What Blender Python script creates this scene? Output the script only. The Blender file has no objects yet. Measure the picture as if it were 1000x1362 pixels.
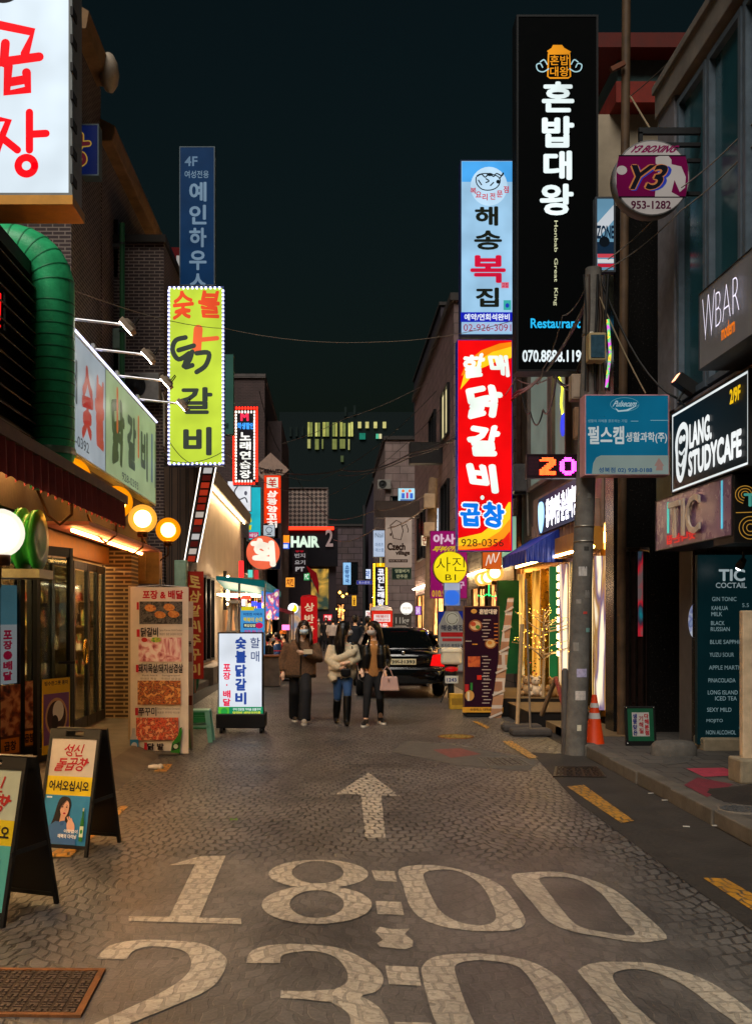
import bpy, bmesh, math, random
from mathutils import Vector, Matrix
R = math.radians
RND = random.Random(11)
SC = bpy.context.scene
COL = SC.collection
# ---------------- camera
F = 1324.2; VX, VY = 440.0, 822.0; H = 1.65
cam = bpy.data.cameras.new('camera'); camo = bpy.data.objects.new('camera', cam); COL.objects.link(camo)
camo.location = (0, 0, H); camo.rotation_euler = (R(90), 0, 0)
cam.sensor_fit = 'VERTICAL'; cam.sensor_height = 36; cam.sensor_width = 36; cam.lens = 35
cam.shift_x = 60/1362; cam.shift_y = 141/1362; cam.clip_end = 3000; cam.clip_start = .05
SC.camera = camo
# ---------------- night sky
wd = bpy.data.worlds.new('World'); SC.world = wd; wd.use_nodes = True
nt = wd.node_tree; bg = nt.nodes['Background']
sky = nt.nodes.new('ShaderNodeTexSky'); sky.sky_type = 'NISHITA'; sky.sun_disc = False
sky.sun_elevation = R(-2); sky.sun_rotation = R(200); sky.altitude = 50
hsv = nt.nodes.new('ShaderNodeMixRGB'); hsv.blend_type = 'MULTIPLY'; hsv.inputs[0].default_value = 1
hsv.inputs[2].default_value = (.45, 1.0, 1.02, 1)
nt.links.new(sky.outputs[0], hsv.inputs[1]); nt.links.new(hsv.outputs[0], bg.inputs[0])
bg.inputs[1].default_value = 0.028
# ---------------- weak warm town light from behind and above
sn = bpy.data.lights.new('sun', 'SUN'); sn.energy = 1.5; sn.angle = R(38); sn.color = (1.0, .93, .84)
sno = bpy.data.objects.new('sun', sn); COL.objects.link(sno)
sno.rotation_euler = (R(40), 0, R(-20))
SC.view_settings.view_transform = 'Standard'; SC.view_settings.look = 'None'
SC.view_settings.exposure = 0.85; SC.view_settings.gamma = 1
SC.cycles.sample_clamp_indirect = 4; SC.cycles.sample_clamp_direct = 0
SC.cycles.max_bounces = 6; SC.cycles.use_denoising = True
SC.cycles.caustics_reflective = False; SC.cycles.caustics_refractive = False

# ---------------- helpers
def P(px, py, Y): return Vector(((px-VX)/F*Y, Y, H-(py-VY)/F*Y))
def G(px, py, z=0): return P(px, py, F*(H-z)/(py-VY))
def YX(px, X): return F*X/(px-VX)
def hexc(h, a=1):
    o = []
    for i in (0, 2, 4):
        v = int(h[i:i+2], 16)/255
        o.append(v/12.92 if v <= .04045 else ((v+.055)/1.055)**2.4)
    return (*o, a)
_M = {}
def new_mat(name):
    m = bpy.data.materials.new(name); m.use_nodes = True
    return m, m.node_tree, m.node_tree.nodes['Principled BSDF']
def L(nt, a, b): nt.links.new(a, b)
def nd(nt, t, **kw):
    n = nt.nodes.new('ShaderNode'+t)
    for k, v in kw.items(): setattr(n, k, v)
    return n
def M(col, rough=.6, metal=0, em=0, noise=.25, ns=6., bump=0, spec=.28, coat=0, emcol=None):
    """plain procedural material: colour broken up by two noise scales"""
    key = (col, rough, metal, em, noise, ns, bump, spec, coat, emcol)
    if key in _M: return _M[key]
    if em and em <= 1.35: em = em*.60   # lit faces sit at their own level under this exposure
    m, t, b = new_mat('mat_'+col); c = hexc(col)
    b.inputs['Roughness'].default_value = rough; b.inputs['Metallic'].default_value = metal
    b.inputs['Specular IOR Level'].default_value = spec; b.inputs['Coat Weight'].default_value = coat
    if em:
        b.inputs['Base Color'].default_value = (c[0]*.07, c[1]*.07, c[2]*.07, 1); b.inputs['Specular IOR Level'].default_value = .08
        b.inputs['Emission Color'].default_value = hexc(emcol) if emcol else c
        if em > 3: b.inputs['Emission Strength'].default_value = em
        else:   # tubes behind the acrylic light it a little unevenly
            g = nd(t, 'TexCoord'); n1 = nd(t, 'TexNoise'); n1.inputs['Scale'].default_value = 1.5; n1.inputs['Detail'].default_value = 2; L(t, g.outputs['Object'], n1.inputs['Vector'])
            mr = nd(t, 'MapRange'); mr.inputs[1].default_value = .3; mr.inputs[2].default_value = .7; mr.inputs[3].default_value = em*.78; mr.inputs[4].default_value = em*1.1
            L(t, n1.outputs[0], mr.inputs[0]); L(t, mr.outputs[0], b.inputs['Emission Strength'])
    elif noise:
        tc = nd(t, 'TexCoord'); n1 = nd(t, 'TexNoise'); n1.inputs['Scale'].default_value = ns
        n1.inputs['Detail'].default_value = 8; n1.inputs['Roughness'].default_value = .65
        L(t, tc.outputs['Object'], n1.inputs['Vector'])
        r = nd(t, 'ValToRGB'); e = r.color_ramp.elements
        e[0].position = .3; e[1].position = .72
        e[0].color = tuple(x*(1-noise) for x in c[:3])+(1,); e[1].color = tuple(min(1, x*(1+noise*.6)) for x in c[:3])+(1,)
        L(t, n1.outputs[0], r.inputs[0]); L(t, r.outputs[0], b.inputs['Base Color'])
        mr = nd(t, 'MapRange'); mr.inputs[3].default_value = max(.02, rough-.12); mr.inputs[4].default_value = min(1, rough+.15)
        L(t, n1.outputs[0], mr.inputs[0]); L(t, mr.outputs[0], b.inputs['Roughness'])
        if bump:
            n2 = nd(t, 'TexNoise'); n2.inputs['Scale'].default_value = ns*9; n2.inputs['Detail'].default_value = 4
            L(t, tc.outputs['Object'], n2.inputs['Vector'])
            bp = nd(t, 'Bump'); bp.inputs['Strength'].default_value = bump; bp.inputs['Distance'].default_value = .01
            L(t, n2.outputs[0], bp.inputs['Height']); L(t, bp.outputs[0], b.inputs['Normal'])
    else: b.inputs['Base Color'].default_value = c
    _M[key] = m; return m
def E(col, em=1.0): return M(col, rough=.35, em=em)
def uv_like(t, axis):
    """object coordinates as (across, up): axis 'x' for walls along X, 'y' for walls along Y, 'z' lying flat"""
    g = nd(t, 'TexCoord'); s = nd(t, 'SeparateXYZ'); c = nd(t, 'CombineXYZ')
    L(t, g.outputs['Object'], s.inputs[0])
    a, b = {'x': (0, 2), 'y': (1, 2), 'z': (0, 1), 'xy': (0, 2)}[axis]
    if axis == 'xy':   # both kinds of upright wall at once
        ad = nd(t, 'Math', operation='ADD'); L(t, s.outputs[0], ad.inputs[0]); L(t, s.outputs[1], ad.inputs[1]); L(t, ad.outputs[0], c.inputs[0])
    else: L(t, s.outputs[a], c.inputs[0])
    L(t, s.outputs[b], c.inputs[1]); return c.outputs[0], g
def wall_mat(kind, axis, c1, c2, cm, w=.22, h=.075, mortar=.012, rough=.8, bump=.5):
    key = (kind, axis, c1, c2, cm, w, h)
    if key in _M: return _M[key]
    m, t, b = new_mat(kind); v, g = uv_like(t, axis)
    br = nd(t, 'TexBrick'); br.inputs['Scale'].default_value = 1
    br.inputs['Color1'].default_value = hexc(c1); br.inputs['Color2'].default_value = hexc(c2); br.inputs['Mortar'].default_value = hexc(cm)
    br.inputs['Brick Width'].default_value = w; br.inputs['Row Height'].default_value = h; br.inputs['Mortar Size'].default_value = mortar
    br.inputs['Mortar Smooth'].default_value = .2
    L(t, v, br.inputs['Vector'])
    n = nd(t, 'TexNoise'); n.inputs['Scale'].default_value = 1.7; n.inputs['Detail'].default_value = 9; L(t, g.outputs['Object'], n.inputs['Vector'])
    mx = nd(t, 'MixRGB', blend_type='MULTIPLY'); mx.inputs[0].default_value = .75
    r = nd(t, 'ValToRGB'); r.color_ramp.elements[0].position = .25; r.color_ramp.elements[1].position = .75
    r.color_ramp.elements[0].color = (.45, .45, .45, 1)
    L(t, n.outputs[0], r.inputs[0]); L(t, br.outputs[0], mx.inputs[1]); L(t, r.outputs[0], mx.inputs[2])
    L(t, mx.outputs[0], b.inputs['Base Color']); b.inputs['Roughness'].default_value = rough
    bp = nd(t, 'Bump', invert=True); bp.inputs['Strength'].default_value = bump; bp.inputs['Distance'].default_value = .01
    L(t, br.outputs['Fac'], bp.inputs['Height']); L(t, bp.outputs[0], b.inputs['Normal'])
    _M[key] = m; return m
def glass(tint='c8d0cc', rough=.03, mix=.86):
    key = ('glass', tint, mix)
    if key in _M: return _M[key]
    m, t, b = new_mat('window_glass'); b.inputs['Base Color'].default_value = (.01, .012, .013, 1); b.inputs['Roughness'].default_value = rough
    tr = nd(t, 'BsdfTransparent'); tr.inputs[0].default_value = hexc(tint)
    ms = nd(t, 'MixShader'); ms.inputs[0].default_value = mix
    L(t, b.outputs[0], ms.inputs[1]); L(t, tr.outputs[0], ms.inputs[2]); L(t, ms.outputs[0], t.nodes['Material Output'].inputs[0])
    _M[key] = m; return m
def picture_mat(cols, scale=14, em=0, stretch=1, seed=0):
    """printed food photograph, or painted glow on shop leaves: blotches of colour"""
    key = ('pic', tuple(cols), scale, em, stretch, seed)
    if key in _M: return _M[key]
    m, t, b = new_mat('printed_or_glow'); g = nd(t, 'TexCoord'); mp = nd(t, 'Mapping')
    mp.inputs['Location'].default_value = (seed, seed*.7, seed*.3); mp.inputs['Scale'].default_value = (1, 1, stretch)
    L(t, g.outputs['Object'], mp.inputs[0])
    n = nd(t, 'TexNoise'); n.inputs['Scale'].default_value = scale; n.inputs['Detail'].default_value = 6; n.inputs['Distortion'].default_value = 1.2
    vo = nd(t, 'TexVoronoi'); vo.inputs['Scale'].default_value = scale*1.3
    L(t, mp.outputs[0], n.inputs['Vector']); L(t, mp.outputs[0], vo.inputs['Vector'])
    ad = nd(t, 'Math', operation='MULTIPLY_ADD'); ad.inputs[1].default_value = .45
    L(t, vo.outputs['Distance'], ad.inputs[0]); L(t, n.outputs[0], ad.inputs[2])
    r = nd(t, 'ValToRGB'); e = r.color_ramp.elements; k = len(cols)
    while len(e) < k: e.new(.5)
    for i, c in enumerate(cols): e[i].position = .34+.5*i/(k-1); e[i].color = hexc(c)
    L(t, ad.outputs[0], r.inputs[0]); L(t, r.outputs[0], b.inputs['Base Color']); b.inputs['Roughness'].default_value = .5
    if em and em <= 1.35: em *= .6
    if em: L(t, r.outputs[0], b.inputs['Emission Color']); b.inputs['Emission Strength'].default_value = em
    _M[key] = m; return m

MW = {}
def empty(name, loc, rz=0):
    o = bpy.data.objects.new(name, None); COL.objects.link(o); o.location = loc; o.rotation_euler = (0, 0, rz)
    o.empty_display_size = .1
    MW[o.name] = Matrix.Translation(Vector(loc)) @ Matrix.Rotation(rz, 4, 'Z'); return o
def tag(o, label, cat, group=None):
    o['label'] = label; o['category'] = cat
    if group: o['group'] = group
    return o
def thing(name, label, cat, loc, rz=0, group=None): return tag(empty(name, loc, rz), label, cat, group)
def structure(o): o['kind'] = 'structure'; return o
def copy_tree(o, parent=None):
    c = o.copy(); COL.objects.link(c)
    if parent: c.parent = parent
    if o.name in MW: MW[c.name] = MW[o.name]
    for ch in list(o.children): copy_tree(ch, c)
    return c
def place(o, loc, rz=None):
    o.location = loc
    if rz is not None: o.rotation_euler = (0, 0, rz)
    MW[o.name] = Matrix.Translation(Vector(loc)) @ Matrix.Rotation(o.rotation_euler[2], 4, 'Z')
class MB:
    def __init__(s): s.v = []; s.f = []; s.m = []; s.s = []; s.mi = 0; s.X = None
    def add(s, vs, fs, smooth=False):
        n = len(s.v)
        s.v += [tuple(s.X @ Vector(v)) for v in vs] if s.X else [tuple(v) for v in vs]
        for f in fs: s.f.append([i+n for i in f]); s.m.append(s.mi); s.s.append(smooth)
        return s
    def box(s, x0, x1, y0, y1, z0, z1):
        return s.add([(x0,y0,z0),(x1,y0,z0),(x1,y1,z0),(x0,y1,z0),(x0,y0,z1),(x1,y0,z1),(x1,y1,z1),(x0,y1,z1)],
            [(0,3,2,1),(4,5,6,7),(0,1,5,4),(1,2,6,5),(2,3,7,6),(3,0,4,7)])
    def bar(s, p0, p1, w, d=None, up=(0,0,1)):
        p0, p1 = Vector(p0), Vector(p1); d = d or w; a = (p1-p0).normalized(); up = Vector(up)
        if abs(a.dot(up)) > .98: up = Vector((0,1,0))
        x = a.cross(up).normalized(); y = x.cross(a).normalized(); vs = []
        for p in (p0, p1):
            for i, j in ((-1,-1),(1,-1),(1,1),(-1,1)): vs.append(p+x*(i*w/2)+y*(j*d/2))
        return s.add(vs, [(3,2,1,0),(4,5,6,7),(0,1,5,4),(1,2,6,5),(2,3,7,6),(3,0,4,7)])
    def tube(s, pts, r, n=8, caps=True, sx=1.0):
        pts = [Vector(p) for p in pts]; k = len(pts); rs = r if isinstance(r, (list, tuple)) else [r]*k
        vs = []; fs = []; up = None
        for i, p in enumerate(pts):
            a = (pts[min(i+1,k-1)]-pts[max(i-1,0)]).normalized()
            if up is None: up = Vector((0,0,1)) if abs(a.z) < .9 else Vector((0,1,0))
            x = a.cross(up)
            if x.length < 1e-4: x = a.cross(Vector((1,0,0)))
            x.normalize(); up = x.cross(a).normalized()
            for j in range(n):
                t = 2*math.pi*j/n; vs.append(p+(x*(math.cos(t)*sx)+up*math.sin(t))*rs[i])
        for i in range(k-1):
            for j in range(n): fs.append((i*n+j, i*n+(j+1)%n, (i+1)*n+(j+1)%n, (i+1)*n+j))
        s.add(vs, fs, True)
        if caps: s.add(vs[:n], [tuple(range(n))[::-1]]); s.add(vs[-n:], [tuple(range(n))])
        return s
    def cyl(s, p0, p1, r0, r1=None, n=14): return s.tube([p0, p1], [r0, r0 if r1 is None else r1], n)
    def lathe(s, prof, c=(0,0,0), n=20, ax=None, a0=0, a1=2*math.pi):
        Mx = ax or Matrix(); c = Vector(c); vs = []; fs = []; k = len(prof)
        for r, z in prof:
            for j in range(n):
                t = a0+(a1-a0)*j/n; vs.append(c+Mx @ Vector((r*math.cos(t), r*math.sin(t), z)))
        for i in range(k-1):
            for j in range(n): fs.append((i*n+j, i*n+(j+1)%n, (i+1)*n+(j+1)%n, (i+1)*n+j))
        return s.add(vs, fs, True)
    def ball(s, c, r, n=16, sc=(1,1,1), ax=None):
        k = n//2; prof = [(math.sin(math.pi*i/k), -math.cos(math.pi*i/k)) for i in range(k+1)]
        D = Matrix.Diagonal((r*sc[0], r*sc[1], r*sc[2])); D = (ax @ D) if ax else D
        return s.lathe([(max(a,1e-4), b) for a, b in prof], c, n, D)
    def prism(s, poly, y0, y1):
        """polygon in (x, z) pushed through from y0 to y1"""
        n = len(poly); vs = [(x,y0,z) for x,z in poly]+[(x,y1,z) for x,z in poly]
        return s.add(vs, [tuple(range(n)), tuple(range(2*n-1,n-1,-1))]+[(i,i+n,(i+1)%n+n,(i+1)%n) for i in range(n)])
    def prismx(s, poly, x0, x1):
        n = len(poly); vs = [(x0,y,z) for y,z in poly]+[(x1,y,z) for y,z in poly]
        return s.add(vs, [tuple(range(n)), tuple(range(2*n-1,n-1,-1))]+[(i,i+n,(i+1)%n+n,(i+1)%n) for i in range(n)])
    def prismz(s, poly, z0, z1):
        n = len(poly); vs = [(x,y,z0) for x,y in poly]+[(x,y,z1) for x,y in poly]
        return s.add(vs, [tuple(range(n)), tuple(range(2*n-1,n-1,-1))]+[(i,i+n,(i+1)%n+n,(i+1)%n) for i in range(n)])
    def build(s, name, mat, parent=None, world=False, bev=0, label=None):
        me = bpy.data.meshes.new(name)
        vs = s.v
        if world and parent is not None:
            q = parent
            while q.parent: q = q.parent
            inv = MW[q.name].inverted(); vs = [tuple(inv @ Vector(v)) for v in vs]
        me.from_pydata(vs, [], s.f); me.polygons.foreach_set('use_smooth', s.s)
        for m in (mat if isinstance(mat, (list, tuple)) else [mat]): me.materials.append(m)
        me.polygons.foreach_set('material_index', s.m)
        bm = bmesh.new(); bm.from_mesh(me); bmesh.ops.recalc_face_normals(bm, faces=bm.faces); bm.to_mesh(me); bm.free()
        me.update()
        o = bpy.data.objects.new(name, me); COL.objects.link(o)
        if parent is not None: o.parent = parent
        if bev:
            b = o.modifiers.new('bevel', 'BEVEL'); b.width = bev; b.segments = 2; b.limit_method = 'ANGLE'; b.angle_limit = R(40)
        if label: o['label'] = label
        return o
# ---------------- lettering
_T = {}
def glyphs(txt, bold):
    k = (txt, bold)
    if k not in _T:
        cu = bpy.data.curves.new('lettering', 'FONT'); cu.body = txt; cu.size = 1; cu.offset = bold; cu.resolution_u = 3; cu.fill_mode = 'FRONT'
        ob = bpy.data.objects.new('lettering', cu); me = ob.to_mesh()
        vs = [(v.co.x, v.co.y) for v in me.vertices]; fs = [tuple(p.vertices) for p in me.polygons]
        ob.to_mesh_clear(); bpy.data.objects.remove(ob); bpy.data.curves.remove(cu)
        x0 = min(v[0] for v in vs); x1 = max(v[0] for v in vs); y0 = min(v[1] for v in vs); y1 = max(v[1] for v in vs)
        _T[k] = ([((x-x0)/max(x1-x0,1e-6), (y-y0)/max(y1-y0,1e-6)) for x, y in vs], fs, (x1-x0, y1-y0))
    return _T[k]
def smooth_path(pts, k=6, closed=False):
    pts = [Vector((*p[:2], 0)) for p in pts]; n = len(pts); out = []
    for i in range(n if closed else n-1):
        g = lambda j: pts[j % n] if closed else pts[min(max(j, 0), n-1)]
        a, b, c, d = g(i-1), g(i), g(i+1), g(i+2)
        for q in range(k):
            t = q/k; out.append(.5*((2*b)+(c-a)*t+(2*a-5*b+4*c-d)*t*t+(3*b-a-3*c+d)*t**3))
    if not closed: out.append(pts[-1])
    return [(p.x, p.y) for p in out]
def ribbon(pts, w, closed=False, caps=True):
    """outline strip of width w (number or per-point list) along 2-D points -> verts2d, faces"""
    n = len(pts); ws = w if isinstance(w, (list, tuple)) else [w]*n; vs = []; fs = []
    for i, p in enumerate(pts):
        a = pts[(i-1) % n] if closed else pts[max(i-1, 0)]; b = pts[(i+1) % n] if closed else pts[min(i+1, n-1)]
        d = Vector((b[0]-a[0], b[1]-a[1])); d.normalize(); q = Vector((-d.y, d.x))*ws[i]/2
        vs += [(p[0]+q.x, p[1]+q.y), (p[0]-q.x, p[1]-q.y)]
    for i in range(n if closed else n-1):
        j = (i+1) % n; fs.append((2*i, 2*i+1, 2*j+1, 2*j))
    if caps and not closed:
        for e, o, wd_ in ((0, 1, ws[0]), (n-1, n-2, ws[-1])):
            t0 = math.atan2(pts[e][1]-pts[o][1], pts[e][0]-pts[o][0]); c = len(vs)
            ks = [t0-math.pi/2+math.pi*k/6 for k in range(7)]
            vs += [(pts[e][0]+math.cos(t)*wd_/2, pts[e][1]+math.sin(t)*wd_/2) for t in ks]; fs.append(tuple(range(c, c+7)))
    return vs, fs
def art(root, w, h, items, rect=(0, 0, 100, 100), em=0, mtx=None, y0=0, parent=None, rough=.5, step=.0015, noise=.12):
    """print / lettering on a sign face lying in local x-z (front looks to -y); item coordinates live in rect (v down)"""
    rx0, ry0, rx1, ry1 = rect; groups = {}
    def loc(u, v): return ((u-rx0)/(rx1-rx0)*w-w/2, (ry1-v)/(ry1-ry0)*h)
    sw = w/(rx1-rx0)
    for i, it in enumerate(items):
        k = it[0]; y = y0-step*(i+1); kw = it[-1] if isinstance(it[-1], dict) else {}
        vs, fs = [], []
        if k in 'tv':
            txt, x0, yy0, x1, yy1, col = it[1:7]; b = kw.get('b', .02); sl = kw.get('sl', 0); wob = kw.get('wob', 0)
            cells = [(txt, x0, yy0, x1, yy1)]
            if k == 'v':
                st = (yy1-yy0)/len(txt); fill = kw.get('fill', .88)
                cells = [(c, x0, yy0+st*j+st*(1-fill)/2, x1, yy0+st*(j+1)-st*(1-fill)/2) for j, c in enumerate(txt) if c != ' ']
            for c, a, b0, d, e in cells:
                gv, gf, em_ = glyphs(c, b if b <= .02 else 0)
                ox, oy = (b/max(em_[0], .2), b/max(em_[1], .2)) if b > .02 else (0, 0); base = len(vs); n = base; one = []; rr = random.Random(hash_s(c)); ph_ = hash_s(c) % 7
                ra = rr.uniform(-wob, wob); sh = sl+rr.uniform(-wob, wob)
                for gx, gy in gv:
                    if wob: gx, gy = gx+sh*(gy-.5)+.05*math.sin(gy*5+ph_), gy+ra*(gx-.5)+.04*math.sin(gx*6+ph_)
                    elif sl: gx = gx+sl*(gy-.5)
                    if kw.get('rot'): gx, gy = gy, 1-gx
                    if kw.get('mir'): gx = 1-gx
                    one.append((gx, gy))
                for q_, (sx_, sy_) in enumerate(((0,0),(1,0),(-1,0),(0,1),(0,-1),(.7,.7),(-.7,.7),(.7,-.7),(-.7,-.7)) if ox else ((0,0),)):   # bold: the stroke repeated round itself
                    n = len(vs)
                    for gx, gy in one:
                        X, Z = loc(a+(d-a)*((gx+sx_*ox)/(1+2*ox)+ox/(1+2*ox)), e-(e-b0)*((gy+sy_*oy)/(1+2*oy)+oy/(1+2*oy))); vs.append((X, y-q_*step*.06, Z))
                    fs += [tuple(q+n for q in f) for f in gf]
            part = 'lettering'
        elif k == 'r':
            x0, yy0, x1, yy1, col = it[1:6]; part = kw.get('n', 'panel')
            vs = [(X, y, Z) for X, Z in (loc(x0, yy1), loc(x1, yy1), loc(x1, yy0), loc(x0, yy0))]; fs = [(0, 1, 2, 3)]
        elif k == 'e':
            cx, cy, ax, ay, col = it[1:6]; part = kw.get('n', 'emblem'); n = 28
            vs = [(X, y, Z) for X, Z in (loc(cx+ax*math.cos(2*math.pi*q/n), cy+ay*math.sin(2*math.pi*q/n)) for q in range(n))]; fs = [tuple(range(n))]
        elif k == 'p':
            pts, col = it[1:3]; part = kw.get('n', 'emblem')
            if kw.get('sm'): pts = smooth_path(pts, 5, True)
            vs = [(X, y, Z) for X, Z in (loc(*p) for p in pts)]; fs = [tuple(range(len(pts)))]
        elif k == 's':
            lines, wd_, col = it[1:4]; part = kw.get('n', 'lettering')
            for q, ln in enumerate(lines):
                if kw.get('sm'): ln = smooth_path(ln, 5)
                pv, pf = ribbon([loc(*p) for p in ln], wd_*sw); n = len(vs)
                vs += [(a, y-.0002*q, b) for a, b in pv]; fs += [tuple(z+n for z in f) for f in pf]
        e_ = kw.get('em', em)
        if isinstance(col, str):
            mat = E(col, e_) if e_ else M(col, rough=rough, noise=noise)
        else: mat = col
        g = groups.setdefault((part, mat.name), (MB(), mat)); 
        if mtx: vs = [tuple(mtx @ Vector(v)) for v in vs]
        g[0].add(vs, fs)
    return [g.build(k[0], mat, parent or root) for k, (g, mat) in groups.items()]
def hash_s(s): return sum(ord(c)*(i+3) for i, c in enumerate(s))
def sign(name, label, rect, Y, items=(), face='ffffff', em=1.0, body='404448', depth=.2, cat='sign', group=None, yaw=0, frame=.025, mtx=None, fem=None, shape='box', rim=None, noise=.2, step=.0015):
    """camera-facing sign whose photograph rectangle is rect at depth Y; yields its root"""
    x0, y0, x1, y1 = rect; a = P(x0, y1, Y); b = P(x1, y0, Y)
    w = b.x-a.x; h = b.z-a.z
    t = thing(name, label, cat, ((a.x+b.x)/2, Y, a.z), yaw, group)
    sign_body(t, w, h, items, rect, face, em, body, depth, frame, mtx, fem, shape, rim, noise, step); return t
def sign_body(t, w, h, items, rect, face, em, body, depth, frame=.025, mtx=None, fem=None, shape='box', rim=None, noise=.2, step=.0015):
    bm_, fm = MB(), MB(); bm_.X = fm.X = mtx
    fem = em if fem is None else fem
    fmat = face if not isinstance(face, str) else (E(face, fem) if fem else M(face, rough=.45, noise=noise))
    if shape == 'round':
        ax = Matrix.Rotation(R(90), 3, 'X'); r = h/2; c = (0, 0, h/2)
        bm_.lathe([(.001, -depth), (r, -depth), (r, 0), (r*.96, 0.0), (r*.96, -.004), (.001, -.004)], c, 40, ax)
        n = 40; fm.add([(r*.965*math.cos(2*math.pi*i/n), -.004, r+r*.965*math.sin(2*math.pi*i/n)) for i in range(n)], [tuple(range(n))])
    else:
        bm_.box(-w/2, w/2, 0, depth, 0, h)
        f = min(frame, w*.2, h*.2)
        if f > 0:
            bm_.box(-w/2, w/2, -.012, 0, h-f, h); bm_.box(-w/2, w/2, -.012, 0, 0, f)
            bm_.box(-w/2, -w/2+f, -.012, 0, f, h-f); bm_.box(w/2-f, w/2, -.012, 0, f, h-f)
        fm.add([(-w/2+f, -.004, f), (w/2-f, -.004, f), (w/2-f, -.004, h-f), (-w/2+f, -.004, h-f)], [(0,1,2,3)])
    bm_.build('housing', M(body, rough=.5, metal=.0), t); fm.build('face', fmat, t)
    if items: art(t, w, h, items, rect, em, mtx, -.004, step=step)
def side_sign(name, label, X, pn, pf, z0, z1, side, items, face, em=1.0, body='404448', depth=.2, cat='sign', frame=.025, fem=None, step=.002, rect=(0,0,100,100), noise=.2):
    """sign on a wall beside the street: side 'L' faces +X, 'R' faces -X; pn / pf are its photograph columns, near and far"""
    Yn, Yf = YX(pn, X), YX(pf, X); w = abs(Yf-Yn); rz = R(90) if side == 'L' else R(-90)
    t = thing(name, label, cat, (X, (Yn+Yf)/2, z0), rz)
    sign_body(t, w, z1-z0, items, rect, face, em, body, depth, frame, None, fem, 'box', None, noise, step); return t
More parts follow.
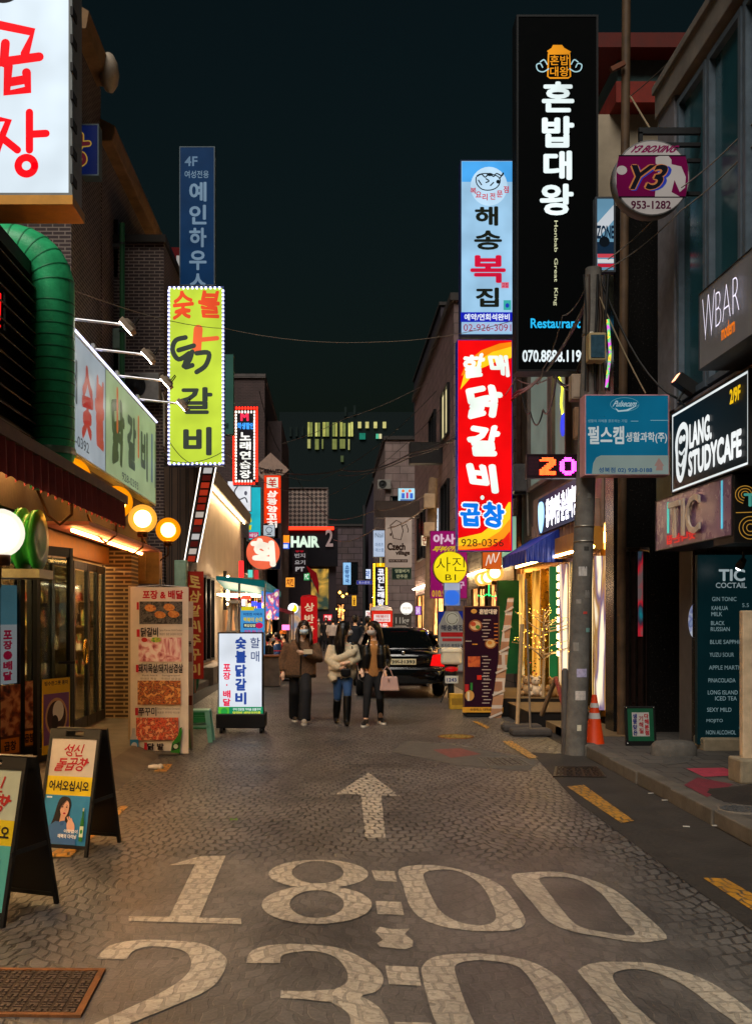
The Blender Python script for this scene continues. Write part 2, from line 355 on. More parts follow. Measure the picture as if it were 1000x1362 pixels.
# ---------------- ground, road, pavements
def paving_mat(paint=None):
    m, t, b = new_mat('paint_on_setts' if paint else 'stone_setts'); g = nd(t, 'NewGeometry')
    pos = g.outputs['Position']
    wn = nd(t, 'TexNoise'); wn.inputs['Scale'].default_value = 5; wn.inputs['Detail'].default_value = 3; L(t, pos, wn.inputs['Vector'])
    w2 = nd(t, 'TexNoise'); w2.inputs['Scale'].default_value = .9; L(t, pos, w2.inputs['Vector'])
    wa = nd(t, 'VectorMath', operation='MULTIPLY_ADD'); wa.inputs[1].default_value = (.30, .5, 0); L(t, w2.outputs['Color'], wa.inputs[0]); L(t, pos, wa.inputs[2])
    wv = nd(t, 'VectorMath', operation='MULTIPLY_ADD'); wv.inputs[1].default_value = (.085, .11, 0); L(t, wn.outputs['Color'], wv.inputs[0]); L(t, wa.outputs[0], wv.inputs[2])
    sx = nd(t, 'SeparateXYZ'); L(t, wv.outputs[0], sx.inputs[0])
    ar = nd(t, 'Math', operation='MULTIPLY'); ar.inputs[1].default_value = 2.4; L(t, sx.outputs[0], ar.inputs[0])
    sn_ = nd(t, 'Math', operation='SINE'); L(t, ar.outputs[0], sn_.inputs[0]); ab = nd(t, 'Math', operation='ABSOLUTE'); L(t, sn_.outputs[0], ab.inputs[0])
    yy = nd(t, 'Math', operation='MULTIPLY_ADD'); yy.inputs[1].default_value = .34; L(t, ab.outputs[0], yy.inputs[0]); L(t, sx.outputs[1], yy.inputs[2])
    cb_ = nd(t, 'CombineXYZ'); L(t, sx.outputs[0], cb_.inputs[0]); L(t, yy.outputs[0], cb_.inputs[1])
    v = nd(t, 'TexBrick'); v.inputs['Scale'].default_value = 1; v.inputs['Brick Width'].default_value = .084; v.inputs['Row Height'].default_value = .124; v.inputs['Mortar Size'].default_value = .0125; v.inputs['Mortar Smooth'].default_value = .55
    v.inputs['Color1'].default_value = (0,0,0,1); v.inputs['Color2'].default_value = (1,1,1,1); v.inputs['Mortar'].default_value = (.5,.5,.5,1); L(t, cb_.outputs[0], v.inputs['Vector'])
    vc = v
    jn = nd(t, 'TexNoise'); jn.inputs['Scale'].default_value = 3.4; jn.inputs['Detail'].default_value = 6; jn.inputs['Roughness'].default_value = .75; L(t, pos, jn.inputs['Vector'])
    jm = nd(t, 'MapRange'); jm.inputs[1].default_value = .36; jm.inputs[2].default_value = .56; jm.inputs[3].default_value = .3; jm.inputs[4].default_value = 1; L(t, jn.outputs[0], jm.inputs[0])
    jf = nd(t, 'Math', operation='MULTIPLY'); L(t, v.outputs['Fac'], jf.inputs[0]); L(t, jm.outputs[0], jf.inputs[1])
    jr = nd(t, 'Math', operation='SUBTRACT'); jr.inputs[0].default_value = 1; L(t, jf.outputs[0], jr.inputs[1])   # 0 in the joint, 1 on the stone
    # worn smooth towards the painted hours
    s = nd(t, 'SeparateXYZ'); L(t, pos, s.inputs[0])
    wear = nd(t, 'MapRange', interpolation_type='SMOOTHSTEP'); wear.inputs[1].default_value = 7.4; wear.inputs[2].default_value = 6.6
    wj = nd(t, 'TexNoise'); wj.inputs['Scale'].default_value = 2.2; wj.inputs['Detail'].default_value = 6; L(t, pos, wj.inputs['Vector'])
    ya = nd(t, 'Math', operation='MULTIPLY_ADD'); ya.inputs[1].default_value = 1.6; L(t, wj.outputs[0], ya.inputs[0]); 
    y2 = nd(t, 'Math', operation='SUBTRACT'); y2.inputs[1].default_value = .8; L(t, s.outputs[1], y2.inputs[0]); L(t, y2.outputs[0], ya.inputs[2]); L(t, ya.outputs[0], wear.inputs[0])
    xa = nd(t, 'Math', operation='ABSOLUTE'); xo = nd(t, 'Math', operation='SUBTRACT'); xo.inputs[1].default_value = .35; L(t, s.outputs[0], xo.inputs[0]); L(t, xo.outputs[0], xa.inputs[0])
    xw = nd(t, 'MapRange', interpolation_type='SMOOTHSTEP'); xw.inputs[1].default_value = 2.0; xw.inputs[2].default_value = 1.35; L(t, xa.outputs[0], xw.inputs[0])
    ww = nd(t, 'Math', operation='MULTIPLY'); L(t, wear.outputs[0], ww.inputs[0]); L(t, xw.outputs[0], ww.inputs[1])
    wm = nd(t, 'Math', operation='MULTIPLY'); wm.inputs[1].default_value = .66 if paint else .84; L(t, ww.outputs[0], wm.inputs[0])
    j2 = nd(t, 'Math', operation='MAXIMUM'); L(t, jr.outputs[0], j2.inputs[0]); L(t, wm.outputs[0], j2.inputs[1])
    n = nd(t, 'TexNoise'); n.inputs['Scale'].default_value = 55; n.inputs['Detail'].default_value = 6; L(t, pos, n.inputs['Vector'])
    nb = nd(t, 'TexNoise'); nb.inputs['Scale'].default_value = .8; nb.inputs['Detail'].default_value = 7; nb.inputs['Roughness'].default_value = .7; L(t, pos, nb.inputs['Vector'])
    rr = nd(t, 'ValToRGB'); e = rr.color_ramp.elements
    if paint: e[0].color = hexc(paint[0]); e[1].color = hexc(paint[1])
    else: e[0].color = (.030, .029, .029, 1); e[1].color = (.140, .131, .122, 1)
    e[0].position = .3; e[1].position = .75
    hs = nd(t, 'Math', operation='MULTIPLY_ADD'); hs.inputs[1].default_value = .16; L(t, vc.outputs['Color'], hs.inputs[0])
    nn = nd(t, 'Math', operation='MULTIPLY_ADD'); nn.inputs[1].default_value = .45; L(t, nb.outputs[0], nn.inputs[0])
    n3 = nd(t, 'Math', operation='MULTIPLY'); n3.inputs[1].default_value = .6; L(t, n.outputs[0], n3.inputs[0]); L(t, n3.outputs[0], nn.inputs[2]); L(t, nn.outputs[0], hs.inputs[2])
    L(t, hs.outputs[0], rr.inputs[0])
    mx = nd(t, 'MixRGB'); L(t, j2.outputs[0], mx.inputs[0]); L(t, rr.outputs[0], mx.inputs[2])
    mx.inputs[1].default_value = (.05, .044, .038, 1) if paint else (.010, .009, .008, 1)
    # oil stains, old gum and re-laid patches
    st = nd(t, 'TexNoise'); st.inputs['Scale'].default_value = 1.1; st.inputs['Detail'].default_value = 9; st.inputs['Roughness'].default_value = .62; st.inputs['Distortion'].default_value = .6; L(t, pos, st.inputs['Vector'])
    sr = nd(t, 'ValToRGB'); q = sr.color_ramp.elements; q[0].position = .36; q[0].color = (.52, .52, .53, 1); q[1].position = .60; q[1].color = (1.12, 1.1, 1.06, 1); L(t, st.outputs[0], sr.inputs[0])
    gv_ = nd(t, 'TexVoronoi'); gv_.inputs['Scale'].default_value = 2.6; L(t, pos, gv_.inputs['Vector']); gm = nd(t, 'MapRange'); gm.inputs[1].default_value = .045; gm.inputs[2].default_value = .06; gm.inputs[3].default_value = .55; gm.inputs[4].default_value = 1; L(t, gv_.outputs['Distance'], gm.inputs[0])
    m8 = nd(t, 'MixRGB', blend_type='MULTIPLY'); m8.inputs[0].default_value = .45 if paint else 1; L(t, mx.outputs[0], m8.inputs[1]); L(t, sr.outputs[0], m8.inputs[2])
    m9 = nd(t, 'MixRGB', blend_type='MULTIPLY'); m9.inputs[0].default_value = 1; L(t, m8.outputs[0], m9.inputs[1]); L(t, gm.outputs[0], m9.inputs[2]); mx = m9
    L(t, mx.outputs[0], b.inputs['Base Color'])
    if paint:
        ch = nd(t, 'TexNoise'); ch.inputs['Scale'].default_value = 24; ch.inputs['Detail'].default_value = 9; ch.inputs['Roughness'].default_value = .75; L(t, pos, ch.inputs['Vector'])
        cr = nd(t, 'MapRange'); cr.inputs[1].default_value = .33; cr.inputs[2].default_value = .46; L(t, ch.outputs[0], cr.inputs[0])
        m2 = nd(t, 'MixRGB'); m2.inputs[1].default_value = (.10, .085, .07, 1); L(t, cr.outputs[0], m2.inputs[0]); L(t, mx.outputs[0], m2.inputs[2]); L(t, m2.outputs[0], b.inputs['Base Color'])
    ro = nd(t, 'MapRange'); ro.inputs[3].default_value = .30; ro.inputs[4].default_value = .62; L(t, nb.outputs[0], ro.inputs[0]); L(t, ro.outputs[0], b.inputs['Roughness'])
    hb = nd(t, 'Math', operation='MULTIPLY_ADD'); hb.inputs[1].default_value = .12; L(t, n.outputs[0], hb.inputs[0]); L(t, j2.outputs[0], hb.inputs[2])
    bp = nd(t, 'Bump'); bp.inputs['Strength'].default_value = .45 if paint else .8; bp.inputs['Distance'].default_value = .012; L(t, hb.outputs[0], bp.inputs['Height']); L(t, bp.outputs[0], b.inputs['Normal'])
    return m
SETT = paving_mat(); WHITE_P = paving_mat(('7c766a', 'b8b0a0')); YEL_P = paving_mat(('8e6014', 'c48c22'))
ASPH = M('36322e', rough=.75, noise=.35, ns=3, bump=.7); CONC = M('6a6258', rough=.8, noise=.35, ns=4, bump=.5)
def sheet(name, pts, mat, kind='structure', z=None):
    b = MB(); b.add([(p[0], p[1], p[2] if z is None else z) for p in pts], [tuple(range(len(pts)))])
    o = b.build(name, mat); o['kind'] = kind; return o
b = MB(); b.add([(-900,-60,-.012),(900,-60,-.012),(900,1500,-.012),(-900,1500,-.012)], [(0,1,2,3)]); structure(b.build('ground', ASPH))
b = MB(); b.add([(-2.6,-8,0),(3.0,-8,0),(3.0,120,0),(-2.6,120,0)], [(0,1,2,3)]); structure(b.build('road', SETT))
# smooth asphalt strip along the right kerb
b = MB(); b.add([(2.28,-8,.004),(3.02,-8,.004),(3.02,12,.004),(2.45,12.2,.004),(2.2,9,.004)], [(0,1,2,3,4)]); structure(b.build('gutter_strip', ASPH))
# left step in front of the shops
b = MB(); b.prism([(-6,-.01),(-2.02,-.01),(-2.30,.10),(-2.36,.12),(-6,.12)], 2, 16.2); structure(b.build('shop_step', CONC))
b = MB(); b.prism([(-8,-.01),(-3.0,-.01),(-3.0,.14),(-8,.14)], 16.4, 60); structure(b.build('pavement', CONC))
# right pavement and kerb stones
TILE = wall_mat('pavement_tiles', 'z', '55504a', '4a4641', '1c1a18', .3, .3, .008, .75, .5)
b = MB(); b.prism([(3.2,-.01),(9,-.01),(9,.115),(3.2,.115)], 3, 14.2); structure(b.build('pavement', TILE))
b = MB(); y = 4.0; i = 0
while y < 12.0:
    b.box(3.03+.012*(i % 2), 3.198, y, y+.97, -.01, .12+.006*(i % 3)); y += .985; i += 1
structure(b.build('kerb', M('5d574f', rough=.75, noise=.4, ns=5, bump=.5), bev=.012))
zt = .119
def zsheet(name, px, mat, z, kind='structure'):
    return sheet(name, [G(x, y, z) for x, y in px], mat, kind)
zsheet('pavement_tile', [(909,1044),(927,1034),(975,1043),(940,1060)], M('6e2a34', rough=.7, noise=.4, ns=14, bump=.4), zt)
zsheet('pavement_tile', [(912,1022),(962,1021),(989,1031),(935,1033)], M('a03848', rough=.7, noise=.35, ns=14, bump=.4), zt)
zsheet('pavement_tile', [(880,1006),(925,1003),(915,1014),(882,1018)], M('4c4a46', rough=.7, noise=.4, ns=14, bump=.4), zt)
m_ = MB(); pts = []
for i in range(13):
    for j in range(9):
        u, v = i/12*2-1, j/8*2-1; rr = max(0, 1-u*u-v*v); p = (4.15+u*.95+v*.1, 8.55+v*.75, .1+.085*rr**.7+.012*math.sin(7*u+3*v))
        pts.append(p)
m_.add(pts, [(i*9+j, (i+1)*9+j, (i+1)*9+j+1, i*9+j+1) for i in range(12) for j in range(8)], True)
structure(m_.build('asphalt_patch', M('2b2724', rough=.85, noise=.4, ns=5, bump=.8)))
# painted markings
def z1(p, k=1): return (120+.44*p[0], 1120+.44*p[1])
def z2(p): return (480+.52*p[0], 1120+.52*p[1])
mk = MB()
def gpoly(px, dz=.004): mk.add([tuple(G(*p)+Vector((0,0,dz))) for p in px], [tuple(range(len(px)))])
def gring(o, i, closed, dz=.004):
    o = [(p.x, p.y) for p in (G(*q) for q in o)]; i = [(p.x, p.y) for p in (G(*q) for q in i)]
    o = smooth_path(o, 4, closed); i = smooth_path(i, 4, closed); n = len(o)
    mk.add([(x, y, dz) for x, y in o]+[(x, y, dz) for x, y in i], [(k, (k+1) % n, (k+1) % n+n, k+n) for k in range(n if closed else n-1)])
def ell(cx, cy, rx, ry, n=16): return [(cx+rx*math.cos(2*math.pi*k/n), cy+ry*math.sin(2*math.pi*k/n)) for k in range(n)]
gpoly([z1(p) for p in [(237,72),(330,45),(410,43),(330,231),(456,233),(458,250),(117,240),(118,226),(240,228),(318,68)]])
gring([z1(p) for p in ell(690,98,150,43)], [z1(p) for p in ell(688,93,78,34)], True)
gring([z1(p) for p in ell(685,192,166,58)], [z1(p) for p in ell(685,190,82,42)], True, .0052)
gpoly([z1(p) for p in [(850,87),(920,90),(927,122),(862,118)]]); gpoly([z1(p) for p in [(862,180),(940,183),(948,222),(868,220)]])
gpoly([z1(p) for p in [(875,258),(912,266),(965,264),(950,280),(975,300),(975,318),(950,327),(875,318),(868,308),(885,298),(862,275)]])
gring([z1(p) for p in [(20,355),(60,315),(150,298),(250,300),(340,310),(405,345),(410,380),(370,440),(270,490),(130,548),(0,610)]],
      [z1(p) for p in [(110,357),(130,332),(170,319),(230,319),(285,332),(305,360),(298,395),(260,430),(190,470),(60,530),(-90,600)]], False)
gring([z1(p) for p in [(472,368),(490,330),(560,312),(660,312),(760,325),(850,370),(885,410),(870,450),(815,468)]],
      [z1(p) for p in [(575,368),(580,345),(620,335),(680,332),(740,350),(775,390),(775,425),(740,447),(700,452)]], False)
gpoly([z1(p) for p in [(577,452),(640,455),(730,449),(830,463),(820,470),(725,487),(640,478),(575,475)]], .0052)
gring([z1(p) for p in [(815,466),(870,500),(900,545),(905,600),(870,660)]], [z1(p) for p in [(725,485),(780,520),(785,560),(780,600),(740,640)]], False)
gpoly([z1(p) for p in [(892,376),(990,380),(1000,437),(903,432)]])
gpoly([z2(p) for p in [(85,462),(180,465),(190,500),(95,500)]])
gring([z2(p) for p in [(97,72),(150,60),(220,65),(300,85),(360,115),(400,165),(420,205),(395,225),(320,230),(230,222),(160,200),(125,165),(108,115)]],
      [z2(p) for p in [(160,85),(175,75),(225,72),(270,85),(310,115),(335,160),(345,195),(325,212),(280,213),(235,200),(200,175),(180,140),(165,105)]], True)
gring([z2(p) for p in [(385,92),(420,80),(500,78),(570,92),(640,120),(700,165),(780,240),(750,255),(700,258),(620,245),(540,230),(480,205),(440,160)]],
      [z2(p) for p in [(455,97),(480,90),(530,92),(570,105),(615,135),(660,190),(700,235),(670,240),(620,232),(570,222),(540,205),(510,170),(475,125)]], True)
gring([z2(p) for p in [(205,500),(175,420),(158,350),(157,320),(190,295),(270,287),(360,292),(440,310),(500,345),(540,390),(575,440),(605,500)]],
      [z2(p) for p in [(305,500),(265,410),(245,350),(240,320),(260,309),(300,304),(350,308),(400,320),(430,350),(455,390),(490,450),(512,500)]], False)
gring([z2(p) for p in [(690,500),(620,410),(560,340),(558,328),(590,312),(650,308),(740,312),(830,335),(900,365),(960,405),(1010,445),(1070,500)]],
      [z2(p) for p in [(790,500),(700,420),(655,370),(643,345),(655,333),(690,327),(740,332),(800,355),(850,385),(900,425),(950,460),(990,500)]], False)
gpoly([(490,1028),(533,1060),(507,1058.5),(513,1116),(486,1115),(480,1057),(446,1057)])
structure(mk.build('road_marking', WHITE_P))
mk = MB()
for q in ([(753,1047),(776,1045),(843,1093),(826,1096)], [(668,987),(680,986),(715,1008),(704,1010)], [(628,960),(634,960),(652,968),(647,970)],
          [(934,1169),(964,1170),(1050,1219),(1035,1236)], [(205,1027),(222,1027),(230,1017),(213,1017)], [(162,1073),(172,1073),(94,1141),(62,1141)],
          [(610,938),(615,938),(622,943),(617,943)]): gpoly(q, .0085)
structure(mk.build('road_marking', YEL_P))
# drain and manhole covers
IRON = M('3a332c', rough=.45, metal=.7, noise=.5, ns=18, bump=.4); RUST = M('7a4a24', rough=.7, noise=.5, ns=20, bump=.4)
def cover_sq(label, quad, dz=.006, n=7, rim=RUST, mat=IRON):
    c = [G(*q) for q in quad]; o = thing('manhole_cover', label, 'manhole cover', ((c[0]+c[2])/2))
    def bil(u, v): return c[0]*(1-u)*(1-v)+c[1]*u*(1-v)+c[2]*u*v+c[3]*(1-u)*v
    f, p, k = MB(), MB(), MB(); e = .05
    for u0, v0, u1, v1 in ((0,0,1,e),(0,1-e,1,1),(0,e,e,1-e),(1-e,e,1,1-e)):
        q = [bil(*x) for x in ((u0,v0),(u1,v0),(u1,v1),(u0,v1))]
        f.add([x+Vector((0,0,-.01)) for x in q]+[x+Vector((0,0,dz+.006)) for x in q], [(0,1,2,3),(4,5,6,7),(0,1,5,4),(1,2,6,5),(2,3,7,6),(3,0,4,7)])
    p.add([bil(*x)+Vector((0,0,dz)) for x in ((e,e),(1-e,e),(1-e,1-e),(e,1-e))], [(0,1,2,3)])
    s = (1-2*e)/n
    for i in range(n):
        for j in range(n):
            a, b_ = e+s*(i+.15), e+s*(j+.15); w_ = s*.7; h_ = s*.25; q = []
            for (ua, va, ub, vb) in ((a, b_, a+w_, b_+h_), (a, b_+s*.45, a+h_, b_+w_), (a+w_-h_, b_+s*.45, a+w_, b_+w_)) if (i+j) % 2 else ((a, b_+w_-h_, a+w_, b_+w_), (a, b_, a+h_, b_+s*.4), (a+w_-h_, b_, a+w_, b_+s*.4)):
                q = [bil(*x) for x in ((ua,va),(ub,va),(ub,vb),(ua,vb))]
                k.add([x+Vector((0,0,dz+.0005)) for x in q]+[x+Vector((0,0,dz+.005)) for x in q], [(4,5,6,7),(0,1,5,4),(1,2,6,5),(2,3,7,6),(3,0,4,7)])
    f.build('frame', rim, o, True); p.build('plate', M('3a2a1c', rough=.75, noise=.5, ns=12), o, True); k.build('tread', mat, o, True)
cover_sq('square cast iron drain cover with rusty rim in the road, beside the painted hours', [(-75,1352),(108,1354),(141,1291),(-20,1290)], .006, 9, RUST, M('54443a', rough=.55, metal=.4, noise=.5, ns=20))
cover_sq('dark iron cover in the asphalt gutter in front of the utility pole', [(735,1034),(806,1035),(795,1021),(738,1021)], .009, 5, IRON)
cover_sq('flat stone service cover in the road near the dashed yellow line', [(650,1020),(708,1019),(688,1008),(634,1008)], .006, 5, CONC, CONC)
def cover_round(label, px, py, rx, mat, rim, z=0):
    c = G(px, py, z); r = rx/F*c.y; o = thing('manhole_cover', label, 'manhole cover', c)
    MB().lathe([(r, -.01), (r, .010), (r*.9, .010), (r*.9, .006)], n=32).build('frame', rim, o)
    p = MB().lathe([(.001, .007), (r*.9, .007)], n=32)
    for a in range(10):
        for q in (.35, .6, .8):
            t = a*.628+q; p.bar((r*q*math.cos(t), r*q*math.sin(t), .008), (r*q*math.cos(t+.25), r*q*math.sin(t+.25), .008), .03*r/.3, .008)
    p.build('plate', mat, o)
cover_round('round manhole cover daubed with yellow paint near the menu banner', 606, 980, 24, M('8a7030', rough=.6, noise=.6, ns=9), RUST)
cover_round('grey round cover set in the pavement at the right edge', 985, 1077, 30, M('4a4a4a', rough=.6), CONC, .12)
zsheet('road_patch', [(575,997),(612,995),(640,1003),(600,1008)], M('7a4640', rough=.8, noise=.5, ns=14, bump=.4), .0045)
zsheet('road_patch', [(540,985),(600,990),(720,1012),(700,1026),(610,1018),(520,1000)], M('5a554e', rough=.8, noise=.4, ns=8, bump=.6), .0035)
# litter
def leaf_litter(label, px, py, col, r, cat, name):
    c = G(px, py); o = MB(); rr = random.Random(int(px))
    for i in range(7):
        a = rr.uniform(0, 6.28); d = rr.uniform(0, r); q = rr.uniform(.3, .6)*r; x, y = d*math.cos(a), d*math.sin(a)*.7; t = rr.uniform(0, 3)
        o.add([(x+q*math.cos(t+k*1.57)*(1 if k % 2 else .45), y+q*math.sin(t+k*1.57)*(1 if k % 2 else .45), .01+.02*rr.random()) for k in range(4)], [(0,1,2,3)])
    ob = o.build(name, M(col, rough=.5)); ob.location = c; tag(ob, label, cat)
leaf_litter('crumpled green leaf lying on the road before the arrow', 310, 1093, '5f8a1e', .055, 'leaf', 'fallen_leaf')
c = G(206, 1024); o = MB(); o.tube([(-.07,0,.03),(.0,.01,.03),(.05,.02,.035)], [.022,.03,.02], 9); o.ball((.06,.02,.03), .035, 10)
ob = o.build('paper_cup', M('d8d0c4', rough=.6)); ob.location = c; tag(ob, 'crushed white paper cup on the road below the food banner', 'litter')
for i, (px, py) in enumerate([(911,1101),(950,1100),(883,1066),(865,1057)]):
    c = G(px, py, 0); o = MB(); o.bar((-.02,0,.012),(.03,.012*(i-1),.012), .02, .006); ob = o.build('paper_scrap', M('b8b4aa')); ob.location = c
    tag(ob, 'tiny white paper scrap lying along the right kerb', 'litter', 'paper scraps by the right kerb')
# ---------------- buildings on the left
DARKF = M('1d1d1f', rough=.35, metal=.3, noise=.2); STEEL = M('8a8a8a', rough=.3, metal=.9, noise=.2)
BRICK_D = wall_mat('dark_brick', 'x', '483634', '382a2a', '8e7e74', .215, .068, .011); BRICK_Dy = wall_mat('dark_brick', 'y', '54403c', '443230', '9a8a80', .215, .068, .011)
BRICK_Y = wall_mat('long_brown_brick', 'x', '5a4028', '4a3522', 'b09468', .30, .062, .014); BRICK_Yy = wall_mat('long_brown_brick', 'y', '5a4028', '4a3522', 'b09468', .30, .062, .014)
GL = glass(); GLD = glass('405050', mix=.35)
def window(parent, wall, a0, a1, z0, z1, at, pane, frame=DARKF, f=.06, bars=1, d=.09, name='window'):
    """window on a wall: wall 'x+' faces +X (street from the left), 'x-' faces -X, 'y' faces the camera; a = Y or X along the wall"""
    m, p = MB(), MB()
    def bx(b, u0, u1, v0, v1, o0, o1):
        if wall == 'y': b.box(u0, u1, at-o1, at-o0, v0, v1)
        elif wall == 'x+': b.box(at+o0, at+o1, u0, u1, v0, v1)
        else: b.box(at-o1, at-o0, u0, u1, v0, v1)
    bx(m, a0, a1, z0, z0+f, -.01, d); bx(m, a0, a1, z1-f, z1, -.01, d); bx(m, a0, a0+f, z0+f, z1-f, -.01, d); bx(m, a1-f, a1, z0+f, z1-f, -.01, d)
    for k in range(bars):
        c = a0+(a1-a0)*(k+1)/(bars+1); bx(m, c-f/2.5, c+f/2.5, z0+f, z1-f, -.01, d*.85)
    w = m.build(name, frame, parent, True)
    bx(p, a0+f, a1-f, z0+f, z1-f, .012, .022); p.build('pane', pane, w, True); return w
# near restaurant
t = thing('restaurant', 'low brick restaurant with glass folding doors under the maroon awning', 'building', (-3.45, 11, 0))
w = MB(); w.box(-9, -3.12, 3, 17, 2.72, 5.2); w.box(-9, -8.8, 3, 17, .1, 2.72); w.box(-8.8, -3.5, 16.6, 17, .1, 2.72); w.box(-8.8, -3.5, 3, 3.2, .1, 2.72)
w.build('wall', M('3a3029', rough=.8, noise=.4, ns=2, bump=.5), t, True)
w = MB(); w.box(-3.49, -3.04, 15.2, 15.75, .12, 2.72); w.build('brick_pier', BRICK_Y, t, True)
w = MB(); w.box(-3.5, -3.3, 15.75, 16.6, .12, 2.72); w.build('brick_pier', BRICK_Yy, t, True)
w = MB(); w.box(-8.8, -3.46, 3.2, 16.6, .11, .135); w.build('floor', M('5a4a3a', rough=.4, noise=.3), t, True)
w = MB(); w.box(-5.4, -5.3, 3.2, 16.6, .135, 2.7); w.box(-5.3, -3.52, 16.45, 16.58, .135, 2.7); w.build('partition', M('a89070', rough=.7, noise=.3, ns=2), t, True)
# interior ceiling lamps
for k in range(5):
    w = MB(); w.box(-4.5, -4.2, 4.6+k*2.4, 5.8+k*2.4, 2.64, 2.70); w.build('ceiling_lamp', E('ffd090', 60), t, True)
# shelf, fridge and tables inside
w = MB()
for z in (.7, 1.1, 1.5, 1.9): w.box(-5.1, -3.9, 16.05, 16.45, z, z+.03)
w.build('shelf', M('6a4826', rough=.5), t, True)
rr = random.Random(5)
w = MB()
for k in range(46):
    x = -5.05+rr.random()*1.1; z = rr.choice((.73, 1.13, 1.53, 1.93)); q = .035+rr.random()*.03; w.cyl((x, 16.2, z), (x, 16.2, z+.14+.12*rr.random()), q, q*.8, 8)
w.build('jar', picture_mat(['c8702a','e0b060','5a7a3a','a83020','d8d0c0'], 2.5), t, True)
# folding door panels
edges = [9.3, 9.75, 10.2, 10.6, 10.95, 11.25, 11.55]; EX = [-3.46, -3.26, -3.46, -3.28, -3.46, -3.30, -3.46]
def panel(name, a, b_, ztop=2.45, z0=.13, pane=GL, f=.055, label=None):
    """upright glass leaf between ground points a and b_"""
    a = Vector((*a, 0)); b_ = Vector((*b_, 0)); m = MB(); up = (0,0,1); n = (b_-a).normalized()
    for p in (a+n*f/2, b_-n*f/2): m.bar(p+Vector((0,0,z0)), p+Vector((0,0,ztop)), f, .05, n)
    for z, h in ((z0+.07, .14), (ztop-.05, .1)): m.bar(a+n*f+Vector((0,0,z)), b_-n*f+Vector((0,0,z)), .045, h)
    fr = m.build(name, DARKF, t, True, label=label)
    g = MB(); g.bar(a+n*f+Vector((0,0,(z0+ztop)/2)), b_-n*f+Vector((0,0,(z0+ztop)/2)), .012, ztop-z0-.24); g.build('pane', pane, fr, True); return fr
for i in range(6):
    fr = panel('folding_door', (EX[i], edges[i]), (EX[i+1], edges[i+1]))
A, B_ = G(47, 1016, .12), G(95, 1006, .12)
leaf = panel('door', (A.x, A.y), (B_.x, B_.y), 2.42, label='open glass door leaf with a yellow poster on it')
w = MB(); mid = (A+B_)/2+Vector((.05,-.06,1.05)); w.bar(mid+Vector((.02,0,0)), mid+Vector((.16,.12,0)), .025, .03); w.build('handle', DARKF, leaf, True)
for y0, y1 in ((11.4, 12.3), (12.3, 13.25), (13.3, 14.1), (14.1, 14.65), (14.65, 15.15)):
    fr = panel('door', (-3.45, y0), (-3.45, y1), 2.42)
    if y0 == 13.3:
        w = MB(); c = Vector((-3.38, 13.75, 1.18))
        w.tube([c+Vector((.0, .1*math.sin(q), .16*math.cos(q)*1.0)) for q in [k*math.pi/8 for k in range(17)]], .016, 8); w.build('handle', M('c89a3c', rough=.25, metal=1, noise=0), fr, True)
w = MB(); w.box(-3.5, -3.38, 6.5, 15.2, 2.46, 2.72); w.build('transom', M('8a5a24', rough=.5, noise=.3, ns=9), t, True)
w = MB(); w.box(-3.12, -2.62, 10.8, 15.3, 2.66, 2.70); w.build('soffit', M('a86860', rough=.6), t, True)
w = MB(); w.tube([(-2.95, 5.0, 3.12), (-2.95, 10.4, 3.12)], .03, 8); w.build('added_awning_tube', E('ffb868', 30), t, True)  # unseen tube added for the warm light under the awning
w = MB(); w.tube([(-2.85, 11.0, 2.62), (-2.85, 15.0, 2.62)], .022, 8); w.build('added_awning_tube', E('ffb060', 18), t, True)  # second tube, added to light the soffit and door front
# posters stuck on the glass
def poster(label, a, b_, z0, z1, items, face, name='poster', off=.03, em=0):
    a = Vector((*a, 0)); b_ = Vector((*b_, 0)); n = (b_-a).normalized(); out = Vector((n.y, -n.x, 0)); c = (a+b_)/2+out*off
    o = thing(name, label, 'poster', (c.x, c.y, z0), math.atan2(n.y, n.x))
    w_ = (b_-a).length; q = MB(); q.box(-w_/2, w_/2, 0, .003, 0, z1-z0); q.build('sheet', M(face, rough=.5, noise=.1) if not em else E(face, em), o)
    art(o, w_, z1-z0, items, (0,0,100,100), em, None, -.001, step=.0006); return o
pa = A+(B_-A)*.13; pb = A+(B_-A)*.9
poster('yellow poster with a dessert bowl stuck on the open glass door', (pa.x, pa.y), (pb.x, pb.y), .2, 1.0,
   [('t','빙수한그릇 풍미',8,3,92,9,'402010',{'b':.03}), ('r',4,20,96,88,'7a4a8a'), ('e',50,52,40,26,'c89a78'), ('e',50,52,34,22,'3a1c22'), ('e',56,44,20,14,'e8e4e0'),('e',44,58,12,9,'1a0c10'), ('r',8,89,92,98,'e8c020'), ('t','팥빙수',48,82,88,87,'ffffff')], 'e0b818')
for i in range(6):
    y0 = edges[i]
    poster('narrow dark food poster low on a folding door leaf', (EX[i]+(EX[i+1]-EX[i])*.15, y0+.06), (EX[i]+(EX[i+1]-EX[i])*.85, edges[i+1]-.06), .22, .95,
      [('r',0,0,100,72,picture_mat(['2a1512','5a2a1c','a05030','d8a070'], 9, seed=i),{'n':'picture'}), ('r',6,76,94,98,'e08a20'), ('t','곱창',20,80,80,94,'3a1a10',{'b':.04})], '6a3a20').__setitem__('group', 'posters on the folding doors')
poster('tall white notice with pink lettering behind the folding glass', (-3.5, 10.35), (-3.4, 10.75), .95, 2.0,
   [('r',0,0,100,40,'7ab0c8'), ('v','포장·배달',30,45,72,97,'e02050',{'b':.05})], 'f0e8f4', em=.55)
